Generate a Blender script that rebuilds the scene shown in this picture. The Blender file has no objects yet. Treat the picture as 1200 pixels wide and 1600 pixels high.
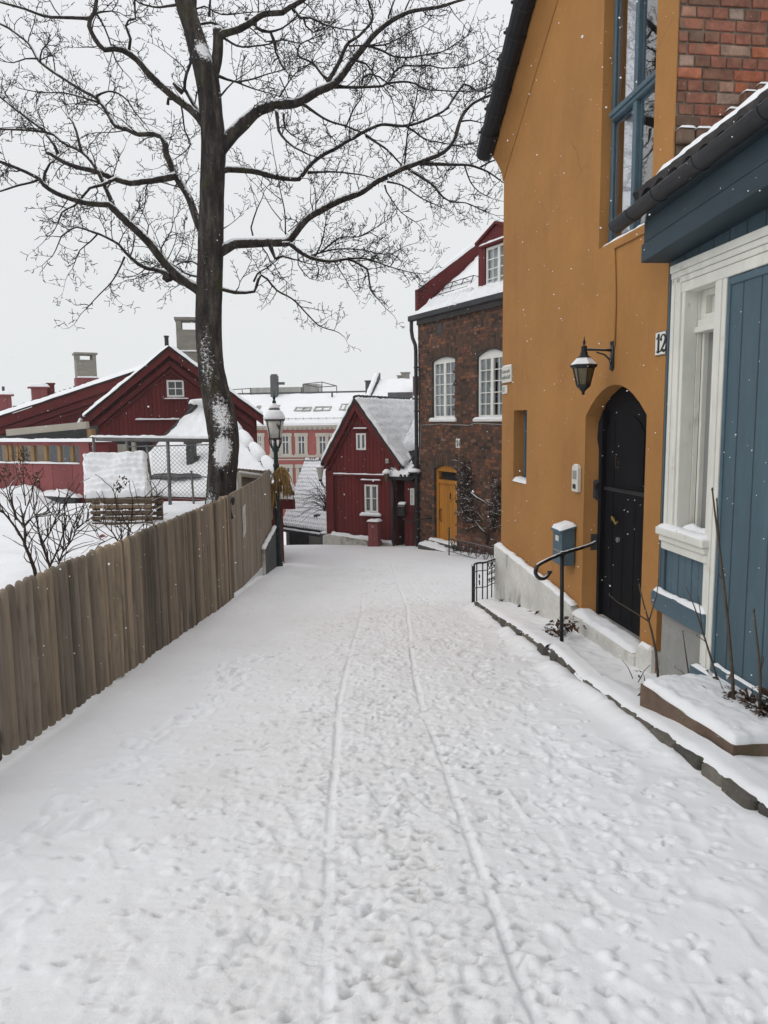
import bpy, bmesh, math, random
import numpy as np
from mathutils import Vector, Matrix, noise
from mathutils.geometry import tessellate_polygon
rnd = random.Random(11)
SC = bpy.context.scene
COL = SC.collection
rad = math.radians

# ------------------------------------------------------------------ camera
FPX = 1150.0
EYE = Vector((0, 0, 1.65))
cam_d = bpy.data.cameras.new("camera")
cam = bpy.data.objects.new("camera", cam_d)
COL.objects.link(cam)
CM = Matrix.Rotation(math.pi/2 - math.atan(145/1150), 3, 'X') @ Matrix.Rotation(rad(-0.7), 3, 'Z')
cam.matrix_world = Matrix.Translation(EYE) @ CM.to_4x4()
cam_d.sensor_fit = 'VERTICAL'
cam_d.sensor_height = 36.0
cam_d.lens = 36.0*FPX/1600.0
cam_d.clip_start = 0.05
cam_d.clip_end = 2000
SC.camera = cam

def ray(px, py):
    return CM @ Vector(((px-600)/FPX, (800-py)/FPX, -1.0))
def aty(px, py, Y):
    d = ray(px, py); return EYE + d*(Y/d.y)
def atz(px, py, Z):
    d = ray(px, py); return EYE + d*((Z-1.65)/d.z)
def onroad(px, py, s=-0.1):
    d = ray(px, py); return EYE + d*((0-1.65)/(d.z - s*d.y))

class Frame:
    """a wall: local x runs along it (away from the viewer), y out to the street, z up"""
    def __init__(s, x, y, ang, z0):
        a = rad(ang)
        s.o = Vector((x, y, z0)); s.a = a + math.pi/2
        s.d = Vector((-math.sin(a), math.cos(a), 0)); s.n = Vector((-math.cos(a), -math.sin(a), 0))
    def L(s, px, py, out=0.0):
        d = ray(px, py); t = (s.o + s.n*out - EYE).dot(s.n)/d.dot(s.n)
        q = EYE + d*t - s.o
        return q.dot(s.d), q.z
    def X(s, px, py, u):
        d = ray(px, py); t = (s.o + s.d*u - EYE).dot(s.d)/d.dot(s.d)
        q = EYE + d*t - s.o
        return q.dot(s.n), q.z
    def W(s, u, o, z):
        return s.o + s.d*u + s.n*o + Vector((0, 0, z))

# ------------------------------------------------------------------ things
def thing(name, label, cat, loc=(0, 0, 0), rotz=0.0, group=None):
    o = bpy.data.objects.new(name, None); COL.objects.link(o)
    o.empty_display_size = 0.2
    o.location = loc; o.rotation_euler = (0, 0, rotz)
    o["label"] = label; o["category"] = cat
    if group: o["group"] = group
    return o
def tag(o, label, cat, group=None):
    o["label"] = label; o["category"] = cat
    if group: o["group"] = group
    return o
def setting(o, kind='structure'):
    o["kind"] = kind; return o
def dup(root, loc, rotz=None, label=None):
    r = root.copy(); COL.objects.link(r); r.location = loc
    if rotz is not None: r.rotation_euler = (0, 0, rotz)
    if label: r["label"] = label
    for ch in list(root.children):
        c = ch.copy(); COL.objects.link(c); c.parent = r
        for g in list(ch.children):
            e = g.copy(); COL.objects.link(e); e.parent = c
    return r

class MB:
    def __init__(s):
        s.v = []; s.f = []; s.t = []
    def add(s, vs, fs, tint=0.5):
        b = len(s.v); s.v += [tuple(p) for p in vs]
        for f in fs: s.f.append(tuple(b+i for i in f)); s.t.append(tint)
    def box(s, x0, x1, y0, y1, z0, z1, tint=0.5, j=0.0):
        r = (lambda: rnd.uniform(-j, j)) if j else (lambda: 0.0)
        vs = [(x+r(), y+r(), z+r()) for z in (z0, z1) for y in (y0, y1) for x in (x0, x1)]
        s.add(vs, [(0, 2, 3, 1), (4, 5, 7, 6), (0, 1, 5, 4), (2, 6, 7, 3), (0, 4, 6, 2), (1, 3, 7, 5)], tint)
    def prism(s, poly, a, b, axis='y', tint=0.5):
        n = len(poly)
        if axis == 'y': P = lambda p, t: (p[0], t, p[1])
        elif axis == 'x': P = lambda p, t: (t, p[0], p[1])
        else: P = lambda p, t: (p[0], p[1], t)
        vs = [P(p, a) for p in poly] + [P(p, b) for p in poly]
        fs = [(i, (i+1) % n, n+(i+1) % n, n+i) for i in range(n)]
        tri = tessellate_polygon([[Vector((p[0], p[1], 0)) for p in poly]])
        fs += [tuple(t) for t in tri] + [tuple(n+i for i in t) for t in tri]
        s.add(vs, fs, tint)
    def plate(s, outer, holes, yf, yb, hb=None):
        """wall face in x,z with openings, extruded from yf back to yb (reveals to hb)"""
        loops = [outer]+list(holes)
        pts = [p for l in loops for p in l]
        tri = tessellate_polygon([[Vector((p[0], p[1], 0)) for p in l] for l in loops])
        s.add([(p[0], yf, p[1]) for p in pts], [tuple(t) for t in tri])
        for k, l in enumerate(loops):
            back = yb if (k == 0 or hb is None) else hb
            n = len(l)
            s.add([(p[0], yf, p[1]) for p in l]+[(p[0], back, p[1]) for p in l],
                  [(i, (i+1) % n, n+(i+1) % n, n+i) for i in range(n)])
    def tube(s, pts, rads, n=6, cap=True, tint=0.5):
        pts = [Vector(p) for p in pts]
        if not hasattr(rads, '__len__'): rads = [rads]*len(pts)
        b = len(s.v); m = len(pts)
        up = Vector((0, 0, 1)); prev = None
        for i, p in enumerate(pts):
            d = (pts[min(i+1, m-1)]-pts[max(i-1, 0)])
            if d.length < 1e-9: d = Vector((0, 0, 1))
            d.normalize()
            if prev is None:
                a = d.cross(up)
                if a.length < 0.05: a = d.cross(Vector((1, 0, 0)))
            else:
                a = prev - d*prev.dot(d)
                if a.length < 1e-6: a = d.cross(up)
            a.normalize(); prev = a; c = d.cross(a)
            for k in range(n):
                th = 2*math.pi*k/n
                s.v.append(tuple(p + (a*math.cos(th)+c*math.sin(th))*rads[i]))
        for i in range(m-1):
            for k in range(n):
                k2 = (k+1) % n
                s.f.append((b+i*n+k, b+i*n+k2, b+(i+1)*n+k2, b+(i+1)*n+k)); s.t.append(tint)
        if cap:
            s.f.append(tuple(b+k for k in range(n))[::-1]); s.t.append(tint)
            s.f.append(tuple(b+(m-1)*n+k for k in range(n))); s.t.append(tint)
    def lathe(s, prof, c=(0, 0, 0), n=16, rot=0.0):
        b = len(s.v)
        for r, z in prof:
            for k in range(n):
                th = 2*math.pi*k/n+rot
                s.v.append((c[0]+r*math.cos(th), c[1]+r*math.sin(th), c[2]+z))
        for i in range(len(prof)-1):
            for k in range(n):
                k2 = (k+1) % n
                s.f.append((b+i*n+k, b+i*n+k2, b+(i+1)*n+k2, b+(i+1)*n+k)); s.t.append(0.5)
        s.f.append(tuple(b+k for k in range(n))[::-1]); s.t.append(.5)
        s.f.append(tuple(b+(len(prof)-1)*n+k for k in range(n))); s.t.append(.5)
    def beam(s, p, q, w, h, tint=0.5, up=(0, 0, 1)):
        p, q = Vector(p), Vector(q); d = (q-p).normalized()
        a = d.cross(Vector(up))
        if a.length < 1e-3: a = d.cross(Vector((1, 0, 0)))
        a.normalize(); c = a.cross(d)
        vs = [e + a*sx*w/2 + c*sz*h/2 for e in (p, q) for sx, sz in ((-1, -1), (1, -1), (1, 1), (-1, 1))]
        s.add(vs, [(0, 1, 2, 3), (7, 6, 5, 4), (0, 4, 5, 1), (1, 5, 6, 2), (2, 6, 7, 3), (3, 7, 4, 0)], tint)
    def grid(s, fn, nu, nv, tint=0.5):
        b = len(s.v)
        for j in range(nv+1):
            for i in range(nu+1): s.v.append(tuple(fn(i/nu, j/nv)))
        for j in range(nv):
            for i in range(nu):
                k = b+j*(nu+1)+i
                s.f.append((k, k+1, k+nu+2, k+nu+1)); s.t.append(tint)
    def snow(s, P00, P10, P11, P01, th, nu=16, nv=8, amp=0.3, edge=None, wav=None, sc=2.5, seed=0):
        """a soft snow layer on a quad, thicker inside, rounded off at its rim"""
        P = [Vector(p) for p in (P00, P10, P11, P01)]
        nrm = (P[1]-P[0]).cross(P[3]-P[0]).normalized()
        if nrm.z < 0: nrm = -nrm
        lu = max((P[1]-P[0]).length, 1e-4); lv = max((P[3]-P[0]).length, 1e-4)
        e = edge or th
        def fn(u, v):
            q = P[0]*(1-u)*(1-v)+P[1]*u*(1-v)+P[2]*u*v+P[3]*(1-u)*v
            dd = min(u*lu, (1-u)*lu, v*lv, (1-v)*lv)
            dd = max(0, dd*(1+.7*noise.noise(q*9+Vector((seed, 3, 1)))))
            t = min(1.0, dd/e); pr = math.sqrt(max(0, 1-(1-t)**2))
            h = th*pr*(1+1.3*amp*noise.noise(q*sc+Vector((seed, 0, 0)))+0.6*amp*noise.noise(q*sc*4)+.3*amp*noise.noise(q*sc*11))
            if wav: h += wav(u, v)*pr
            q = q+nrm*(h-0.004)
            if t < 1:
                q = q + Vector((noise.noise(q*sc*3), noise.noise(q*sc*3+Vector((9, 9, 9))), 0))*th*.25
            return q
        s.grid(fn, nu, nv)
    def build(s, name, m, parent=None, smooth=False, bevel=0.0, seg=1):
        me = bpy.data.meshes.new(name)
        me.from_pydata(s.v, [], s.f)
        at = me.attributes.new('tint', 'FLOAT', 'FACE')
        at.data.foreach_set('value', s.t)
        bm = bmesh.new(); bm.from_mesh(me)
        bmesh.ops.recalc_face_normals(bm, faces=bm.faces)
        bm.to_mesh(me); bm.free()
        if smooth:
            me.polygons.foreach_set('use_smooth', [True]*len(me.polygons))
        me.materials.append(m)
        o = bpy.data.objects.new(name, me); COL.objects.link(o)
        if parent: o.parent = parent
        if bevel:
            b = o.modifiers.new('bevel', 'BEVEL'); b.width = bevel; b.segments = seg
            b.limit_method = 'ANGLE'; b.angle_limit = rad(40)
        return o

# ------------------------------------------------------------------ materials
def lin(r, g, b):
    f = lambda c: (c/255/12.92) if c/255 <= .04045 else ((c/255+.055)/1.055)**2.4
    return (f(r), f(g), f(b))
SNOW = (0.80, 0.812, 0.825)
class NT:
    def __init__(s, name):
        s.m = bpy.data.materials.new(name); s.m.use_nodes = True
        s.n = s.m.node_tree.nodes; s.l = s.m.node_tree.links
        s.b = s.n['Principled BSDF']; s.out = s.n['Material Output']
        s.tc = s.n.new('ShaderNodeTexCoord'); s.rand = False
    def link(s, a, b): s.l.new(a, b)
    def noise(s, scale, detail=4, rough=.55, stretch=(1, 1, 1), out='Fac'):
        mp = s.n.new('ShaderNodeMapping'); mp.inputs['Scale'].default_value = stretch
        src = s.tc.outputs['Object']
        if s.rand:
            oi = s.n.new('ShaderNodeObjectInfo'); ad = s.n.new('ShaderNodeVectorMath'); ad.operation = 'ADD'
            mu = s.math('MULTIPLY', oi.outputs['Random'], 60.0); s.link(src, ad.inputs[0]); s.link(mu, ad.inputs[1]); src = ad.outputs[0]
        s.link(src, mp.inputs['Vector'])
        t = s.n.new('ShaderNodeTexNoise'); t.inputs['Scale'].default_value = scale
        t.inputs['Detail'].default_value = detail; t.inputs['Roughness'].default_value = rough
        s.link(mp.outputs['Vector'], t.inputs['Vector'])
        return t.outputs[out]
    def ramp(s, fac, stops):
        r = s.n.new('ShaderNodeValToRGB'); e = r.color_ramp.elements
        e[0].position = stops[0][0]; e[0].color = (*stops[0][1], 1)
        e[1].position = stops[-1][0]; e[1].color = (*stops[-1][1], 1)
        for p, c in stops[1:-1]:
            x = e.new(p); x.color = (*c, 1)
        s.link(fac, r.inputs['Fac']); return r.outputs['Color']
    def step(s, fac, a, b):
        m = s.n.new('ShaderNodeMapRange'); m.inputs['From Min'].default_value = a; m.inputs['From Max'].default_value = b
        s.link(fac, m.inputs['Value']); return m.outputs['Result']
    def math(s, op, a, b=None):
        m = s.n.new('ShaderNodeMath'); m.operation = op
        for i, x in enumerate((a, b)):
            if x is None: continue
            if isinstance(x, (int, float)): m.inputs[i].default_value = x
            else: s.link(x, m.inputs[i])
        return m.outputs[0]
    def mix(s, fac, a, b, mode='MIX'):
        m = s.n.new('ShaderNodeMix'); m.data_type = 'RGBA'; m.blend_type = mode
        for sock, x in ((m.inputs[0], fac), (m.inputs[6], a), (m.inputs[7], b)):
            if isinstance(x, (int, float)): sock.default_value = x
            elif isinstance(x, tuple): sock.default_value = (*x, 1)
            else: s.link(x, sock)
        return m.outputs[2]
    def bump(s, h, strength, dist=0.01, prev=None):
        b = s.n.new('ShaderNodeBump'); b.inputs['Strength'].default_value = strength
        b.inputs['Distance'].default_value = dist
        s.link(h, b.inputs['Height'])
        if prev is not None: s.link(prev, b.inputs['Normal'])
        return b.outputs['Normal']
    def attr(s, name='tint'):
        a = s.n.new('ShaderNodeAttribute'); a.attribute_name = name; return a.outputs['Fac']
    def nz(s):
        g = s.n.new('ShaderNodeNewGeometry'); x = s.n.new('ShaderNodeSeparateXYZ')
        s.link(g.outputs['Normal'], x.inputs[0]); return x.outputs['Z']

def mk(name, col, rough=.75, var=.2, vscale=2.5, fine=25, bump=.25, bscale=60, bdist=.004, stretch=(1, 1, 1),
       tint=None, snow=None, spec=.3, metal=0.0, stain=None, boards=None, rand=False, stain2=None, cracks=None):
    t = NT(name); t.rand = rand
    n1 = t.noise(vscale, 5, .6, stretch); n2 = t.noise(fine, 4, .6, stretch)
    lo = tuple(c*(1-var) for c in col); hi = tuple(min(1, c*(1+var)) for c in col)
    c = t.ramp(n1, [(.3, lo), (.7, hi)])
    f = t.ramp(n2, [(.3, (1-.5*var,)*3), (.7, (1+.35*var,)*3)])
    c = t.mix(1.0, c, f, 'MULTIPLY')
    if tint:      # tint: colour at attribute 0 .. 1 multiplied in
        c = t.mix(1.0, c, t.ramp(t.attr(), tint), 'MULTIPLY')
    if stain:     # (colour, scale, lo, hi, stretch)
        sn = t.noise(stain[1], 5, .65, stain[4] if len(stain) > 4 else (1, 1, 1))
        c = t.mix(t.step(sn, stain[2], stain[3]), c, stain[0])
    if stain2:
        sn = t.noise(stain2[1], 5, .65, stain2[4] if len(stain2) > 4 else (1, 1, 1))
        c = t.mix(t.step(sn, stain2[2], stain2[3]), c, stain2[0])
    if cracks:    # hairline cracks (colour, scale, width), only in patches
        vo = t.n.new('ShaderNodeTexVoronoi'); vo.feature = 'DISTANCE_TO_EDGE'; vo.inputs['Scale'].default_value = cracks[1]
        wv = t.mix(.12, t.tc.outputs['Object'], t.noise(2.5, 6, .7, (1, 1, 1), 'Color')); t.link(wv, vo.inputs['Vector'])
        k = t.math('MULTIPLY', t.step(vo.outputs['Distance'], cracks[2], 0.0), t.step(t.noise(.8, 3), .54, .62))
        c = t.mix(t.math('MULTIPLY', k, .7), c, cracks[0])
        pits = t.step(t.noise(17, 3, .5), .735, .76); c = t.mix(t.math('MULTIPLY', pits, .6), c, cracks[0])
    h = t.noise(bscale, 6, .65, stretch)
    nb = t.bump(h, bump, bdist)
    if boards:    # (axis, spacing): grooves between boards
        sx = t.n.new('ShaderNodeSeparateXYZ'); t.link(t.tc.outputs['Object'], sx.inputs[0])
        q = t.math('FRACT', t.math('DIVIDE', sx.outputs[boards[0]], boards[1]))
        d = t.math('ABSOLUTE', t.math('SUBTRACT', q, .5))
        g = t.step(d, .5-0.006/boards[1]*1.6, .5-0.001)
        nb = t.bump(t.math('SUBTRACT', 1.0, g), .8, .012, nb)
        idx = t.math('FLOOR', t.math('DIVIDE', sx.outputs[boards[0]], boards[1]))
        wn = t.n.new('ShaderNodeTexWhiteNoise'); wn.noise_dimensions = '1D'; t.link(idx, wn.inputs['W'])
        c = t.mix(1.0, c, t.ramp(wn.outputs['Value'], [(0, (.86,)*3), (1, (1.1,)*3)]), 'MULTIPLY')
        c = t.mix(t.math('MULTIPLY', g, .75), c, tuple(x*.12 for x in col))
    ro = rough
    if snow:      # (lo, hi, noise amount, scale)
        s = t.math('ADD', t.nz(), t.math('MULTIPLY', t.math('SUBTRACT', t.noise(snow[3], 5, .7), .5), snow[2]))
        s = t.step(s, snow[0], snow[1])
        c = t.mix(s, c, SNOW)
    t.link(c, t.b.inputs['Base Color'])
    t.b.inputs['Roughness'].default_value = ro
    t.b.inputs['Specular IOR Level'].default_value = spec
    t.b.inputs['Metallic'].default_value = metal
    t.link(nb, t.b.inputs['Normal'])
    return t.m

def snow_mat(name='snow', bump=.5):
    t = NT(name)
    c = t.ramp(t.noise(1.5, 5, .6), [(.3, tuple(x*.96 for x in SNOW)), (.7, tuple(x*1.03 for x in SNOW))])
    t.link(c, t.b.inputs['Base Color']); t.b.inputs['Roughness'].default_value = .9
    t.b.inputs['Specular IOR Level'].default_value = .15
    n = t.bump(t.noise(60, 7, .75), bump-.1, .006)
    n = t.bump(t.noise(11, 6, .65), .35, .018, n)
    t.link(n, t.b.inputs['Normal'])
    return t.m
def glass_mat(name='window_glass', ior=1.6, tintc=(.9, .93, .95), wob=.25):
    t = NT(name)
    f0 = ((ior-1)/(ior+1))**2
    ge = t.n.new('ShaderNodeNewGeometry'); dt = t.n.new('ShaderNodeVectorMath'); dt.operation = 'DOT_PRODUCT'
    t.link(ge.outputs['Normal'], dt.inputs[0]); t.link(ge.outputs['Incoming'], dt.inputs[1])
    om = t.math('SUBTRACT', 1.0, t.math('ABSOLUTE', dt.outputs['Value']))
    fres = t.math('ADD', f0, t.math('MULTIPLY', 1-f0, t.math('POWER', om, 5.0)))
    g = t.n.new('ShaderNodeBsdfGlossy'); g.inputs['Roughness'].default_value = .015
    tr = t.n.new('ShaderNodeBsdfTransparent'); tr.inputs['Color'].default_value = (*tintc, 1)
    nb = t.bump(t.noise(1.7, 3), wob, .02)
    t.link(nb, g.inputs['Normal'])
    mx = t.n.new('ShaderNodeMixShader')
    t.link(fres, mx.inputs[0]); t.link(tr.outputs[0], mx.inputs[1]); t.link(g.outputs[0], mx.inputs[2])
    t.link(mx.outputs[0], t.out.inputs['Surface']); return t.m

M = {}
M['snow'] = snow_mat()
M['orange'] = mk('ochre_plaster', (.355, .170, .050), .85, .10, .9, 14, .35, 90, .004,
                 stain=((.255, .118, .040), 1.1, .52, .95, (1.4, 1.4, .5)), stain2=((.40, .21, .085), 4.5, .60, .86, (1, 1, .16)), cracks=((.10, .05, .025), .9, .0035))
M['orange_dark'] = mk('ochre_plaster_reveal', (.355, .170, .050), .85, .10, 1.5, 14, .3, 80, .004)
M['plinth'] = mk('rough_lime_plinth', (.60, .59, .55), .9, .16, 2.2, 18, .6, 45, .01,
                 stain=((.20, .20, .15), 2.6, .55, .8, (1.6, 1.6, .8)))
M['blue'] = mk('blue_board_paint', (.062, .104, .130), .55, .16, 1.8, 22, .25, 55, .003, stretch=(1, 1, .25), spec=.3, boards=(0, .21), stain=((.10, .145, .165), 3.2, .58, .85, (2, 2, .18)), stain2=((.035, .055, .066), 9, .66, .8, (1.5, 1.5, .1)))
M['blue_trim'] = mk('blue_trim_paint', (.072, .118, .148), .55, .16, 2, 22, .25, 55, .003, stretch=(.4, 1, 1))
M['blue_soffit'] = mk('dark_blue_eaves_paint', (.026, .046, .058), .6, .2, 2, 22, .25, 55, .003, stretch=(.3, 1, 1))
M['white'] = mk('weathered_white_paint', (.66, .655, .60), .6, .09, 3, 20, .3, 50, .003, stretch=(1, 1, .4),
                stain=((.33, .30, .25), 7, .60, .88, (1, 1, .5)), stain2=((.20, .17, .14), 22, .70, .80, (1, 1, .35)))
M['black_door'] = mk('black_door_paint', (.006, .0055, .007), .6, .3, 5, 30, .35, 60, .003, stretch=(1, 1, .2), spec=.07)
M['iron'] = mk('black_iron', (.012, .013, .015), .45, .3, 8, 40, .2, 80, .002, snow=(.72, .95, .7, 14), spec=.45)
M['iron_bare'] = mk('black_iron_wire', (.015, .015, .016), .5, .3, 8, 40, .2, 80, .002)
M['verge'] = mk('black_glazed_tile', (.010, .011, .013), .45, .3, 6, 30, .3, 40, .006, spec=.22)
M['zinc'] = mk('dark_zinc', (.036, .037, .040), .55, .3, 3, 20, .25, 40, .003, metal=.2, stretch=(.4, 1, 1))
M['redbrick'] = mk('red_brick', (.30, .122, .078), .9, .34, 9, 34, 1.0, 45, .012, stain=((.17, .145, .105), 2.3, .52, .72),
                   tint=[(0, (.45, .62, .68)), (.25, (.72, .84, .86)), (.5, (.95, .95, 1.0)), (.7, (1.25, 1.0, .80)), (.88, (1.1, 1.7, 1.9)), (1, (1.0, 1.9, 2.4))])
M['mortar'] = mk('grey_mortar', (.185, .155, .125), .95, .25, 5, 30, .7, 60, .008)
M['darkbrick'] = mk('dark_brick', (.118, .064, .044), .9, .25, 1.2, 12, .5, 50, .006,
                    tint=[(0, (.35, .45, .5)), (.35, (.7, .75, .78)), (.65, (1.05, .95, .9)), (.85, (1.8, 1.35, 1.0)), (1, (1.5, 1.7, 1.8))])
M['darkmortar'] = mk('sooty_mortar', (.066, .056, .047), .95, .3, 4, 30, .5, 60, .006)
M['red'] = mk('falu_red_boards', (.120, .0135, .0135), .75, .16, 1.5, 15, .3, 50, .003, stretch=(1, 1, .15), boards=(0, .13))
M['red_trim'] = mk('falu_red_trim', (.108, .0125, .0125), .75, .18, 2, 15, .3, 50, .003)
M['pinkred'] = mk('faded_red_panel', (.235, .07, .07), .8, .12, 1.6, 15, .25, 50, .003, boards=(0, .6))
M['pink'] = mk('salmon_render', (.30, .068, .056), .85, .1, .4, 6, .2, 20, .004)
M['cream'] = mk('cream_stucco', (.42, .39, .33), .85, .1, .6, 6, .2, 20, .004)
M['winwhite'] = mk('white_window_paint', (.72, .72, .68), .5, .06, 4, 20, .1, 50, .002)
M['glass'] = glass_mat()
M['skyglass'] = glass_mat('reflecting_window_glass', 2.6, (.95, .96, .97), 0.02)
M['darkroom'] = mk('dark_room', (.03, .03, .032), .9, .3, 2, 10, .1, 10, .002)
M['curtain'] = mk('grey_curtain', (.52, .525, .51), .9, .15, 6, 20, .1, 40, .003, stretch=(3, 3, .2))
M['curtain_white'] = mk('white_curtain', (.80, .80, .84), .9, .08, 6, 20, .1, 40, .003, stretch=(3, 3, .2))
M['grey_pane'] = mk('dusty_blind', (.23, .235, .225), .35, .12, 3, 20, .05, 40, .002, stretch=(6, 6, .3), spec=.5)
M['ochre_door'] = mk('yellow_pine_door', (.44, .185, .025), .55, .16, 3, 18, .25, 40, .003, stretch=(1, 1, .2), boards=(0, .145))
M['oldwood'] = mk('grey_weathered_wood', (.220, .182, .143), .85, .28, 5, 22, .55, 30, .006, stretch=(2, 2, .14),
                  tint=[(0, (.62, .62, .60)), (.5, (1, 1, 1)), (1, (1.25, 1.2, 1.12))], stain=((.075, .072, .052), 3.5, .58, .85, (1, 1, .4)))
M['picketwood'] = mk('weathered_picket', (.205, .168, .130), .88, .32, 3.5, 22, .6, 26, .006, stretch=(2, 2, .12), rand=True, tint=[(0, (.46, .47, .46)), (.5, (1, 1, 1)), (1, (1.55, 1.46, 1.30))], stain=((.062, .060, .040), 2.2, .56, .8, (1, 1, .5)))
M['palewood'] = mk('pale_timber', (.27, .17, .08), .8, .2, 4, 20, .4, 30, .004, stretch=(2, 2, .2))
M['palletwood'] = mk('pallet_wood', (.135, .098, .066), .85, .3, 4, 20, .4, 30, .005, stretch=(.3, 2, 2), snow=(.8, .95, .4, 10),
                     tint=[(0, (.6, .6, .6)), (1, (1.35, 1.3, 1.25))])
M['concrete'] = mk('chimney_render', (.235, .22, .19), .9, .18, 2.5, 20, .6, 25, .01, stretch=(1, 1, 2.5))
M['slate'] = mk('dark_slate', (.055, .056, .06), .7, .3, 3, 15, .5, 25, .006)
M['stone'] = mk('grey_kerb_stone', (.115, .108, .096), .9, .3, 5, 22, .9, 22, .02, stain=((.085, .088, .05), 6, .52, .75),
                tint=[(0, (.6, .6, .62)), (1, (1.3, 1.25, 1.2))])
M['brownstone'] = mk('brown_planter_stone', (.155, .105, .078), .9, .25, 4, 22, .7, 30, .012, stain=((.085, .085, .035), 3.5, .5, .75))
M['foundation'] = mk('grey_cement_base', (.27, .27, .255), .9, .12, 2, 20, .5, 50, .006, stain=((.16, .16, .15), 3, .58, .85))
M['mossfound'] = mk('mossy_whitewashed_base', (.50, .49, .45), .9, .2, 1.5, 10, .6, 20, .02, stain=((.13, .14, .07), 2.2, .48, .72))
M['bark'] = None
M['twig'] = mk('twig_bark', (.026, .021, .020), .85, .3, 4, 20, .2, 40, .003, snow=(.93, 1.0, .2, 9))
M['green'] = mk('green_lamp_paint', (.004, .024, .021), .42, .2, 6, 30, .15, 60, .002, spec=.3)
M['lampglass'] = mk('frosted_lamp_glass', (.50, .485, .45), .3, .1, 4, 20, .05, 40, .002, spec=.5)
M['amberglass'] = mk('smoked_lantern_glass', (.085, .066, .022), .15, .3, 5, 20, .1, 30, .003, spec=.6)
M['straw'] = mk('oat_straw', (.27, .17, .052), .8, .35, 8, 30, .3, 60, .003, tint=[(0, (.5, .45, .4)), (1, (1.4, 1.4, 1.5))])
M['plastic'] = mk('cream_plastic', (.62, .60, .54), .4, .05, 4, 20, .05, 40, .001, spec=.5)
M['black'] = mk('black_plastic', (.014, .014, .016), .4, .2, 4, 20, .1, 40, .001, spec=.5)
M['enamel'] = mk('white_enamel', (.68, .68, .64), .3, .08, 8, 30, .05, 40, .001, stain=((.17, .10, .07), 14, .64, .8))
M['brass'] = mk('old_brass', (.32, .22, .07), .35, .2, 6, 30, .1, 40, .001, metal=.9)
M['steel'] = mk('bright_steel', (.6, .6, .6), .25, .1, 6, 30, .1, 40, .001, metal=.9)
M['galv'] = mk('galvanised_pipe', (.16, .155, .15), .5, .2, 4, 20, .2, 40, .002, metal=.3, snow=(.75, .9, .3, 8))
M['vine'] = mk('brown_creeper_stem', (.042, .027, .019), .9, .4, 6, 20, .3, 40, .003, snow=(.60, .9, 1.1, 8))
M['deadleaf'] = mk('dead_brown_leaf', (.060, .030, .017), .8, .4, 10, 30, .3, 40, .003, snow=(.93, 1.0, .2, 20),
                   tint=[(0, (.5, .5, .5)), (1, (1.5, 1.4, 1.2))])
M['tile'] = mk('dark_pantile', (.03, .027, .026), .75, .3, 4, 20, .4, 40, .005)
M['paper'] = mk('weathered_notice_paper', (.55, .53, .49), .8, .12, 12, 40, .1, 40, .001, stain=((.28, .26, .24), 30, .5, .7))
M['ink'] = mk('black_ink', (.012, .012, .012), .5, .2, 8, 30, .05, 40, .001)
M['greenink'] = mk('faded_green_ink', (.09, .13, .11), .6, .2, 8, 30, .05, 40, .001)
M['greyroofing'] = mk('grey_cladding', (.36, .355, .33), .8, .1, 1, 8, .2, 20, .004, boards=(0, .5))

# tree bark: ridged, with wind-blown snow plastered in patches low on the trunk and lying on upper sides
def bark_mat():
    t = NT('ridged_bark')
    w = t.noise(9, 6, .7, (1, 1, .22)); n2 = t.noise(40, 4, .6, (1, 1, .4))
    c = t.ramp(w, [(.34, (.010, .009, .0085)), (.5, (.034, .028, .025)), (.68, (.092, .078, .066))])
    c = t.mix(t.step(t.noise(2.2, 4), .56, .72), c, (.045, .044, .018))
    c = t.mix(1.0, c, t.ramp(n2, [(.3, (.75,)*3), (.7, (1.2,)*3)]), 'MULTIPLY')
    nb = t.bump(w, .9, .03); nb = t.bump(n2, .4, .008, nb)
    s = t.math('ADD', t.nz(), t.math('MULTIPLY', t.math('SUBTRACT', t.noise(16, 6, .75), .5), 1.1))
    s1 = t.step(s, .36, .50)
    drift = t.math('ADD', t.attr('drift'), t.math('MULTIPLY', t.math('SUBTRACT', t.noise(24, 8, .85), .5), 2.6))
    s2 = t.step(drift, .66, .76)
    sm = t.math('MAXIMUM', s1, s2)
    c = t.mix(sm, c, SNOW)
    t.link(c, t.b.inputs['Base Color']); t.b.inputs['Roughness'].default_value = .9
    t.b.inputs['Specular IOR Level'].default_value = .2
    t.link(nb, t.b.inputs['Normal']); return t.m
M['bark'] = bark_mat()

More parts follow.
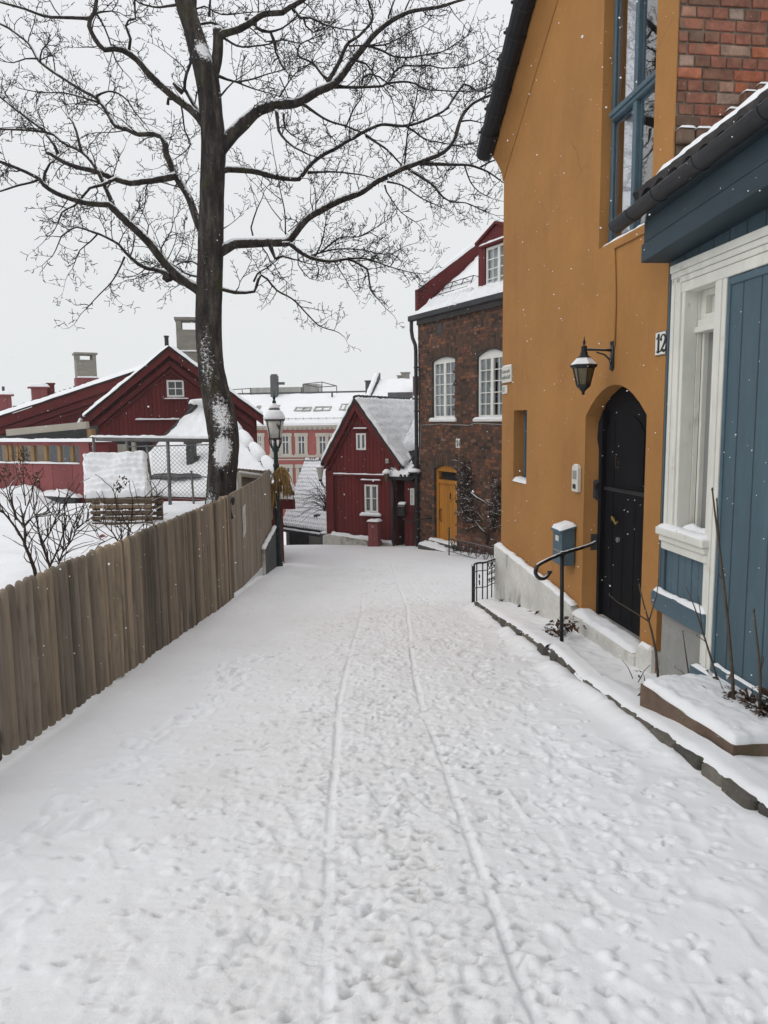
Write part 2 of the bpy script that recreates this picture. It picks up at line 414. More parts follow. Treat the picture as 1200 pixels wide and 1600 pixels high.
# street snow: trodden dirt, packed tracks and painted pit shade come from the ground's own attributes
def road_mat():
    t = NT('street_snow')
    d = t.attr('dirt')
    clean = t.ramp(t.noise(1.2, 5, .6), [(.3, tuple(x*.97 for x in SNOW)), (.7, tuple(x*1.02 for x in SNOW))])
    grit_shade = t.noise(48, 8, .78); blot = t.noise(3.2, 5, .65)
    dirty = t.mix(t.step(blot, .4, .75), (.81, .815, .82), (.755, .752, .742))
    c = t.mix(d, clean, dirty)
    spots = t.math('MULTIPLY', t.step(grit_shade, .55, .63), t.math('MULTIPLY', d, t.step(blot, .36, .70)))
    c = t.mix(t.math('MULTIPLY', spots, .45), c, (.46, .44, .41))
    c = t.mix(t.math('MULTIPLY', t.attr('grit_shade'), .75), c, (.30, .28, .25))  # pit crescents: bare dirt and tiny shadows put into the colour
    rare = t.math('MULTIPLY', t.step(t.noise(7.5, 6, .72), .69, .735), d)
    c = t.mix(t.math('MULTIPLY', rare, .85), c, (.22, .20, .185))
    t.link(c, t.b.inputs['Base Color']); t.b.inputs['Roughness'].default_value = .88
    t.b.inputs['Specular IOR Level'].default_value = .15
    n = t.bump(t.noise(70, 6, .7), .35, .006)
    n2 = t.bump(t.math('MULTIPLY', t.noise(38, 8, .78), d), .5, .018, n)
    t.link(n2, t.b.inputs['Normal']); return t.m
M['road'] = road_mat()

# ------------------------------------------------------------------ world, sun, haze
def build_world():
    w = bpy.data.worlds.new("World"); SC.world = w; w.use_nodes = True
    n, l = w.node_tree.nodes, w.node_tree.links
    bg = n['Background']
    sky = n.new('ShaderNodeTexSky'); sky.sky_type = 'NISHITA'; sky.sun_disc = False
    sky.sun_elevation = rad(38); sky.sun_rotation = rad(SUN_AZ)
    hs = n.new('ShaderNodeHueSaturation'); hs.inputs['Saturation'].default_value = .15
    l.new(sky.outputs[0], hs.inputs['Color'])
    tc = n.new('ShaderNodeTexCoord'); sx = n.new('ShaderNodeSeparateXYZ'); l.new(tc.outputs['Generated'], sx.inputs[0])
    r = n.new('ShaderNodeValToRGB'); e = r.color_ramp.elements      # cloud layer, brightest overhead
    e[0].position = 0.0; e[0].color = (.775, .80, .80, 1)
    e[1].position = 1.0; e[1].color = (1.22, 1.22, 1.25, 1)
    x = e.new(.28); x.color = (.80, .815, .83, 1)
    x = e.new(.50); x.color = (.84, .845, .875, 1)
    l.new(sx.outputs['Z'], r.inputs[0])
    nt = n.new('ShaderNodeTexNoise'); nt.inputs['Scale'].default_value = 1.6; nt.inputs['Detail'].default_value = 3
    l.new(tc.outputs['Generated'], nt.inputs['Vector'])
    mr = n.new('ShaderNodeMapRange'); mr.inputs['To Min'].default_value = 9.6; mr.inputs['To Max'].default_value = 10.4
    l.new(nt.outputs['Fac'], mr.inputs['Value'])
    vm = n.new('ShaderNodeVectorMath'); vm.operation = 'SCALE'
    l.new(r.outputs[0], vm.inputs[0]); l.new(mr.outputs[0], vm.inputs['Scale'])
    mx = n.new('ShaderNodeMix'); mx.data_type = 'RGBA'; mx.inputs[0].default_value = .96
    l.new(hs.outputs[0], mx.inputs[6]); l.new(vm.outputs[0], mx.inputs[7])
    l.new(mx.outputs[2], bg.inputs['Color']); bg.inputs['Strength'].default_value = .1
    s = bpy.data.lights.new('sun', 'SUN'); s.energy = .7; s.angle = rad(40); s.color = (1, .97, .93)
    so = bpy.data.objects.new('sun', s); COL.objects.link(so)
    az, el = rad(SUN_AZ), rad(38)
    d = Vector((math.sin(az)*math.cos(el), math.cos(az)*math.cos(el), math.sin(el)))
    so.rotation_euler = d.to_track_quat('Z', 'Y').to_euler(); so.location = d*50
SUN_AZ = -110.0
build_world()
SC.view_settings.view_transform = 'Standard'; SC.view_settings.look = 'None'
SC.view_settings.gamma = 1.0; SC.view_settings.exposure = 0.05; SC.view_settings.use_curve_mapping = False
SC.render.film_transparent = False
SC.cycles.volume_bounces = 3; SC.cycles.max_bounces = 8; SC.cycles.transparent_max_bounces = 16
SC.cycles.use_denoising = True
try:
    SC.cycles.denoising_input_passes = 'RGB_ALBEDO_NORMAL'; SC.cycles.denoising_prefilter = 'ACCURATE'
except Exception: pass
try: SC.cycles.volume_step_rate = 4.0
except Exception: pass

# ------------------------------------------------------------------ ground
def np_noise(x, y, seed):
    xi = np.floor(x).astype(np.int64); yi = np.floor(y).astype(np.int64)
    xf = x-xi; yf = y-yi
    def h(a, b):
        k = (a*374761393+b*668265263+seed*974634777) & 0xffffffff
        k = ((k ^ (k >> 13))*1274126177) & 0xffffffff
        return ((k ^ (k >> 16)) & 0xffff)/65535.0
    u = xf*xf*(3-2*xf); v = yf*yf*(3-2*yf)
    return (h(xi, yi)*(1-u)+h(xi+1, yi)*u)*(1-v)+(h(xi, yi+1)*(1-u)+h(xi+1, yi+1)*u)*v-.5
def fbm(x, y, seed, oct=4, g=.5):
    a = 1.0; s = 0
    for i in range(oct):
        s = s+a*np_noise(x*2**i+17.3*i, y*2**i-9.1*i, seed+i); a *= g
    return s
def sstep(a, b, x):
    t = np.clip((x-a)/(b-a), 0, 1); return t*t*(3-2*t)
def road_z(y):
    y = np.asarray(y, float)
    z = np.where(y < -6, .6, -.1*y)
    z = np.where(y > 23.5, -2.35-.19*(y-23.5), z)
    z = np.where(y > 50, -7.38-.07*(np.minimum(y, 95)-50), z)
    return z
def ground_z(x, y):
    """large shape of the ground, without footprints"""
    x = np.asarray(x, float); y = np.asarray(y, float)
    r = road_z(y)
    yard = np.zeros_like(r)
    yard = yard-1.75*sstep(15.2, 16.6, y)*sstep(-7.4, -6.3, x)*(1-sstep(26, 34, y))
    q = sstep(17, 21, y)*sstep(-7.4, -6.3, x); yard = yard*(1-q)+np.minimum(r, -1.6)*q
    yard = yard*(1-sstep(26, 48, y))+r*sstep(26, 48, y)
    m = 1-sstep(-3.6, -2.9, x)
    bank = .10*np.exp(-((x+2.15)/.5)**2)*sstep(9, 14, y)*(1-sstep(17, 20, y))
    return r*(1-m)+yard*m+bank
def curb_x(y):
    return np.interp(y, [-4, 1, 3.36, 5.9, 7.03, 10.2, 10.6, 18], [2.4, 2.15, 1.85, 1.62, 1.55, 1.27, 1.5, 2.2])

def build_ground():
    xs = np.concatenate([-3.0-np.geomspace(.06, 170, 46)[::-1]+.06, np.arange(-2.97, 2.05, .0105), 2.06+np.geomspace(.05, 170, 40)])
    ys = [-40, -25, -14, -8, -4, -2, -.5, .4, 1.0]
    y = 1.3
    while y < 40: ys.append(y); y += max(.0095, .0026*y)
    ys += list(40*np.geomspace(1.02, 9, 26)); ys = np.array(ys)
    X, Y = np.meshgrid(xs, ys)
    Z = ground_z(X, Y)
    near = sstep(0, 1.2, Y)*(1-sstep(24, 32, Y))
    inroad = sstep(-2.6, -2.2, X)*(1-sstep(1.6, 2.2, X))*near
    cx = np.interp(Y, [1, 4, 8, 14, 24], [-.02, .02, .0, -.1, -.5])
    wL = np.interp(Y, [1, 3, 5, 8, 14, 24], [1.05, 1.15, 1.2, 1.35, 1.6, 1.7])
    wR = np.interp(Y, [1, 3, 5, 8, 14, 24], [.95, .95, 1.0, 1.25, 1.4, 1.7])
    wob = .9*fbm(X*1.1, Y*.6, 5)+.5*fbm(X*3.5, Y*2.5, 6, 3)
    dirt = sstep(-wL-.45, -wL+.45, X-cx+wob)*(1-sstep(wR-.5, wR+.6, X-cx+wob))*near
    ck = np.interp(Y, [-4, 1, 3.36, 5.9, 7.03, 10.2, 10.6, 18], [2.4, 2.15, 1.85, 1.62, 1.55, 1.27, 1.5, 2.2])
    Z += .085*np.clip(.25+1.5*fbm(X*.6, Y*1.6, 57, 4), 0, 1)*np.exp(-((X-ck+.03)/.11)**2)*(1-sstep(10.2, 10.8, Y))*near
    Z += inroad*(.022*fbm(X*1.3, Y*1.0, 3, 3)+.006*fbm(X*7, Y*7, 9, 3))
    dmod = np.clip(.75+.9*fbm(X*.9, Y*.7, 21, 3), 0, 1)
    dirt = dirt*dmod
    lump = fbm(X*20, Y*20, 31, 4, .6)
    def ridge(s, seed, o=3): return (1-np.abs(2.6*fbm(X*s, Y*s, seed, o, .55)))
    rg = np.clip(ridge(8, 37)-.35, 0, 1)*np.clip(ridge(17, 51)-.1, 0, 1)
    Z += dirt*(.0040*lump - .009*rg*rg + .004*np.clip(fbm(X*26, Y*22, 61, 2)*3-.4, 0, 1))
    Z += inroad*(1-dirt)*.009*np.clip(fbm(X*14, Y*11, 63, 3)*3-.45, 0, 1)*np.clip(.6+2*fbm(X*1.4, Y*1.2, 71, 2), 0, 1)
    # soft yard snow
    Z += (1-sstep(-3.3, -2.7, X))*(1-sstep(20, 30, Y))*(.05*fbm(X*.8, Y*.8, 41, 4)+.05*fbm(X*3, Y*3, 44, 3))
    # footprints and scuffs
    R = random.Random(5)
    def stamp(px, py, ang, ln, wd, dep, rim):
        rr = ln*1.5+.03
        i0, i1 = np.searchsorted(xs, [px-rr, px+rr]); j0, j1 = np.searchsorted(ys, [py-rr, py+rr])
        if i1 <= i0 or j1 <= j0: return
        sx, sy = X[j0:j1, i0:i1]-px, Y[j0:j1, i0:i1]-py
        c, s = math.cos(ang), math.sin(ang)
        a = (sx*c+sy*s)/wd; b = (-sx*s+sy*c)/ln
        q = a*a+b*b*(1+.25*np.sign(b)*b)
        Z[j0:j1, i0:i1] += -dep*np.exp(-q*q*.9)+rim*np.exp(-((np.sqrt(np.abs(q))-1.45)/.33)**2)
    def boot(px, py, ang, sc, dep, right):
        rr = .24*sc
        i0, i1 = np.searchsorted(xs, [px-rr, px+rr]); j0, j1 = np.searchsorted(ys, [py-rr, py+rr])
        if i1 <= i0 or j1 <= j0: return
        sx, sy = X[j0:j1, i0:i1]-px, Y[j0:j1, i0:i1]-py
        c, s = math.cos(ang), math.sin(ang)
        a = (sx*c+sy*s)/sc; b = (-sx*s+sy*c)/sc
        w = .045+.012*np.clip((b-.0)/.12, -1, 1)+.004
        ax = np.abs(a-(.008 if right else -.008)*np.clip(b/.1, -1, 1))
        d = np.maximum(ax-w, np.abs(b)-.135)+.05*np.clip(np.abs(b)-.10, 0, 1)+.012*np_noise(sx*40+px*9, sy*40+py*7, 3)
        waist = np.exp(-((b+.035)/.022)**2)*.5
        m = 1-sstep(-.010, .006, d)
        tread = .78+.22*np.sign(np.sin(b*2*math.pi/.024+np.abs(a)*60))
        Z[j0:j1, i0:i1] += -dep*m*tread*(1-waist)+dep*.35*np.exp(-((d-.014)/.012)**2)*(.5+np_noise(sx*30+px*5, sy*30, 8))
    for k in range(330):
        y = 1.5+11*R.random()**1.35; x = R.gauss(.05, .75)
        if -1.9 < x < 1.5: boot(x, y, R.gauss(0, .3)+(math.pi if R.random() < .5 else 0), R.uniform(.82, 1.1), R.uniform(.003, .009), R.random() < .5)
    for k in range(900):           # trodden middle
        y = 1.4+17*R.random()**1.5
        x = R.gauss(.0, .62)
        if -1.6 < x < 1.5: stamp(x, y, R.gauss(0, .35), R.uniform(.04, .10), R.uniform(.02, .042), R.uniform(.002, .006), R.uniform(.0005, .002))
    def pit(px, py, r, dep, ang):
        rr = r*2.2
        i0, i1 = np.searchsorted(xs, [px-rr, px+rr]); j0, j1 = np.searchsorted(ys, [py-rr, py+rr])
        if i1 <= i0 or j1 <= j0: return
        sx, sy = X[j0:j1, i0:i1]-px, Y[j0:j1, i0:i1]-py
        c, s = math.cos(ang), math.sin(ang); a = (sx*c+sy*s)/r; b = (-sx*s+sy*c)/(r*.55)
        q = np.sqrt(a*a+b*b)+.5*np_noise(sx*60+px*31, sy*60+py*17, 5); m = 1-sstep(.75, 1.05, q)
        Z[j0:j1, i0:i1] += -dep*m*np.clip(.5+.6*b, .1, 1.1)
        gr[j0:j1, i0:i1] = np.maximum(gr[j0:j1, i0:i1], (m*np.clip(b*1.6-.1, 0, 1)))  # far side of each pit darkened, painting its shadow along with dirt
    gr = np.zeros_like(Z)
    for k in range(3600):
        y = 1.4+15*R.random()**1.5; x = R.gauss(.0, .62)
        if -1.9 < x < 1.55: pit(x, y, R.uniform(.014, .040)*(1+.04*y), R.uniform(.008, .022), R.gauss(0, .5))
    for k in range(1400):           # small kicked clods
        y = 1.4+12*R.random()**1.6; x = R.gauss(.0, .75)
        r = R.uniform(.010, .028)
        if -1.9 < x < 1.6: stamp(x, y, R.random()*3, r*1.4, r, -R.uniform(.006, .016), 0)
    for k in range(75):            # half filled prints by the kerb
        y = R.uniform(2.2, 9.5); x = float(curb_x(y))-R.uniform(.12, .85)
        stamp(x, y, R.gauss(.1, .3), R.uniform(.07, .13), R.uniform(.05, .08), R.uniform(.004, .011), .002)
    for k in range(60):             # scuffed line on the left
        y = R.uniform(2.6, 7.5); x = -1.55+.06*(y-4.2)+R.gauss(0, .12)-.03*max(0, 4-y)*4
        stamp(x, y, R.gauss(-.2, .3), R.uniform(.05, .14), R.uniform(.025, .05), R.uniform(.006, .022), .008)
    for k in range(500):            # yard steps
        y = R.uniform(4, 15); x = R.uniform(-9, -3.3)
        stamp(x, y, R.random()*3, R.uniform(.12, .25), R.uniform(.1, .18), R.uniform(.02, .06), .01)
    # packed wheel tracks
    tr = np.zeros_like(Z)
    for line, wd, st in ((((515, 1640), (516, 1500), (517, 1400), (519, 1250), (522, 1170), (529, 1095), (540, 1045), (552, 1005), (563, 965), (568, 925), (568, 888)), .021, .88),
                     (((860, 1640), (822, 1540), (790, 1450), (745, 1330), (718, 1260), (690, 1190), (660, 1110), (646, 1050), (641, 1000), (634, 945), (612, 882)), .021, .88),
                     (((668, 1540), (655, 1470), (640, 1400)), .018, .3), (((604, 1215), (596, 1150), (590, 1095), (592, 1060)), .016, .35)):
        P = [onroad(*p) for p in line]
        yy = np.array([p.y for p in P]); xx = np.array([p.x for p in P])
        o = np.argsort(yy); yy, xx = yy[o], xx[o]
        cxx = np.interp(Y, yy, xx)
        on = sstep(yy[0]-.1, yy[0]+.1, Y)*(1-sstep(yy[-1]-.5, yy[-1]+.5, Y))
        d = np.abs(X-cxx+.022*fbm(Y*.9, X*0, 77, 3)); core = (1-sstep(wd*.7, wd*1.15, d))*on
        rim = np.exp(-((d-wd*1.35)/(wd*.35))**2)*on
        base = ground_z(X, Y)
        Z = Z*(1-core*st)+(base-.013+.010*fbm(X*5, Y*6, 91, 3))*core*st+rim*.0008*st
        tr = np.maximum(tr, core*st)
    dirt = dirt*(1-.55*tr)
    nv, nu = X.shape
    me = bpy.data.meshes.new('ground')
    co = np.stack([X, Y, Z], -1).reshape(-1, 3).astype(np.float32)
    idx = np.arange(nu*nv).reshape(nv, nu)
    f = np.stack([idx[:-1, :-1], idx[:-1, 1:], idx[1:, 1:], idx[1:, :-1]], -1).reshape(-1, 4).astype(np.int32)
    me.vertices.add(len(co)); me.vertices.foreach_set('co', co.ravel())
    me.loops.add(f.size); me.loops.foreach_set('vertex_index', f.ravel())
    me.polygons.add(len(f)); me.polygons.foreach_set('loop_start', np.arange(0, f.size, 4, dtype=np.int32))
    me.polygons.foreach_set('loop_total', np.full(len(f), 4, np.int32))
    me.polygons.foreach_set('use_smooth', np.ones(len(f), bool))
    me.update(calc_edges=True)
    gr *= np.clip(.35+1.0*fbm(X*2.1, Y*1.7, 83, 3), 0, 1)
    a = me.attributes.new('grit_shade', 'FLOAT', 'POINT'); a.data.foreach_set('value', gr.ravel().astype(np.float32))
    a = me.attributes.new('dirt', 'FLOAT', 'POINT'); a.data.foreach_set('value', dirt.ravel().astype(np.float32))
    me.materials.append(M['road'])
    o = bpy.data.objects.new('ground', me); COL.objects.link(o); setting(o)
build_ground()
def gz(x, y): return float(ground_z(x, y))

# ------------------------------------------------------------------ small shared builders
def poly_px(F, pts, out=0.0):
    return [F.L(x, y, out) for x, y in pts]
def rect(u0, u1, z0, z1): return [(u0, z0), (u1, z0), (u1, z1), (u0, z1)]
def arch(u0, u1, z0, z1, rise, n=10):
    """opening with a segmental head; z1 is the springing height"""
    p = [(u0, z0), (u1, z0), (u1, z1)]
    for i in range(1, n):
        t = i/n; p.append((u1+(u0-u1)*t, z1+rise*4*t*(1-t)))
    p.append((u0, z1)); return p
def brick_field(mb, u0, u1, z0, z1, y0, inside=None, bl=.235, bh=.077, proud=.010, header=True, jit=.003, axis='x', seed=3, joint=.011):
    R = random.Random(seed); row = 0; z = z0
    while z < z1-.01:
        h = min(bh, z1-z)
        head = header and row % 2 == 1
        L = bl/2 if head else bl
        u = u0-(L/2 if row % 4 in (1, 2) else 0)-R.uniform(0, .02)
        while u < u1:
            a, b = max(u, u0), min(u+L, u1)
            if b-a > .03:
                cu, cz = (a+b)/2, z+h/2
                if inside is None or inside(cu, cz):
                    t = min(1, max(0, R.gauss(.5, .24)))
                    p = proud+R.uniform(-.004, .004)
                    j = joint/2
                    if axis == 'x': mb.box(a+j, b-j, y0-.04, y0+p, z+j, z+h-j, t, jit)
                    else: mb.box(y0-p, y0+.04, a+j, b-j, z+j, z+h-j, t, jit)
            u += L
        z += h; row += 1
def soldier_arch(mb, u0, u1, z1, rise, y0, hgt=.24, n=16, seed=1):
    R = random.Random(seed)
    for i in range(n):
        t0, t1 = i/n+.004, (i+1)/n-.004
        def P(t, e): return (u0+(u1-u0)*t+(t-.5)*e*.25, z1+rise*4*t*(1-t)+e)
        mb.prism([P(t0, .01), P(t1, .01), P(t1, hgt), P(t0, hgt)], y0-.03, y0+.014, 'y', max(0, min(.6, R.gauss(.25, .15))))
def wavy_curtain(mb, u0, u1, z0, z1, y, amp=.02, n=24):
    mb.grid(lambda a, b: (u0+(u1-u0)*a, y+amp*math.sin(a*n*1.7)+amp*.5*math.sin(a*n*3.1+1), z0+(z1-z0)*b), n*3, 1)
def sash_window(parent, u0, u1, z0, z1, y, cols=2, rows=3, leaves=1, fw=.06, mw=.025, frame='winwhite', curtain='curtain',
                head=0.0, depth=.05, cy=.10, label=None, cur=None):
    """window part with pane, curtain and dark room sub-parts, standing in the plane y"""
    m = MB(); d = depth
    top = z1
    m.box(u0, u1, y-d, y, z0, z0+fw); m.box(u0, u1, y-d, y, top-fw, top)
    m.box(u0, u0+fw, y-d, y, z0+fw, top-fw); m.box(u1-fw, u1, y-d, y, z0+fw, top-fw)
    if head:
        pts = [(u0, top+.001), (u1, top+.001)]+[(u1+(u0-u1)*i/8, top+.001+head*4*(i/8)*(1-i/8)) for i in range(1, 8)]
        m.prism(pts, y-d, y-.004)
    iu0, iu1, iz0, iz1 = u0+fw, u1-fw, z0+fw, top-fw
    w = (iu1-iu0)/leaves
    for k in range(1, leaves):
        m.box(iu0+w*k-fw*.75, iu0+w*k+fw*.75, y-d, y+.004, iz0, iz1)
    for k in range(leaves):
        a = iu0+w*k+(fw*.75 if k else 0); b = iu0+w*(k+1)-(fw*.75 if k < leaves-1 else 0)
        for c in range(1, cols):
            x = a+(b-a)*c/cols; m.box(x-mw/2, x+mw/2, y-d*.8, y-.008, iz0, iz1)
        for r in range(1, rows):
            z = iz0+(iz1-iz0)*r/rows; m.box(a, b, y-d*.8, y-.010, z-mw/2, z+mw/2)
    o = m.build('window', M[frame], parent)
    if label: o["label"] = label
    p = MB(); p.box(iu0, iu1, y-d*.55, y-d*.55+.004, iz0, iz1); p.build('pane', M['glass'], o)
    if curtain:
        c = MB()
        for a, b in (cur or [(0, 1)]):
            wavy_curtain(c, iu0+(iu1-iu0)*a, iu0+(iu1-iu0)*b, iz0, iz1, y-cy*.6-d)
        c.build('curtain', M[curtain], o, smooth=True)
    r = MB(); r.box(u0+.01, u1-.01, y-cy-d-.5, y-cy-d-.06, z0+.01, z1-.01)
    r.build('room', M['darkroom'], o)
    return o
def ribbon(mb, pts, w, y0, y1):
    """lettering stroke in x,z; mirrored to read correctly along -x"""
    n = len(pts)
    if not hasattr(w, '__len__'): w = [w]*n
    for i in range(n-1):
        (x0, z0), (x1, z1) = pts[i], pts[i+1]
        dx, dz = x1-x0, z1-z0; L = math.hypot(dx, dz) or 1e-6
        nx, nz = -dz/L, dx/L
        ex, ez = dx/L*w[i]*.25, dz/L*w[i]*.25
        mb.prism([(x0-ex+nx*w[i]/2, z0-ez+nz*w[i]/2), (x0-ex-nx*w[i]/2, z0-ez-nz*w[i]/2), (x1+ex-nx*w[i+1]/2, z1+ez-nz*w[i+1]/2), (x1+ex+nx*w[i+1]/2, z1+ez+nz*w[i+1]/2)], y0, y1+i*2e-5)
DIGIT = {
 '1': [([(.30, 1), (.30, 0)], [.24, .24]), ([(.30, .97), (.05, .78)], [.14, .07]), ([(.05, .03), (.55, .03)], .07)],
 '2': [([(.06, .72), (.10, .88), (.28, .98), (.48, .94), (.60, .78), (.56, .58), (.40, .36), (.16, .12), (.06, .04)], [.20, .12, .08, .12, .20, .22, .17, .11, .08]),
       ([(.05, .06), (.25, .10), (.45, .03), (.62, .08), (.66, .24)], [.08, .16, .18, .12, .06]), ([(.06, .72), (.14, .70)], [.17, .17])],
 '4': [([(.42, 1), (.42, 0)], [.16, .16]), ([(.42, .98), (.04, .34)], [.08, .08]), ([(.02, .30), (.62, .30)], .09)],
}
def digits(mb, txt, x, z, h, y0, y1, w=.62, sgn=-1, bold=1.0):
    """x = start edge; the text runs towards sgn*x"""
    for k, ch in enumerate(txt):
        for st, wd in DIGIT[ch]:
            wl = [a*h*bold for a in wd] if hasattr(wd, '__len__') else wd*h*bold
            ribbon(mb, [(x+sgn*(k*w+p[0])*h, z+p[1]*h) for p in st], wl, y0+k*1e-4, y1+k*1e-4)

# ------------------------------------------------------------------ ochre house (number 12)
OX = 3.2/math.cos(rad(7.4))
OF = Frame(OX, 0, 7.4, 0.0)
def ochre_house():
    T = thing('ochre_house', 'ochre yellow plastered house with arched black door and tall blue window', 'house', OF.o, OF.a)
    CN, CFAR = 6.40, 11.20      # near and far corner along the wall
    wu0, wz0 = OF.L(947, 372); wu0 = 7.70
    win = rect(6.74, 7.83, 3.34, 5.86)
    small = rect(10.04, 10.62, .755, 1.75)
    door = arch(6.70, 8.07, -1.3, 1.66, .30)
    outer = [(CN, -1.3), (CFAR, -1.5), (CFAR+.0, 5.40), (8.7, 6.95), (CN, 5.95)]
    # a little leaning: the far corner edge stays plumb
    w = MB(); w.plate([(CN, -1.0)]+[(6.70-.001, -1.0)][:0]+outer[1:2]+outer[2:], [win, small, [(p[0], max(p[1], -.95)) for p in door]], 0, -.012, -.34)
    wo = w.build('wall', M['orange'], T)
    # far end and back walls, not seen from the street
    b = MB(); b.box(CFAR-.3, CFAR-.004, -6, -.30, -2.0, 5.3); b.box(CN+.3, CFAR-.3, -6.0, -5.7, -2, 5.3); b.build('back_wall', M['orange_dark'], T)
    # brick flank facing up the street
    bm = MB(); bm.box(CN+.02, CN+.3, -6, -.02, 2.2, 5.94); fl = bm.build('flank_wall', M['mortar'], T)
    bk = MB()
    brick_field(bk, -6.0, -.012, 3.99, 5.93, CN+.016, None, .275, .093, .012, True, .004, 'y', 8, .014)
    brick_field(bk, -6.0, -.012, 3.3, 3.95, CN+.016, lambda u, z: True, .275, .093, .010, True, .004, 'y', 9, .014)
    bk.build('brickwork', M['redbrick'], fl, bevel=.006)
    cb = MB(); cs = MB()
    R = random.Random(4)
    bz = 3.96
    y = -.015; k = 0
    for i in range(9):              # corbelled course with snow on each brick
        z = bz+(.0 if i < 3 else (.16 if i == 3 else .30 if i == 4 else .36))
        dy = .15 if i < 2 else .125
        cb.box(CN-.075, CN+.03, y-dy+.012, y, z-.11, z, R.uniform(.05, .25), .006)
        cs.snow((CN-.08, y-dy+.010, z), (CN+.0, y-dy+.010, z), (CN+.0, y+.003, z), (CN-.08, y+.003, z), .022, 6, 6, .3)
        y -= dy
    cb.build('corbel_course', M['redbrick'], T, bevel=.012); cs.build('corbel_snow', M['snow'], T, smooth=True)
    # sloping eave: plaster cornice, dark tile verge
    sl = (6.95-5.40)/(CFAR-8.7)
    def vz(u): return 5.40+(CFAR-u)*sl
    cn = MB()
    u0_, u1_ = CFAR+.03, 8.7
    def cove(a, b):
        u = u0_+(u1_-u0_)*a; th = b*math.pi/2
        if b > .86: th = .86*math.pi/2
        return (u, .012+.16*(1-math.cos(th))*1.05+(.012 if b > .86 else 0), vz(u)-.34+.36*b)
    cn.grid(cove, 4, 22); cn.grid(lambda a, b: (u0_, cove(0, b)[1]*a, cove(0, b)[2]), 3, 22)
    cn.prism([(u0_, vz(u0_)-.35), (u1_, vz(u1_)-.35), (u1_, vz(u1_)+.05), (u0_, vz(u0_)+.05)], -.01, .013)
    cn.prism([(CN, 5.95-.10), (8.7, 6.95-.10), (8.7, 6.95+.06), (CN, 5.95+.06)], -.01, .168)
    cn.build('cornice', M['orange_dark'], T, bevel=.012, seg=2)
    vg = MB(); vs = MB()
    n = 9
    for i in range(n):
        a = CFAR+.10-(CFAR+.10-8.66)*i/n; b = CFAR+.10-(CFAR+.10-8.66)*(i+1)/n
        lift = .012*(i % 2)
        pa, pb = Vector((a, .27, vz(a)+.06+lift)), Vector((b-.05, .27, vz(b-.05)+.06+.012+lift))
        r0 = .125
        vg.tube([pa, pb], [r0*.95, r0*1.03], 12)
        d = (pb-pa).normalized()
        vg.tube([pb-d*.055, pb-d*.015], [r0*1.14, r0*1.14], 12)
        q = pb-d*.04; vg.box(q.x-.012, q.x+.012, .36, .43, q.z-.015, q.z+.02)
    vg.prism([(CFAR+.10, vz(CFAR+.1)+.05), (8.66, vz(8.66)+.05), (8.66, vz(8.66)+.13), (CFAR+.10, vz(CFAR+.1)+.13)], -.2, .30)
    vg.prism([(CN-.1, 5.95+.06), (8.66, 6.95+.06), (8.66, 7.08), (CN-.1, 6.09)], -.2, .34)
    vg.build('verge_tiles', M['verge'], T, smooth=False, bevel=.006)
    rf = MB()
    rf.prism([(CFAR+.12, vz(CFAR+.12)+.06), (8.7, 7.0), (8.7, 7.16), (CFAR+.12, vz(CFAR+.12)+.2)], -6.2, -.2)
    rf.prism([(8.7, 7.0), (CN-.12, 5.98), (CN-.12, 6.12), (8.7, 7.16)], -6.2, -.2)
    ro = rf.build('roof', M['tile'], T)
    # door reveal floor, door
    dd = MB(); Y = -.125
    dp = arch(6.72, 7.80, -.47, 1.52, .28)
    dd.prism(dp, Y-.06, Y)
    for u in (6.93, 7.60): dd.box(u-.006, u+.006, Y, Y+.006, -.42, 1.60)
    for u in (7.12, 7.36): dd.box(u-.004, u+.004, Y, Y+.004, -.42, .80)
    dd.prism(arch(6.96, 7.56, .98, 1.50, .16), Y-.01, Y+.012)
    fr = [(7.80, -.47), (7.86, -.47), (7.88, 1.30), (7.93, 1.42), (7.90, 1.60), (7.80, 1.72)]
    dd.prism(fr, Y-.03, Y+.05)
    dd.prism([(6.70, 1.5), (8.06, 1.5), (7.9, 1.82), (7.4, 2.0), (6.85, 1.85)], Y-.10, Y-.03)
    do = dd.build('door', M['black_door'], T, bevel=.004)
    bn = MB(); bn.beam((7.80, Y+.014, .90), (6.73, Y+.014, .915), .008, .035)
    for k in range(9): bn.lathe([(.001, 0), (.010, 0), (.008, .006)], (6.85+k*.11, Y+.018, .91), 6)
    bn.tube([(7.85, Y+.03, .98), (7.90, Y+.06, .95), (7.93, Y+.05, .88), (7.90, Y+.06, .80), (7.86, Y+.03, .76)], [.02, .035, .03, .035, .02], 7)
    bn.build('hinge_band', M['iron_bare'], do)
    h = MB(); h.tube([(7.56, Y+.03, .60), (7.52, Y+.05, .63), (7.47, Y+.05, .60), (7.43, Y+.05, .57), (7.39, Y+.045, .60)], [.008, .011, .012, .011, .008], 7)
    h.box(7.55, 7.585, Y, Y+.03, .585, .62); h.build('handle', M['brass'], do)
    h = MB(); h.tube([(7.46, Y, .40), (7.46, Y+.02, .40)], [.032, .028], 12); h.build('lock', M['steel'], do)
    h = MB(); h.box(7.53, 7.565, Y, Y+.010, 1.13, 1.26); h.build('letter_plate', M['palewood'], do)
    # reveal foot pads and stone step
    st = MB(); st.box(6.66, 8.16, -.36, .10, -1.1, -.53, .5, .012)
    st.build('door_step', M['plinth'], T, bevel=.02)
    sn = MB(); sn.snow((6.70, -.14, -.53), (8.10, -.14, -.53), (8.14, .09, -.53), (6.68, .09, -.53), .05, 24, 8, .5, .05)
    sn.build('step_snow', M['snow'], T, smooth=True)
    # big blue window
    wy = -.10
    m = MB(); u0, u1, z0, z1 = 6.74, 7.83, 3.34, 5.86
    f = .055
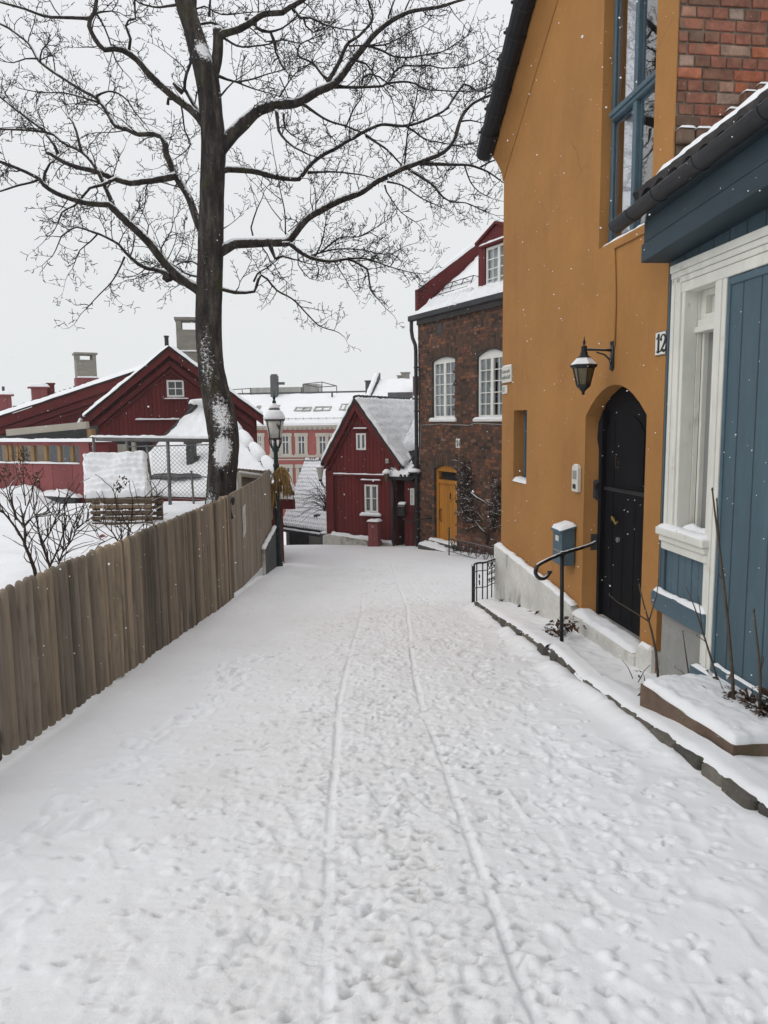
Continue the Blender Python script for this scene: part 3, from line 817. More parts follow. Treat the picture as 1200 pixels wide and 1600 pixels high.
    m.box(u0, u1, wy-.07, wy, z0, z0+f); m.box(u0, u1, wy-.07, wy, z1-f, z1)
    m.box(u0, u0+f, wy-.07, wy, z0+f, z1-f); m.box(u1-f, u1, wy-.07, wy, z0+f, z1-f)
    m.box(u0+f, u1-f, wy-.07, wy+.03, 4.545, 4.645); m.box(u0+f, u1-f, wy-.02, wy+.05, 4.58, 4.63)
    um = (u0+u1)/2
    m.box(um-.035, um+.035, wy-.07, wy+.02, z0+f, 4.545); m.box(um-.035, um+.035, wy-.07, wy+.02, 4.645, z1-f)
    for a, b in ((u0+f, um-.035), (um+.035, u1-f)):
        for c, d in ((z0+f, 4.545), (4.645, z1-f)):
            g = .035
            m.box(a, b, wy-.06, wy-.02, c, c+g); m.box(a, b, wy-.06, wy-.02, d-g, d)
            m.box(a, a+g, wy-.06, wy-.02, c+g, d-g); m.box(b-g, b, wy-.06, wy-.02, c+g, d-g)
    wo = m.build('window', M['blue_trim'], T, bevel=.006); wo["label"] = 'tall blue casement window'
    p = MB(); p.box(u0+f, u1-f, wy-.024, wy-.020, z0+f, z1-f); p.build('pane', M['skyglass'], wo)
    c = MB(); wavy_curtain(c, um-.01, u1-.12, z0+.02, z1-.02, wy-.085, .008, 9); wavy_curtain(c, u0+.16, u0+.40, z0+.02, z1-.02, wy-.22, .018, 8)
    c.build('curtain', M['curtain_white'], wo, smooth=True)
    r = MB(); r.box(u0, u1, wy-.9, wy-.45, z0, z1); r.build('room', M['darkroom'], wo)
    s = MB(); s.snow((u0+.01, wy, z0+.004), (u1-.01, wy, z0+.004), (u1-.01, -.01, z0+.004), (u0+.01, -.01, z0+.004), .03, 12, 5, .4, .03); s.build('sill_snow', M['snow'], wo, smooth=True)
    # narrow window near the far corner
    m = MB(); u0, u1, z0, z1 = 10.04, 10.62, .755, 1.75; wy = -.15
    m.box(u0, u1, wy-.05, wy, z0, z0+.05); m.box(u0, u1, wy-.05, wy, z1-.05, z1); m.box(u0, u0+.05, wy-.05, wy, z0+.05, z1-.05); m.box(u1-.05, u1, wy-.05, wy, z0+.05, z1-.05)
    m.box(u0+.02, u0+.30, wy, wy+.05, z0+.03, z1-.04)
    wo = m.build('window', M['blue_trim'], T, bevel=.005); wo["label"] = 'small deep set window with snowy sill'
    p = MB(); p.box(u0+.05, u1-.05, wy-.03, wy-.026, z0+.05, z1-.05); p.build('pane', M['glass'], wo)
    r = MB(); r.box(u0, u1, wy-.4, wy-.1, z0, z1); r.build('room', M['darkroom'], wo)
    s = MB(); s.snow((u0+.01, wy, z0+.004), (u1-.01, wy, z0+.004), (u1-.01, .02, z0+.004), (u0+.01, .02, z0+.004), .045, 12, 5, .4, .03); s.build('sill_snow', M['snow'], wo, smooth=True)
    # sloping lime plinth with snow on its shoulder
    pl = MB(); P = [(CFAR+.06, -1.9), (CFAR+.06, -.27), (8.24, -.44), (8.14, -.52), (8.17, -.75), (8.08, -1.5)]
    pl.prism(P, -.02, .10); pl.build('plinth', M['plinth'], T, bevel=.025, seg=2)
    sn = MB(); sn.snow((8.17, .0, -.452), (CFAR+.05, .0, -.275), (CFAR+.05, .095, -.275), (8.15, .095, -.452), .05, 50, 6, .4, .04, None, 3)
    sn.build('plinth_snow', M['snow'], T, smooth=True)
    p2 = MB(); p2.prism([(CN, -1.2), (6.67, -1.2), (6.66, -.48), (6.60, -.43), (CN, -.40)], -.02, .055); p2.build('door_pad', M['plinth'], T, bevel=.02)
    sn = MB(); sn.snow((CN+.02, -.005, -.42), (6.64, -.005, -.45), (6.64, .05, -.45), (CN+.02, .05, -.42), .04, 8, 4, .3, .03); sn.build('pad_snow', M['snow'], T, smooth=True)
    # cable and conduit
    c = MB(); cu, cz = OF.L(962, 388); c2, cz2 = OF.L(962, 540); c3, cz3 = OF.L(1002, 361)
    c.tube([(c2, .010, cz2), (c2+.004, .010, (cz+cz2)/2), (cu, .010, cz)], .009, 6)
    c.tube([(cu, .010, cz), (c3-.6, .010, cz+.0)], .010, 6); c.build('cable', M['orange_dark'], T, smooth=True)
    return T
ochre_house()

def wall_lantern():
    u, z = OF.L(958, 555); pos = OF.W(u, 0, z)
    T = thing('wall_lantern', 'black carriage lantern with snowy hood bracketed above the arched door', 'lantern', pos, OF.a)
    lo = .44                                     # lantern axis out from the wall
    b = MB()
    b.box(-.035, .035, 0, .03, -.16, .13); b.lathe([(.001, -.19), (.03, -.165), (.035, -.15)], (0, .016, 0), 8); b.lathe([(.036, .125), (.03, .15), (.001, .165)], (0, .016, 0), 8)
    b.tube([(0, .02, .05), (0, .2, .055), (0, lo, .06)], [.016, .013, .016], 8)
    b.tube([(0, .02, -.12), (0, .06, -.05), (0, .13, .0), (0, .22, .02), (0, .25, .03)], [.013, .012, .011, .009, .012], 7)
    bk = b.build('bracket', M['iron'], T, smooth=True)
    c = (0, lo, 0)
    h = MB(); h.lathe([(.012, .34), (.02, .28), (.010, .25), (.004, .38)][0:0]+[(.003, .37), (.009, .30), (.021, .245), (.012, .215), (.016, .19)][::-1], c, 8)
    h.lathe([(.034, .05), (.038, .09), (.034, .12), (.038, .15), (.030, .18)], c, 10); h.lathe([(.095, -.06), (.05, -.02), (.045, .05)], c, 6)
    h.build('finial', M['iron_bare'], T)
    cp = MB(); cp.lathe([(.165, -.185), (.170, -.17), (.060, -.045), (.04, -.03)], c, 6); ho = cp.build('hood', M['iron_bare'], T)
    s = MB(); s.lathe([(.160, -.168), (.158, -.150), (.09, -.065), (.052, -.028)], c, 6); s.build('hood_snow', M['snow'], ho)
    g = MB(); g.lathe([(.078, -.46), (.128, -.20)], c, 6); g.build('glass', M['amberglass'], T)
    f = MB()
    for k in range(6):
        a = math.pi/3*k
        f.tube([(.082*math.cos(a), lo+.082*math.sin(a), -.46), (.134*math.cos(a), lo+.134*math.sin(a), -.19)], .009, 5)
    f.lathe([(.132, -.215), (.160, -.198), (.160, -.18)], c, 6); f.lathe([(.088, -.478), (.090, -.452), (.08, -.45)], c, 6)
    f.lathe([(.088, -.475), (.05, -.52), (.028, -.545), (.016, -.565), (.026, -.58), (.012, -.60), (.001, -.605)][::-1], c, 6)
    f.build('frame', M['iron_bare'], T)
    for o in list(T.children)+[c for q in T.children for c in q.children]:
        if o.name.startswith('bracket'): continue
        for v in o.data.vertices:
            x, y, z = v.co; v.co = (x*.78, .30+(y-lo)*.78, .66*z+.015 if z < -.03 else .46*z+.009)
    for v in bk.data.vertices: v.co = (v.co.x*.9, v.co.y*.30/.44, v.co.z*.85+.005)
wall_lantern()

def house_number_12():
    u0, z0 = OF.L(1025, 557); u1, z1 = OF.L(1043, 517)
    u1 = u0-.185; z1 = z0+.205
    T = thing('house_number', 'white enamel number 12 plate beside the blue house corner', 'house number', OF.W(u0, .002, z0), OF.a)
    p = MB(); p.box(-.185, 0, 0, .010, 0, .205); p.build('plate', M['mortar'], T, bevel=.004)
    p = MB(); p.box(-.176, -.009, .010, .0125, .009, .196); p.build('enamel_face', M['enamel'], T)
    d = MB(); digits(d, '12', -.022, .03, .145, .012, .0145, .50); d.build('digits', M['ink'], T)
house_number_12()
def street_signs():
    u0, z0 = OF.L(787, 599); u1, z1 = OF.L(801.5, 577)
    T = thing('street_sign', 'white framed street sign with two faded lines at the ochre house corner', 'street sign', OF.W(u0, .002, z0), OF.a)
    w = u0-u1; h = .235
    p = MB(); p.box(-w, 0, 0, .03, 0, h); p.build('plate', M['plastic'], T, bevel=.006)
    d = MB(); R = random.Random(2)
    for zz, hh, a, b in ((.135, .05, .10, .90), (.05, .06, .08, .92)):
        x = -w*a
        while x > -w*b:
            s = R.uniform(.025, .05); d.box(x-s*.6, x, .030, .0315, zz, zz+hh*R.uniform(.6, 1)); x -= s
    d.build('lettering', M['greenink'], T)
    s = MB(); s.snow((-w, .0, h), (0, .0, h), (0, .03, h), (-w, .03, h), .02, 8, 3, .3); s.build('snow_cap', M['snow'], T, smooth=True)
    u0, z0 = OF.L(786.5, 616); u1, _ = OF.L(794, 605)
    T = thing('notice_plate', 'small cream number plate just below the street sign', 'plate', OF.W(u0, .002, z0), OF.a)
    w = u0-u1; h = .125
    p = MB(); p.box(-w, 0, 0, .02, 0, h); p.build('plate', M['plastic'], T, bevel=.005)
    d = MB()
    digits(d, '11', -w*.12, .03, .07, .020, .0215, .85); d.build('lettering', M['greenink'], T)
street_signs()
def intercom():
    u0, z0 = OF.L(899, 767); u1, z1 = OF.L(909, 730)
    T = thing('intercom', 'cream door intercom with snowy rounded top left of black door', 'intercom', OF.W(u0, .002, z0), OF.a)
    w = u0-u1; h = .30; w = max(w, .07)
    p = MB(); p.prism([(-w, 0), (0, 0), (0, h*.9), (-w*.2, h), (-w*.8, h), (-w, h*.9)], 0, .045); p.build('housing', M['plastic'], T, bevel=.008, seg=2)
    p = MB(); p.box(-w*.82, -w*.18, .045, .049, .14, .235); p.build('speaker_grille', M['foundation'], T)
    p = MB(); p.box(-w*.72, -w*.28, .045, .052, .035, .085); p.build('button', M['black'], T)
    s = MB(); s.snow((-w*.85, 0, h*.97), (-w*.15, 0, h*.97), (-w*.15, .045, h*.97), (-w*.85, .045, h*.97), .02, 6, 4, .3); s.build('snow_cap', M['snow'], T, smooth=True)
intercom()
def wall_mailbox():
    u0, z0 = OF.L(872, 874, .0); pos = OF.W(8.40, .0, OF.L(884, 880, .16)[1]-.055)
    T = thing('mailbox', 'blue metal mailbox with snow on its lid beside the door', 'mailbox', pos, OF.a)
    h = .43; w = .28
    m = MB(); m.prism([(.015, 0), (.17, 0), (.17, h-.045), (.015, h)], -w/2, w/2, 'x'); m.v = [(x, y, z) for x, y, z in m.v]
    b = m.build('body', M['blue_trim'], T, bevel=.008, seg=2)
    l = MB(); l.prism([(.0, h+.002), (.195, h-.055), (.195, h-.03), (.0, h+.026)], -w/2-.015, w/2+.015, 'x'); lo = l.build('lid', M['blue_trim'], T, bevel=.004)
    s = MB(); s.snow((-w/2-.01, .0, h+.026), (w/2+.01, .0, h+.026), (w/2+.01, .193, h-.03), (-w/2-.01, .193, h-.03), .045, 10, 8, .3, .03); s.build('snow_cap', M['snow'], lo, smooth=True)
    n = MB(); n.box(-.05, .05, .17, .174, h-.16, h-.10); n.build('name_card', M['plastic'], b)
    n = MB(); n.box(-.10, .10, .17, .172, h-.28, h-.265); n.lathe([(.001, 0), (.012, .002)], (0, .172, .1), 8); n.build('lock', M['steel'], b)
wall_mailbox()

# ------------------------------------------------------------------ blue wooden house on the right
BF = Frame(2.39, 6.25, 5.5, 0.0)
def blue_house():
    T = thing('blue_house', 'blue boarded wooden house with white window casing and snowy pantile eaves', 'house', BF.o, BF.a)
    w = MB(); w.box(-7, -.865, -.2, 0, -.6, 2.82); w.box(-7, .03, -.2, -.004, 2.86, 3.3); w.box(-.062, .03, -.2, .004, -.03, 2.86)
    w.box(-7, -.865, -.2, -.002, 2.82, 2.86)
    wo = w.build('wall', M['blue'], T)
    # below-sill boards
    bb = MB()
    for k in range(6):
        a = -.70+k*.107; bb.box(a+.003, a+.104, -.1, -.012-.003*(k % 2), .12, .60, .5)
    bb.build('apron_boards', M['blue_trim'], T, bevel=.004)
    fd = MB(); fd.box(-.72, .02, -.2, -.03, -1.0, .02); fd.build('foundation', M['foundation'], T, bevel=.01)
    lb = MB(); lb.box(-.80, .06, -.03, .045, -.02, .145); lb.box(.03, .075, -.03, .05, .02, .13)
    lo = lb.build('ledge_board', M['blue_trim'], T, bevel=.008)
    sn = MB(); sn.snow((-.79, -.02, .145), (.055, -.02, .145), (.055, .044, .145), (-.79, .044, .145), .035, 30, 5, .5, .03); sn.build('ledge_snow', M['snow'], lo, smooth=True)
    bs = MB(); bs.box(-7, -.645, -.05, .06, -.75, -.29); bs.box(-7, -.90, 0, .035, -.285, -.20)
    bo = bs.build('base_board', M['blue_trim'], T, bevel=.006)
    sn = MB(); sn.snow((-4, .0, -.29), (-.66, .0, -.29), (-.66, .06, -.29), (-4, .06, -.29), .022, 60, 4, .7, .02)
    sn.snow((-4, .0, -.20), (-.91, .0, -.20), (-.91, .034, -.20), (-4, .034, -.20), .02, 60, 4, .7, .02); sn.build('base_snow', M['snow'], bo, smooth=True)
    # white casing, stepped mouldings
    oL, iL, iR, oR = -.066, -.262, -.70, -.862
    zt, zi, zb = 2.85, 2.66, .72
    c = MB()
    for a, b, y in ((oL, oL-.05, .030), (oL-.05, oL-.085, .022), (oL-.085, oL-.15, .030), (oL-.15, iL, .014)):
        c.box(b+.001, a, -.1, y, zb-.02, zt-(oL-a)*.9)
    for a, b, y in ((iR, iR-.05, .012), (iR-.05, iR-.11, .026), (iR-.11, oR, .018)):
        c.box(b+.001, a, -.1, y, -.27, 2.62)
    for z0, z1, y in ((2.79, 2.85, .055), (2.745, 2.79, .042), (2.70, 2.745, .030), (2.62, 2.70, .020)):
        c.box(-7, oL-.012, -.1, y, z0, z1-.001)
    co = c.build('window_casing', M['white'], T, bevel=.006, seg=2)
    # right hand boarding continues under its own head casing: butt-jointed panel edge
    pb = MB(); pb.box(-.900, -.868, -.05, .012, -.26, 2.61); pb.box(-7, -.902, -.05, .012, 2.56, 2.61); pb.build('panel_edge', M['blue_trim'], T, bevel=.004)
    # deep window
    yd = max(-.34, min(-.12, BF.X(1094, 600, iL)[0]))
    m = MB()
    m.box(iL-.001, iL+.03, yd, -.101, zb, zi); m.box(iR-.03, iR+.001, yd, -.101, zb, zi); m.box(iR+.001, iL-.001, yd, -.04, zi-.02, zi+.04)
    m.box(iR+.001, iL-.001, yd-.05, yd+.07, 2.30, 2.345); m.box(iR+.001, iL-.001, yd-.05, yd+.045, 2.345, 2.40)
    for a, b in ((iL-.07, iL-.001), (iR+.001, iR+.05)): m.box(min(a, b), max(a, b), yd-.05, yd+.02, 2.40, zi-.02)
    m.box(iR+.05, iL-.07, yd-.05, yd+.02, 2.58, zi-.02); m.box(iR+.05, iL-.07, yd-.05, yd+.02, 2.40, 2.44)
    m.box(iR+.05, iL-.07, yd-.05, yd-.03, 2.44, 2.58)
    for a, b in ((iL-.03, iL-.001), (iR+.001, iR+.03)): m.box(min(a, b), max(a, b), yd-.05, yd, zb, 2.30)
    wo = m.build('window', M['white'], T, bevel=.004)
    p = MB(); p.box(iR+.03, iL-.03, yd-.045, yd-.04, zb, 2.30); p.build('pane', M['grey_pane'], wo)
    s = MB()
    s.box(-.80, -.035, -.04, .085, .655, .72); s.box(-.78, -.05, -.04, .06, .60, .655); s.box(-.78, -.055, -.04, .04, .53, .60); s.box(iR, iL, yd, -.04, .68, .72)
    so = s.build('sill', M['white'], T, bevel=.012, seg=2)
    sn = MB(); sn.snow((-.79, -.03, .72), (-.045, -.03, .72), (-.045, .08, .72), (-.79, .08, .72), .03, 30, 6, .5, .035)
    sn.snow((iR, yd+.01, .72), (iL, yd+.01, .72), (iL, -.02, .72), (iR, -.02, .72), .06, 20, 10, .4, .10, None, 7); sn.build('sill_snow', M['snow'], so, smooth=True)
    # boxed eaves and gutter
    sl = lambda u: -.060*u
    e = MB()
    def strip(z0, z1, y0, y1, u0=.035, u1=-7): e.prism([(u0, z0+sl(u0)), (u1, z0+sl(u1)), (u1, z1+sl(u1)), (u0, z1+sl(u0))], y0, y1)
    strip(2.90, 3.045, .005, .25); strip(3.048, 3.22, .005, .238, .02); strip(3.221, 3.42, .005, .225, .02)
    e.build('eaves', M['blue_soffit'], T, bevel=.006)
    g = MB(); gr = .078
    def gut(u, th, r): return (u, .335+r*math.cos(th), 3.305+sl(u)*.85+r*math.sin(th))
    for r in (gr, gr-.006):
        g.grid(lambda a, b, r=r: gut(.34-7.3*a, math.pi+math.pi*b, r), 30, 12)
    g.grid(lambda a, b: gut(.34, math.pi+math.pi*a, gr*b+.001), 12, 1)
    for uu in (.02, -.42, -1.02, -1.75, -2.6):
        for r in (gr+.006,):
            g.grid(lambda a, b, r=r, uu=uu: gut(uu-.03*a, math.pi+math.pi*b, r), 1, 12)
            g.grid(lambda a, b, uu=uu: gut(uu, math.pi+math.pi*a, gr+.006*b), 12, 1); g.grid(lambda a, b, uu=uu: gut(uu-.03, math.pi+math.pi*a, gr+.006*b), 12, 1)
    go = g.build('gutter', M['zinc'], T, smooth=False)
    gs = MB(); gs.grid(lambda a, b: Vector(gut(.33-7.2*a, math.pi+math.pi*b, gr-.006))*0+Vector((.33-7.2*a, .335+(gr+.004)*(2*b-1), 3.305+sl(.33-7.2*a)*.85+.022*math.sin(math.pi*b)*(1+.6*noise.noise(Vector((a*40, b*2, 0))))-.006)), 200, 6)
    gs.build('gutter_snow', M['snow'], go, smooth=True)
    # pantiles
    def tz(u, y): return 3.418+sl(u)*.45+(.28-y)*.72
    def wave(u): 
        p = (u/.215) % 1.0
        return .060*(math.sin(math.pi*p)**.8 if p < 1 else 0)
    t = MB(); sn = MB()
    NU = 260
    for k in range(9):
        y0 = .29-.34*k; y1 = y0-.36
        lift = .02
        fn = lambda a, b, y0=y0, y1=y1: (.06-4.2*a, y0+(y1-y0)*b, tz(.06-4.2*a, y0+(y1-y0)*b)+wave(.06-4.2*a)+lift*(1-b))
        t.grid(fn, NU, 2)
        t.grid(lambda a, b, y0=y0: (.06-4.2*a, y0, tz(.06-4.2*a, y0)+wave(.06-4.2*a)+lift-.035*b-.012*b), NU, 1)
        def sf(a, b, y0=y0, y1=y1, k=k):
            u = .06-4.2*a; n = noise.noise(Vector((u*5, k*3.1, 0))); n2 = noise.noise(Vector((u*16, y0*9+b*3, 4)))
            yy = y0-.055-.05*n-.05*n2-(.05 if k == 0 else 0)+(y1-y0+.0)*b*.98
            e = math.sqrt(max(0, 1-(1-min(1, b/.28))**2)) if b < .28 else 1
            return (u, yy, tz(u, yy)+wave(u)*(.75+.25*(1-b))+lift*(1-b)+(.050*e*(1+.5*n2)-.008)*(.35+.65*(wave(u)/.060)))
        sn.grid(sf, NU, 6)
    to = t.build('pantile_roof', M['tile'], T, smooth=True)
    sn.build('roof_snow', M['snow'], to, smooth=True)
    en = MB(); en.tube([(.07, .29, tz(.07, .29)+.02), (.07, -.3, tz(.07, -.3)+.02)], .045, 8); en.build('end_tile', M['verge'], to)
    return T
blue_house()

# ------------------------------------------------------------------ raised pavement, kerbs, planter
def kerb_top(y): return float(np.interp(y, [-4, 1, 3.36, 4.3, 5.2, 5.90, 5.98, 7.08, 10.2, 11.2], [.45, -.05, -.262, -.345, -.447, -.512, -.565, -.60, -.93, -1.03]))
def wall_z(y): return float(np.interp(y, [-4, 1, 4.5, 5.5, 6.3, 8, 11.2], [.5, -.04, -.40, -.53, -.64, -.70, -1.05]))
def wall_x(y): return float(np.interp(y, [-4, 4.6, 6.3, 11.1], [3.3, 2.62, 2.40, 1.80]))
def pave_z(x, y):
    cx, wx = float(curb_x(y)), wall_x(y); t = min(1, max(0, (x-cx)/max(.2, wx-cx)))
    return kerb_top(y)+(wall_z(y)-kerb_top(y))*(t*t*(3-2*t))-.012
def pavement():
    m = MB()
    def fn(a, b):
        y = -3+13.3*b
        cx, wx = float(curb_x(y))+.055, wall_x(y)+.15
        x = cx+(wx-cx)*a
        z = pave_z(x, y)+.03*noise.noise(Vector((x*2.5, y*2.5, 3)))+.012*noise.noise(Vector((x*9, y*9, 3)))
        e = min(1, a*(wx-cx)/.09); z += .028*(math.sqrt(1-(1-e)**2)-1)
        if 5.9 < y < 7.6 and a > .2: z -= .03*max(0, noise.noise(Vector((x*5, y*5, 8))))
        return (x, y, z)
    m.grid(fn, 50, 560)
    setting(m.build('pavement', M['snow'], None, smooth=True))
pavement()
def kerb(label, ya, yb, n, seed, xo=0.0, wd=.13, hang=.30):
    T = None
    m = MB(); R = random.Random(seed)
    y = ya; L = (yb-ya)/n
    mid = (float(curb_x((ya+yb)/2)), (ya+yb)/2)
    for k in range(n):
        l = L*R.uniform(.8, 1.2) if k < n-1 else yb-y
        l = min(l, yb-y)
        if l < .03: break
        x0, x1 = float(curb_x(y))+xo, float(curb_x(y+l))+xo
        z0, z1 = kerb_top(y), kerb_top(y+l)
        j = lambda s=.02: R.uniform(-s, s)
        o = j(.022)
        vs = []
        for (x, yy, z) in ((x0, y+.006, z0), (x1, y+l-.006, z1)):
            vs += [(x+o, yy, z-hang), (x+o+wd, yy, z-hang), (x+o+wd, yy, z+j(.006)-.005), (x+o+.012+j(.006), yy, z+j(.008)-.005)]
        m.add(vs, [(0, 1, 2, 3), (7, 6, 5, 4), (0, 4, 5, 1), (1, 5, 6, 2), (2, 6, 7, 3), (3, 7, 4, 0)], R.random())
        y += l
    o = m.build('stone_kerb', M['stone'], None, bevel=.02, seg=2)
    su = o.modifiers.new('subdivision', 'SUBSURF'); su.subdivision_type = 'SIMPLE'; su.levels = su.render_levels = 3
    tx = bpy.data.textures.new('stone_relief', 'CLOUDS'); tx.noise_scale = .10; tx.noise_depth = 4
    dp = o.modifiers.new('relief', 'DISPLACE'); dp.texture = tx; dp.texture_coords = 'GLOBAL'; dp.strength = .018; dp.mid_level = .5
    tag(o, label, 'kerb', 'stone kerbs along the raised pavement')
    s = MB()
    a0 = ya+.01; 
    N = max(20, int((yb-ya)*26))
    def fn(a, b):
        y = ya+.01+(yb-ya-.02)*a; x = float(curb_x(y))+xo+.034+(wd+.03)*b+.014*noise.noise(Vector((0, y*9, seed)))*(1-b)
        e = math.sqrt(1-(1-min(1, b/.45))**2)
        return (x, y, kerb_top(y)-.014+.042*e*(1+.25*noise.noise(Vector((x*4, y*5, seed)))))
    s.grid(fn, N, 8)
    s.build('kerb_snow', M['snow'], o, smooth=True)
kerb('long rough stone kerb curving past the brown planter', -1.0, 5.9, 26, 1)
kerb('short stone kerb in front of the black door step', 5.98, 7.12, 5, 2, .035)
kerb('upright grey stone kerb below the iron railing', 7.05, 10.22, 15, 3, -.01, .16)

def planter():
    A, B, C, D = (1.815, 5.05), (2.025, 4.09), (2.68, 4.20), (2.40, 5.42)
    zt = {0: -.242, 1: -.268, 2: -.30, 3: -.34}
    T = thing('stone_planter', 'low brown stone planter under deep snow beside the blue wall', 'planter', (2.1, 4.8, -.45))
    o = Vector((2.1, 4.8, -.45))
    P = [Vector((*p, zt[i]))-o for i, p in enumerate((A, B, C, D))]
    m = MB(); n = 10
    def side(p, q, s):
        def fn(a, b):
            r = p.lerp(q, a); z = -.20+(r.z+.20)*b
            w = .012*noise.noise(Vector((r.x*5, r.y*5, z*6+s)))
            return (r.x-w, r.y-w, z)
        m.grid(fn, 24, 6)
    side(P[0], P[1], 1); side(P[1], P[2], 2); side(P[3], P[0], 3)
    m.grid(lambda a, b: P[0].lerp(P[1], a).lerp(P[3].lerp(P[2], a), b), 4, 4)
    m.build('stone_slab', M['brownstone'], T, smooth=True)
    s = MB(); s.snow(P[0]+Vector((.004, 0, 0)), P[1]+Vector((.004, .006, 0)), P[2], P[3], .062, 50, 40, .35, .05, None, 2.5, 5)
    s.build('snow_cover', M['snow'], T, smooth=True)
planter()

def stem_thing(name, label, cat, lines, group=None, mat='vine'):
    base = lines[0][0][0]
    T = thing(name, label, cat, base, 0, group)
    m = MB()
    for pts, r0, r1 in lines:
        n = len(pts)
        m.tube([Vector(p)-Vector(base) for p in pts], [r0+(r1-r0)*i/(n-1) for i in range(n)], 6)
        e = Vector(pts[-1])-Vector(base); m.tube([e, e+Vector((0, 0, .018))], [r1*1.7, r1*.8], 5)
    m.build('stems', M[mat], T, smooth=True)
    return T
M['sapling'] = mk('sapling_bark', (.085, .062, .042), .7, .3, 6, 25, .3, 50, .003, snow=(.8, 1.0, .3, 9))
def saplings():
    def P(pts, Y, k=0.0): return [aty(px, py, Y+k*i) for i, (px, py) in enumerate(pts)]
    G = 'bare saplings by the blue house'
    stem_thing('bare_sapling', 'forked sapling with one long side twig across the black door', 'sapling',
        [(P([(1029, 1066), (1025, 1020), (1019, 990), (1014, 971), (1006, 945), (999, 916)], 5.75), .012, .005),
         (P([(1014, 971), (1000, 962), (980, 950), (965, 941), (952, 930)], 5.75), .007, .003),
         (P([(1014, 971), (1020, 950), (1026, 930), (1029, 908)], 5.75), .006, .003)], G, 'sapling')
    stem_thing('bare_sapling', 'tallest straight sapling standing against the white casing', 'sapling',
        [(P([(1147, 1106), (1144, 1050), (1138, 980), (1130, 905), (1122, 840), (1117, 800), (1113, 766)], 4.72), .012, .005),
         (P([(1124, 858), (1122, 820), (1120, 782)], 4.72), .006, .004), (P([(1130, 905), (1126, 902), (1123, 899)], 4.72), .004, .003)], G, 'sapling')
    stem_thing('bare_sapling', 'knobbly sapling in front of the plain blue boards at the right edge', 'sapling',
        [(P([(1187, 1112), (1188, 1060), (1186, 1030), (1181, 985), (1178, 955)], 4.5), .010, .005),
         (P([(1188, 1045), (1192, 1036), (1193, 1030)], 4.5), .005, .003)], G, 'sapling')
    stem_thing('bare_sapling', 'thin leaning sapling crossing the snowy blue ledge', 'sapling',
        [(P([(1125, 1076), (1113, 1035), (1103, 1003), (1094, 975), (1085, 948), (1073, 920)], 5.15), .009, .003),
         (P([(1103, 1003), (1095, 997), (1089, 994)], 5.15), .004, .002), (P([(1097, 985), (1094, 955), (1091, 935)], 5.15), .004, .002)], G, 'sapling')
    stem_thing('bare_sapling', 'shortest thin sapling before the grey foundation', 'sapling',
        [(P([(1079, 1074), (1075, 1045), (1071, 1018), (1067, 988)], 5.4), .007, .003), (P([(1076, 1060), (1066, 1050), (1055, 1043)], 5.4), .004, .002)], G, 'sapling')
    # dead leaves and withered stalks
    def litter(label, spots, cat='dead plant', n=22, sp=.12, seed=1):
        R = random.Random(seed); b = Vector(spots[0])
        T = thing('withered_plant', label, cat, b, 0, 'withered plants by the walls')
        m = MB(); st = MB()
        for s in spots:
            s = Vector(s)-b
            for k in range(int(n*2.2)):
                c = s+Vector((R.gauss(0, sp), R.gauss(0, sp), abs(R.gauss(.03, .05))))
                l = R.uniform(.02, .055); a = R.random()*6.3; t = R.uniform(-.7, .7)
                d = Vector((math.cos(a), math.sin(a), t))*l; e = Vector((-math.sin(a), math.cos(a), R.uniform(-.5, .5)))*l*.45
                m.add([c-d, c+e, c+d, c-e+Vector((0, 0, .01))], [(0, 1, 2), (0, 2, 3)], R.random())
            for k in range(max(3, n//4)):
                p = s+Vector((R.gauss(0, sp*.7), R.gauss(0, sp*.7), -.02)); h = R.uniform(.05, .18); a = R.random()*6.3
                q = p+Vector((math.cos(a)*h*.6, math.sin(a)*h*.6, h)); st.tube([p, p.lerp(q, .5)+Vector((0, 0, h*.15)), q], [.004, .003, .002], 4)
        m.build('leaves', M['deadleaf'], T); st.build('stalks', M['vine'], T)
    def on(px, py, Y): return aty(px, py, Y)
    litter('brown leaf litter around the sapling feet against the base board', [on(1110, 1078, 5.25), on(1135, 1100, 4.85), on(1150, 1108, 4.75)], seed=1, n=16, sp=.06)
    litter('dark clump of dead leaves at the right end of the planter', [on(1190, 1122, 4.55), on(1178, 1112, 4.6), on(1200, 1135, 4.45)], seed=2, n=34, sp=.06)
    litter('tuft of withered stalks at the far end of the lime plinth', [on(792, 948, 10.6), on(803, 952, 10.2)], seed=3, n=12, sp=.05)
    litter('small dry stalk midway along the lime plinth', [on(815, 956, 9.8), on(840, 968, 9.1)], seed=4, n=7, sp=.04)
    litter('dead brown leaves around the foot of the handrail post', [on(864, 990, 7.9), on(870, 993, 7.75), on(890, 985, 7.6)], seed=5, n=16, sp=.06)
    litter('two dry twigs poking from snow by the door pad', [on(1000, 1060, 5.95), on(1004, 1085, 5.3)], seed=6, n=2, sp=.04)
saplings()

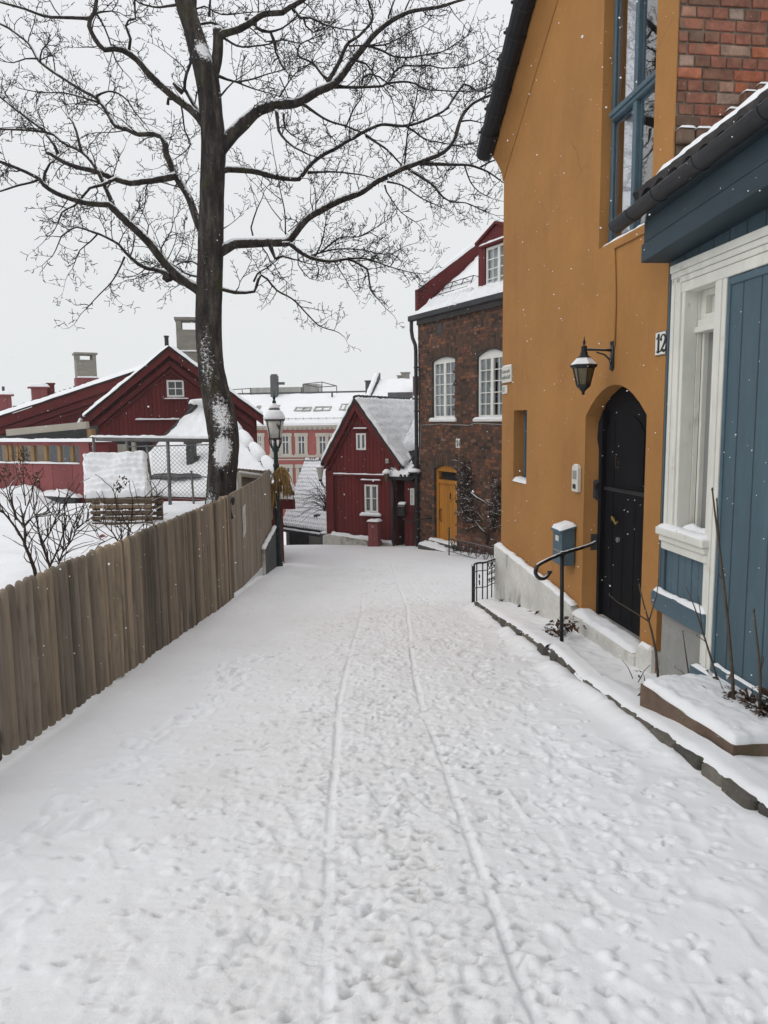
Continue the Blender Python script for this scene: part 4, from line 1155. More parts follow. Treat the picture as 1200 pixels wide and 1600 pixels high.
def handrail():
    foot = aty(878, 996, 7.38)
    T = thing('iron_handrail', 'black iron handrail with curled end beside the arched door', 'handrail', foot)
    m = MB(); o = Vector(foot)
    top = aty(878, 866, 7.38)
    m.tube([foot-o+Vector((0, 0, -.12)), top-o], .020, 10)
    po = m.build('post', M['iron_bare'], T, smooth=True)
    m = MB()
    ws = OF.W(8.06, -.14, 0); ws = Vector((ws.x, ws.y, aty(924, 847, ws.y).z))
    a = aty(905, 857, 7.66)
    e1 = aty(845, 880, 7.05)
    pts = [ws, ws.lerp(a, .35)+Vector((0, 0, -.008)), a, top+Vector((0, 0, .005)), e1]
    for px, py, Y in ((838, 888, 7.0), (837, 896, 7.0), (842, 903, 7.02), (849, 904, 7.04), (855, 900, 7.07), (859, 894, 7.09)): pts.append(aty(px, py, Y))
    # smooth with Catmull-Rom
    q = []
    P = [pts[0]]+pts+[pts[-1]]
    for i in range(1, len(P)-2):
        for k in range(6):
            t = k/6; p0, p1, p2, p3 = P[i-1], P[i], P[i+1], P[i+2]
            q.append(.5*((2*p1)+(p2-p0)*t+(2*p0-5*p1+4*p2-p3)*t*t+(3*p1-p0-3*p2+p3)*t**3))
    q.append(pts[-1])
    m.tube([p-o for p in q], .019, 10)
    e = q[-1]-o
    m.tube([e-Vector((0, 0, .0)), e+Vector((.005, .004, .012))], [.025, .022], 8)
    m.build('rail', M['iron'], T, smooth=True)
    m = MB(); d = ws-o; n = OF.d
    for s in (1,): m.beam(d+n*.012-Vector((0, 0, .09)), d+n*.012+Vector((0, 0, .09)), .10, .012, up=n)
    m.build('wall_plate', M['black'], T)
    c = MB(); c.lathe([(.028, -.02), (.030, .0), (.024, .03)], top-o, 10); c.build('collar', M['iron'], po)
handrail()

def scroll(mb, c, ax, r, turns=1.3, s=1, th=.006, a0=0):
    pts = []
    for i in range(22):
        t = i/21; a = a0+s*turns*2*math.pi*t; q = r*(1-.8*t)
        pts.append(Vector(c)+Vector(ax)*(q*math.cos(a))+Vector((0, 0, q*math.sin(a))))
    mb.tube(pts, th, 5)
def iron_railing_corner():
    T = thing('iron_railing', 'curved black iron railing with heart scroll at the ochre house corner', 'railing', (1.27, 10.25, kerb_top(10.2)))
    o = Vector((1.27, 10.25, kerb_top(10.2)))
    # plan: from the kerb end (left), rounded, to the plinth corner
    plan = []
    pa, pb = Vector((1.315, 10.42, 0)), Vector((1.80, 11.25, 0))
    for i in range(15):
        t = i/14
        if t < .45:
            a = math.pi*1.02-(t/.45)*math.pi*.62
            c = Vector((1.43, 10.5, 0)); plan.append(c+Vector((math.cos(a)*.15, math.sin(a)*.30, 0)))
        else:
            u = (t-.45)/.55; plan.append(Vector((1.475, 10.78, 0)).lerp(pb, u))
    zt = lambda i: .60+.02*i/14; zb = -.02
    m = MB()
    for h, r in ((.60, .014), (.44, .010), (.09, .010)): m.tube([p-o+Vector((0, 0, o.z+h)) for p in plan], r, 6)
    m.tube([p-o+Vector((0, 0, o.z+.615)) for p in plan], .017, 6)
    m.build('rails', M['iron'], T)
    m = MB()
    for i, p in enumerate(plan):
        if i in (0, 1, 2, 3, 4, 6, 8, 10, 12, 14):
            b = p-o+Vector((0, 0, o.z)); m.tube([b+Vector((0, 0, -.2)), b+Vector((0, 0, .6))], .010 if i > 1 else .014, 6)
    m.build('bars', M['iron_bare'], T)
    m = MB()
    ax = (pb-plan[7]).normalized()
    for p in (plan[9], plan[11]):
        b = p-o+Vector((0, 0, o.z))
        for s in (1, -1):
            m.tube([b+Vector((0, 0, .44))+ax*(s*x)+Vector((0, 0, z)) for x, z in ((0, .01), (.035, .06), (.045, .10), (.025, .13), (.0, .11))], .007, 5)
            scroll(m, b+Vector((0, 0, .34))+ax*(s*.035), ax, .05, 1.2, s, .006, 0 if s > 0 else math.pi)
            scroll(m, b+Vector((0, 0, .2))+ax*(s*.03), ax, .06, 1.2, -s, .006, 0 if s > 0 else math.pi)
    for p in (plan[3], plan[5]):
        b = p-o+Vector((0, 0, o.z))
        scroll(m, b+Vector((0, 0, .18)), Vector((0, 1, 0)), .07, 1.4, 1, .006); scroll(m, b+Vector((0, 0, .33)), Vector((0, 1, 0)), .06, 1.4, -1, .006)
    m.build('scrollwork', M['iron_bare'], T)
    for c in T.children:
        for v in c.data.vertices: v.co.z = v.co.z*.72
iron_railing_corner()

# ------------------------------------------------------------------ left: picket fence, gate, street lamp
FX = -2.38
FTOP = lambda y: float(np.interp(y, [-2, 2.6, 4.3, 7, 10.7, 15.5], [.74, .70, .645, .60, .53, .57]))
def picket_fence():
    T = thing('picket_fence', 'grey brown fence of round topped vertical pickets along the street', 'fence', (FX, 4.0, road_z(4.0)))
    o = Vector(T.location); R = random.Random(6)
    y = 2.62; k = 0
    while y < 11.26:
        w = R.uniform(.059, .065)
        t0 = FTOP(y)+R.uniform(-.008, .008); b0 = float(road_z(y))+R.uniform(.015, .035)
        x = FX+R.uniform(-.006, .006); lean = R.uniform(-.008, .008)
        m = MB(); H = t0-b0; r0 = w/2
        zz = [0, .010, .03, H*.33, H*.66, H-.045, H-.02, H-.005, H]; rr = [.6, .88, 1, 1, 1, 1, .86, .5, .1]
        m.tube([(R.uniform(-.002, .002)+lean*z/H, R.uniform(-.002, .002)+lean*z/H, z) for z in zz], [r0*q for q in rr], 12, True, min(1, max(0, R.gauss(.5, .30))))
        p = m.build('picket', M['picketwood'], T, smooth=True)
        p.location = Vector((x, y, b0))-o
        y += (.0925 if y > 5.0 else .104)+R.uniform(-.002, .002); k += 1
    for z in (.28, .95):
        m = MB()
        for a in range(12):
            ya, yb = 1.0+a*.86, 1.0+(a+1)*.86
            h = lambda yy: FTOP(yy)-.20 if z < .5 else float(road_z(yy))+.16
            m.beam(Vector((FX-.062, ya, h(ya)))-o, Vector((FX-.062, yb-.002, h(yb)))-o, .045, .09)
        m.build('rail', M['oldwood'], T)
    for yy in (1.4, 3.9, 6.4, 8.9, 11.25):
        m = MB(); m.tube([Vector((FX-.11, yy, -1.4))-o, Vector((FX-.11, yy, FTOP(yy)-.06))-o], .055, 8); m.build('post', M['oldwood'], T, smooth=True)
picket_fence()
def board_gate():
    T = thing('board_gate', 'tall close boarded gate between the picket fence and the street lamp', 'gate', (FX, 13, -1.3))
    o = Vector(T.location); R = random.Random(9)
    for (ya, yb) in ((11.34, 12.66), (12.70, 13.68), (13.72, 15.35)):
        m = MB(); y = ya
        while y < yb-.02:
            w = min(.095, yb-y)
            top = FTOP(y+w/2)+.0+(.05 if y > 13.7 else 0)*(y-13.7); bot = float(road_z(y))+.10+.14*max(0, min(1, (y-12)/2))
            x = FX+.015+R.uniform(-.002, .002)
            m.box(x-.03-o.x, x-o.x, y+.002-o.y, y+w-.002-o.y, bot-o.z, top-o.z, R.uniform(.25, .8)); y += w
        m.build('board_panel', M['oldwood'], T, bevel=.004)
    m = MB(); m.box(FX-.16-o.x, FX-.02-o.x, 11.24-o.y, 11.34-o.y, -1.2-o.z, .50-o.z); m.box(FX-.12-o.x, FX-.02-o.x, 15.36-o.y, 15.48-o.y, -1.6-o.z, .62-o.z); m.build('gate_post', M['oldwood'], T, bevel=.01)
    m = MB(); m.tube([Vector((FX+.02, 11.20, .40))-o, Vector((FX+.05, 11.28, .47))-o, Vector((FX+.05, 11.36, .47))-o, Vector((FX+.02, 11.42, .36))-o], .022, 7)
    m.tube([Vector((FX-.02, 11.3, .38))-o, Vector((FX+.03, 11.3, .15))-o], .02, 6); m.build('latch', M['iron_bare'], T)
    c = Vector((FX+.017, 12.30, -.02)); 
    N = thing('paper_notice', 'weathered paper notice pinned on the boarded gate', 'notice', c)
    m = MB(); m.grid(lambda a, b: (.003+.006*math.sin(b*5+a*3)**2, -.14+.28*a, -.27+.5*b+.05*a), 6, 8); m.build('sheet', M['paper'], N, smooth=True)
    m = MB()
    R = random.Random(3)
    for k in range(7):
        z = .12-.045*k; m.box(.0105, .0125, -.10, R.uniform(.0, .10), z, z+.012)
    m.build('faded_print', M['foundation'], N)
board_gate()
def slate_wall():
    T = thing('slate_wall', 'low dark slate wall with sloping snowy top behind the lamp post', 'wall', (FX+.05, 14.7, -1.5))
    o = Vector(T.location)
    m = MB(); m.prism([(13.98-o.y, -1.7-o.z), (15.45-o.y, -1.9-o.z), (15.45-o.y, -.60-o.z), (13.98-o.y, -.80-o.z)], -.03, .03, 'x'); m.build('slab', M['slate'], T, bevel=.015)
    m = MB(); m.box(-.03, .034, 13.93-o.y, 13.975-o.y, -1.7-o.z, -.78-o.z); m.build('end_post', M['mossfound'], T, bevel=.01)
    s = MB(); s.snow((-.04, 13.90-o.y, -.79-o.z), (.05, 13.90-o.y, -.79-o.z), (.05, 15.47-o.y, -.59-o.z), (-.04, 15.47-o.y, -.59-o.z), .06, 8, 40, .3, .06); s.build('snow_cap', M['snow'], T, smooth=True)
slate_wall()

def street_lamp():
    b = Vector((-2.275, 15.6, -1.74)); 
    T = thing('street_lamp', 'dark green street lamp with frosted lantern and snowy dome cap', 'street lamp', b)
    m = MB()
    m.lathe([(.085, -.2), (.085, .45), (.072, .5), (.066, .55), (.058, 1.6), (.052, 2.4), (.064, 2.42), (.064, 2.47), (.048, 2.5), (.046, 2.72), (.07, 2.75), (.075, 2.80), (.055, 2.84), (.03, 2.88)], (0, 0, 0), 14)
    m.build('post', M['green'], T, smooth=False, bevel=.003)
    m = MB()
    for k in range(4):
        a = math.pi/4+k*math.pi/2; c, s = math.cos(a), math.sin(a)
        m.tube([(.03*c, .03*s, 2.78), (.10*c, .10*s, 2.82), (.15*c, .15*s, 2.92), (.155*c, .155*s, 3.0)], .014, 6)
    m.lathe([(.125, 2.99), (.145, 3.0), (.145, 3.02), (.125, 3.025)], (0, 0, 0), 16); m.lathe([(.03, 2.86), (.025, 2.98), (.08, 2.99)], (0, 0, 0), 8)
    m.lathe([(.20, 3.385), (.218, 3.39), (.218, 3.415), (.20, 3.42)], (0, 0, 0), 16)
    for k in range(4):
        a = math.pi/4+k*math.pi/2; c, s = math.cos(a), math.sin(a); m.tube([(.138*c, .138*s, 3.01), (.208*c, .208*s, 3.40)], .010, 5)
    m.build('lantern_frame', M['iron_bare'], T)
    g = MB(); g.lathe([(.130, 3.02), (.200, 3.395)], (0, 0, 0), 16); go = g.build('lantern_glass', M['lampglass'], T, smooth=True)
    d = MB(); d.box(.10, .13, -.17, -.155, 3.2, 3.3); d.tube([(.07, -.19, 3.33), (.10, -.18, 3.24), (.13, -.165, 3.2)], .012, 5); d.build('lamp_fitting', M['black'], go)
    m = MB(); m.lathe([(.215, 3.40), (.20, 3.47), (.155, 3.55), (.11, 3.60), (.105, 3.63)], (0, 0, 0), 16); co = m.build('cap', M['green'], T, smooth=True)
    s = MB(); s.lathe([(.224, 3.418), (.218, 3.47), (.175, 3.565), (.118, 3.612)], (0, 0, 0), 16); s.lathe([(.11, 3.645), (.095, 3.69), (.05, 3.74), (.03, 3.75)], (0, 0, 0), 12); s.build('cap_snow', M['snow'], co, smooth=True)
    m = MB(); m.lathe([(.115, 3.605), (.12, 3.63), (.105, 3.645), (.06, 3.70), (.03, 3.74), (.045, 3.78), (.02, 3.82), (.035, 3.86), (.012, 3.92), (.002, 4.02)], (0, 0, 0), 10); m.build('finial', M['green'], T)
    S = thing('straw_sheaf', 'yellow sheaf of straw tied to the green lamp post', 'sheaf', b+Vector((.06, -.05, 2.0)))
    R = random.Random(8); m = MB()
    def bundle(c, dx, n, ln, spread, up=.35):
        for k in range(n):
            a = R.random()*6.28
            st = Vector((c[0]+R.gauss(0, .02), c[1]+R.gauss(0, .03), c[2]+R.gauss(0, .03)))
            d = Vector((dx+R.gauss(0, spread), R.gauss(-.05, spread*.7), up))
            p = [st]; v = d.normalized()*ln*.25
            for i in range(4): p.append(p[-1]+v*R.uniform(.7, 1.2)); v = v+Vector((R.gauss(0, .012)-v.x*.35, R.gauss(0, .012)-v.y*.35, -.10*ln/.5)) 
            m.tube(p, [.008, .007, .007, .010, .005], 4, True, R.random())
    bundle((.03, -.03, .30), .12, 230, .31, .10, .10)
    bundle((-.10, -.04, .02), -.14, 60, .26, .10, -.1)
    bundle((.06, -.03, .24), .08, 120, .27, .08, -.05)
    m.build('straws', M['straw'], S)
    t = MB(); t.tube([(-.155+.0*k, -.02, .22) if k == 0 else (-.08+.085*math.cos(k*.7), .05+.085*math.sin(k*.7), .22+.01*k) for k in range(1, 10)], .008, 5); t.build('twine', M['oldwood'], S)
street_lamp()

# ------------------------------------------------------------------ the big bare maple
def tree():
    R = random.Random(21)
    Y0 = 13.0
    S = Y0/FPX
    base = aty(344, 800, Y0)
    T = thing('bare_tree', 'huge bare maple with spreading crown and snow plastered trunk behind the fence', 'tree', base)
    def P(px, py, Y=Y0): return aty(px, py, Y)-base
    # trunk
    tr = [((345, 835), 30), ((345, 800), 26), ((346, 775), 23.5), ((347, 745), 22.5), ((349, 715), 22.5), ((350, 690), 23), ((347, 665), 23.5), ((341, 635), 22.5), ((335, 605), 20.5), ((330, 575), 19.2), ((327, 540), 19), ((326, 500), 19.5), ((327, 455), 19.5),
          ((329, 400), 18.5), ((330, 350), 17.8), ((331, 300), 17.4), ((333, 250), 17.6), ((333, 215), 17.6), ((330, 180), 16.4), ((327, 145), 16.4), ((322, 115), 17), ((311, 80), 14.5), ((301, 45), 13), ((290, 10), 13), ((281, -30), 12.5), ((276, -90), 11), ((268, -150), 9), ((262, -210), 6)]
    # densify
    def dens(pts, rs, step=.10):
        q, rr = [], []
        Pp = [pts[0]]+list(pts)+[pts[-1]]
        for i in range(1, len(Pp)-2):
            n = max(1, int((Pp[i+1]-Pp[i]).length/step))
            for k in range(n):
                t = k/n; p0, p1, p2, p3 = Pp[i-1], Pp[i], Pp[i+1], Pp[i+2]
                q.append(.5*((2*p1)+(p2-p0)*t+(2*p0-5*p1+4*p2-p3)*t*t+(3*p1-p0-3*p2+p3)*t**3)); rr.append(rs[i-1]*(1-t)+rs[min(i, len(rs)-1)]*t)
        q.append(pts[-1]); rr.append(rs[-1]); return q, rr
    pts, rs = dens([P(*p) for p, r in tr], [r*S for p, r in tr], .045)
    m = MB(); m.tube(pts, rs, 84)
    n = 84
    for i in range(len(m.v)):           # furrows, a bulge and a cleft towards the street
        p = Vector(m.v[i]); c = pts[min(i//n, len(pts)-1)]
        d = (p-c); a = math.atan2(d.y, d.x)
        k = 1+.035*noise.noise(Vector((math.cos(a)*3, math.sin(a)*3, p.z*.9)))+.03*noise.noise(Vector((math.cos(a)*9, math.sin(a)*9, p.z*2)))+.05*(.45-abs(noise.noise(Vector((math.cos(a)*5.5, math.sin(a)*5.5, p.z*1.5)))+.4*noise.noise(Vector((math.cos(a)*11, math.sin(a)*11, p.z*4)))))+.02*noise.noise(Vector((math.cos(a)*26, math.sin(a)*26, p.z*9)))
        if p.z < .9:
            g = math.exp(-((a+1.25)/.16)**2)*min(1, max(0, (.85-p.z)/.3)); k -= .22*g
            k += .10*math.exp(-((a+1.9)/.4)**2)*max(0, 1-abs(p.z-.9)/.7)
        m.v[i] = tuple(c+d*k)
    to = m.build('trunk', M['bark'], T, smooth=True)
    at = to.data.attributes.new('drift', 'FLOAT', 'POINT')
    dv = []
    for v in to.data.vertices:
        p = v.co; w = p+base
        c = min(range(0, len(pts), 4), key=lambda q: abs(pts[q].z-p.z)); d = p-pts[c]
        a = math.atan2(d.y, d.x)
        side = math.exp(-((a+1.25)/.95)**2)          # drift side towards the street
        z = w.z
        lo = 1.25*math.exp(-((z-1.13)/.33)**2)*math.exp(-((a+1.45)/.75)**2)
        mid = .86*math.exp(-((z-1.75)/.5)**2)*side
        up = max(.62*math.exp(-((z-2.7)/.9)**2), .42*math.exp(-((z-4.2)/1.1)**2))*math.exp(-((a+1.7)/1.1)**2)
        foot = .72*math.exp(-((z-.2)/.5)**2)*math.exp(-((a+2.2)/.7)**2)
        fork = 1.0*math.exp(-((z-7.65)/.22)**2)*math.exp(-((a+1.0)/1.2)**2)
        dv.append(max(lo, mid, up, foot, fork))
    at.data.foreach_set('value', dv)
    limbs = []   # polyline px, r0 px, r1 px, depth slope per px sideways, twig density
    def L(p, r0, r1, kd=0.0, tw=1.0, y0=0.0): limbs.append((p, r0, r1, kd, tw, y0))
    L([(318, 462), (308, 452), (283, 435), (255, 407), (227, 373), (198, 345), (178, 325), (170, 318), (142, 316), (119, 313), (88, 302), (68, 289), (61, 279), (42, 270), (0, 254), (-60, 236)], 9.5, 2, -.004)
    L([(61, 279), (50, 284), (28, 290), (0, 299), (-40, 310)], 2.6, 1.2, -.004, 1, -.9)
    L([(178, 325), (170, 305), (159, 279), (150, 262), (142, 251), (127, 237), (96, 222), (85, 212), (63, 205), (27, 202), (0, 202), (-50, 198)], 4.0, 1.6, .003, 1, -.5)
    L([(127, 237), (119, 205), (114, 192), (107, 180)], 2.6, 1.2, .004, 1.4, -.4)
    L([(66, 202), (48, 188), (25, 170), (0, 150), (-40, 122)], 2.6, 1.4, .004, 1, -.2)
    L([(90, 240), (85, 228), (76, 216), (70, 210)], 3.0, 1.6, .0, 1, -.2)
    L([(68, 289), (70, 270), (78, 255), (86, 250)], 3.0, 1.2, .0, 1.5, -.9)
    L([(322, 372), (311, 352), (307, 342), (295, 311), (283, 290), (272, 271), (266, 253), (261, 243), (258, 225), (252, 213), (242, 210), (217, 210), (198, 202), (181, 197), (170, 181), (157, 162), (146, 150), (110, 129), (80, 110), (63, 96), (58, 89), (38, 60), (0, 38), (-50, 10)], 7.5, 2, .005)
    L([(275, 274), (266, 277), (244, 281), (224, 283), (204, 286), (181, 278), (153, 268), (135, 264), (119, 260), (104, 254), (91, 247), (80, 240), (72, 237)], 6.5, 3.0, -.003)
    L([(181, 278), (160, 288), (140, 293), (130, 305), (118, 322), (97, 333), (90, 347)], 3.5, 1.2, -.006, 1.4, -.4)
    L([(150, 151), (157, 146), (168, 142), (185, 146), (200, 158), (210, 175), (225, 192)], 2.6, 1.0, .006, 1.3, .8)
    L([(153, 160), (130, 152), (105, 146), (70, 143), (40, 140)], 2.4, .9, .003, 1.3, .8)
    L([(63, 96), (66, 78), (78, 62)], 2.0, .8, 0, 1.6, 1.2)
    L([(60, 92), (40, 92), (20, 98), (0, 95)], 1.8, .7, 0, 1.4, 1.2)
    L([(322, 200), (311, 184), (297, 170), (275, 154), (253, 135), (231, 113), (215, 94), (193, 78), (180, 75), (165, 76), (149, 61), (139, 41), (140, 30), (146, 20), (150, 0), (150, -50)], 7.5, 2.5, -.004)
    L([(140, 28), (124, 28), (96, 27), (69, 25), (41, 15), (0, 3), (-40, -8)], 3.4, 1.4, -.004, 1, -.7)
    L([(142, 22), (160, 19), (175, 18)], 2.0, 1.0, 0, 1.3, -.7)
    L([(151, 22), (160, 36), (170, 58), (177, 78), (182, 95), (192, 110)], 1.8, .8, 0, 1.3, -.6)
    L([(318, 186), (303, 165), (294, 150), (289, 140), (292, 116), (298, 98), (296, 80), (294, 60)], 4.0, 1.6, .006)
    L([(285, 145), (278, 138), (273, 130)], 4.0, 3.4, 0, .4)
    L([(275, 154), (263, 154), (262, 163)], 3.4, 2.6, 0, .5)
    L([(202, 78), (204, 60), (197, 41), (201, 32), (212, 30), (211, 14), (210, 0), (210, -30)], 2.4, 1.2, .004, 1.2, -.5)
    L([(282, 160), (286, 180), (290, 205), (298, 225), (290, 235), (275, 246)], 1.8, .8, -.005, 1.4, .2)
    L([(285, 10), (275, 8), (262, 10), (247, 12), (232, 9), (218, 4), (200, -12)], 3.0, 1.2, .004)
    L([(285, 442), (266, 430), (252, 424), (241, 421), (228, 419), (215, 413), (203, 402), (195, 393), (186, 382), (176, 376), (153, 364), (140, 360), (119, 355), (108, 359), (95, 370)], 5.0, 1.2, -.006, 1.3)
    L([(195, 401), (189, 415), (181, 430), (170, 446), (159, 458), (147, 470), (133, 483)], 1.8, .7, -.003, .8, -.7)
    L([(153, 364), (140, 378), (125, 392), (118, 410)], 1.6, .7, 0, 1.5, -.9)
    L([(320, 434), (300, 430), (289, 426), (278, 418), (262, 408), (250, 395), (258, 378), (268, 362), (272, 345)], 2.6, .7, .006, 1.4)
    L([(318, 420), (300, 408), (284, 410), (270, 420)], 2.6, 1.0, .008, 1.2)
    # right side
    L([(335, 452), (348, 452), (367, 457), (383, 457), (396, 455), (403, 437), (408, 430), (418, 436), (433, 453), (457, 467), (481, 491), (500, 509), (521, 517)], 4.2, 1.0, .004, .9)
    L([(396, 440), (402, 428), (418, 418), (434, 405)], 2.0, .8, .004, 1.3, .2)
    L([(335, 398), (351, 389), (364, 381), (388, 379), (415, 379), (441, 379), (455, 371), (468, 355), (489, 336), (527, 315), (567, 299), (592, 281), (633, 263), (657, 252), (683, 243), (700, 228), (713, 209), (722, 183), (735, 165), (759, 152), (774, 146)], 10.5, 2.2, .0025)
    L([(657, 255), (679, 256), (705, 256), (731, 258), (748, 263), (765, 270), (781, 281)], 4.0, 1.4, .004, 1.2, .8)
    L([(748, 263), (765, 254), (783, 247)], 2.0, 1.0, .002, 1.2, 1.2)
    L([(720, 190), (735, 188), (750, 191)], 2.0, 1.0, .002, 1, 1.0)
    L([(420, 378), (424, 390), (430, 404), (441, 400), (455, 405)], 4.6, 1.6, 0, 1.3, .2)
    L([(441, 382), (452, 381), (473, 397), (495, 405), (521, 407), (543, 403), (562, 412), (575, 421), (577, 440), (581, 455), (591, 467)], 5.0, 1.0, .003, 1.6, .2)
    L([(543, 403), (570, 404), (593, 411), (620, 420), (655, 427)], 2.4, .8, .003, 1.8, .5)
    L([(490, 404), (502, 380), (508, 355), (510, 330)], 1.8, .7, .003, 1.8, .4)
    L([(500, 395), (530, 372), (560, 370), (585, 358), (605, 345)], 1.8, .7, .003, 1.8, .4)
    L([(480, 402), (515, 390), (550, 388), (580, 392), (610, 396), (630, 385)], 1.8, .7, .005, 1.7, .4)
    L([(642, 267), (674, 287), (692, 308), (708, 315), (726, 317), (745, 325), (757, 332)], 2.6, .8, .003, 1.3, .7)
    L([(605, 284), (630, 290), (655, 307), (685, 322)], 2.0, .8, .003, 1.3, .6)
    L([(601, 289), (604, 300), (611, 311), (627, 332), (648, 347)], 1.8, .7, .003, 1.2, .6)
    L([(725, 258), (735, 285), (750, 300), (770, 310)], 1.6, .7, .003, 1.3, 1)
    L([(340, 270), (356, 264), (393, 267), (413, 272), (433, 277), (465, 281), (473, 272), (481, 261), (500, 245), (527, 229), (553, 216), (564, 207), (596, 194), (635, 196), (661, 189), (692, 176), (705, 161), (726, 131), (745, 142), (770, 132)], 5.8, 1.6, .004)
    L([(481, 270), (505, 269), (527, 269), (559, 271), (588, 280)], 2.8, 1.0, .004, 1.1, .6)
    L([(572, 211), (605, 235), (631, 261)], 2.6, 1.4, .004, 1.1, .9)
    L([(635, 198), (648, 206), (665, 218), (690, 222), (720, 226), (745, 224)], 2.2, .8, .004, 1.3, 1.2)
    L([(632, 262), (635, 225), (640, 195), (648, 160), (655, 128), (660, 100), (657, 75)], 1.8, .7, .0, .9, .9)
    L([(338, 240), (350, 225), (365, 208), (387, 186), (404, 171), (430, 165), (452, 162), (480, 154), (501, 141), (521, 132), (538, 113), (557, 87), (577, 63), (603, 39), (631, 22), (657, 14), (692, 9), (720, 0), (760, -20)], 13.5, 2.0, .003)
    L([(521, 136), (540, 136), (570, 136), (598, 134), (609, 126), (616, 113), (631, 101), (650, 102), (670, 103), (692, 106), (724, 104), (748, 95), (780, 74)], 3.2, .8, .004, 1.5, .6)
    L([(605, 130), (630, 127), (648, 130), (665, 138), (690, 140), (720, 142), (760, 143)], 2.4, .9, .004, 1.3, .9)
    L([(565, 132), (568, 120), (578, 116), (592, 120), (604, 128)], 2.0, 1.2, 0, 1, .7)
    L([(557, 95), (572, 100), (585, 118), (594, 132)], 2.0, 1.0, .003, 1, .7)
    L([(575, 72), (600, 80), (618, 89), (650, 88), (690, 80), (715, 66), (728, 56)], 2.2, .8, .004, 1.6, .7)
    L([(565, 72), (600, 70), (625, 58), (650, 45), (665, 36)], 1.8, .7, .003, 1.4, .7)
    L([(512, 128), (532, 93), (545, 67), (560, 56), (581, 35), (583, 24), (575, 0), (572, -30)], 4.0, 1.4, .002, 1.1, .5)
    L([(545, 72), (565, 71), (580, 70)], 1.6, .9, .0, 1, .5)
    L([(511, 124), (500, 112), (488, 97), (467, 87), (466, 78), (470, 68), (480, 62)], 3.0, 1.0, .005, 1.3, .5)
    L([(432, 172), (434, 190), (436, 204), (447, 219), (460, 230), (472, 236), (484, 243)], 3.4, 1.2, -.003, 1.3)
    L([(443, 178), (445, 200), (455, 210), (470, 218)], 2.0, .8, .002, 1.2)
    L([(475, 163), (495, 178), (512, 188), (538, 197), (562, 205)], 3.0, 1.4, .004, 1.1, .4)
    L([(540, 200), (552, 172), (565, 150), (562, 130)], 1.6, .7, .003, 1.3, .5)
    L([(607, 36), (607, 26), (612, 12), (616, 0), (620, -20)], 2.0, 1.0, 0, 1.2, .8)
    L([(631, 22), (635, 11), (640, 0), (645, -20)], 1.8, 1.0, 0, 1.2, .9)
    L([(331, 120), (338, 95), (341, 70), (341, 50), (340, 42)], 9.5, 8.0, 0, .2)
    L([(338, 62), (350, 52), (374, 45), (395, 32), (413, 22), (441, 22), (452, 13), (471, 2), (490, -12), (530, -35)], 7.0, 3.0, -.003)
    L([(400, 38), (392, 33), (384, 28)], 4.0, 4.0, 0, .2)
    L([(458, 15), (471, 28), (486, 28), (508, 39), (530, 42), (555, 46)], 3.0, .9, -.003, 1.3, -.3)
    L([(400, 42), (410, 48), (423, 50), (430, 72)], 3.2, 2.4, .002, .7)
    L([(423, 50), (441, 45), (460, 30), (475, 14)], 2.0, 1.0, .003, 1)
    L([(475, 30), (478, 40), (490, 50), (510, 42)], 2.0, .8, .002, 1.2, -.3)
    L([(340, 118), (355, 124), (369, 128), (397, 123), (420, 115), (439, 110)], 3.0, .8, .004, 1.3)
    L([(369, 128), (395, 138), (430, 148)], 1.8, .7, .003, 1.2, .1)
    L([(345, 150), (355, 138), (365, 128)], 1.8, 1.2, .002, 1)
    L([(348, 58), (370, 72), (390, 74), (420, 68), (440, 62), (470, 66), (500, 52)], 2.0, .8, -.004, 1.3)
    L([(362, 50), (330, 35), (310, 38), (300, 20), (320, 10), (345, 22), (395, 20)], 2.6, 1.0, .004, 1.1, .2)
    L([(310, 36), (304, 12), (306, -15)], 4.0, 3.0, .004, 1, .2)
    L([(327, 25), (328, 5), (330, -20)], 2.4, 1.4, .004, 1, .2)
    L([(345, 360), (358, 352), (368, 340), (380, 345), (398, 348)][0:2], 1.4, .6, 0, .6)
    L([(437, 120), (445, 140), (452, 160)], 1.2, .8, 0, .8, .3)
    L([(436, 152), (450, 130), (465, 112), (490, 96)], 1.6, .7, .0, 1.1, .3)
    # thin water shoots
    L([(446, 366), (445, 340), (442, 315), (434, 280), (428, 243), (424, 205)], 1.5, .5, 0, .35, .1)
    L([(440, 345), (424, 325), (410, 300), (388, 276)], 1.0, .4, 0, .3, .1)
    L([(440, 312), (430, 305), (412, 288), (398, 270)], 1.0, .4, 0, .3, .1)
    L([(493, 332), (493, 297), (480, 272)], 1.3, .5, 0, .4, .1)
    L([(493, 320), (508, 295), (524, 272)], 1.0, .4, 0, .4, .1)
    L([(450, 362), (470, 345), (490, 320)], 1.0, .4, 0, .5, .1)
    L([(395, 368), (392, 355), (396, 340), (401, 327)], 1.6, 1.2, .0, .6)
    L([(290, 420), (300, 385), (305, 350)], 1.0, .4, .002, .5)
    L([(270, 410), (285, 380), (290, 340)], 1.0, .4, .002, .6)
    L([(255, 400), (246, 375), (230, 340)], 1.2, .4, .002, .5)
    L([(262, 405), (275, 372), (272, 335)], 1.0, .4, .002, .5)
    # twigs
    tw = MB()
    up = Vector((0, 0, 1))
    def rv(s=1.0): return Vector((R.gauss(0, s), R.gauss(0, s), R.gauss(0, s)))
    def wander(st, d, ln, seg, jit, lift):
        p = [st]; v = d.normalized(); s = ln/seg
        for i in range(seg):
            v = (v+rv(jit)+up*lift).normalized(); p.append(p[-1]+v*s)
        return p
    count = [0]
    def twiglet(st, d, ln):
        p = wander(st, d, ln, 2, .30, .05); tw.tube(p, [.0056, .0048, .0058], 3, False, 0)
        count[0] += 1
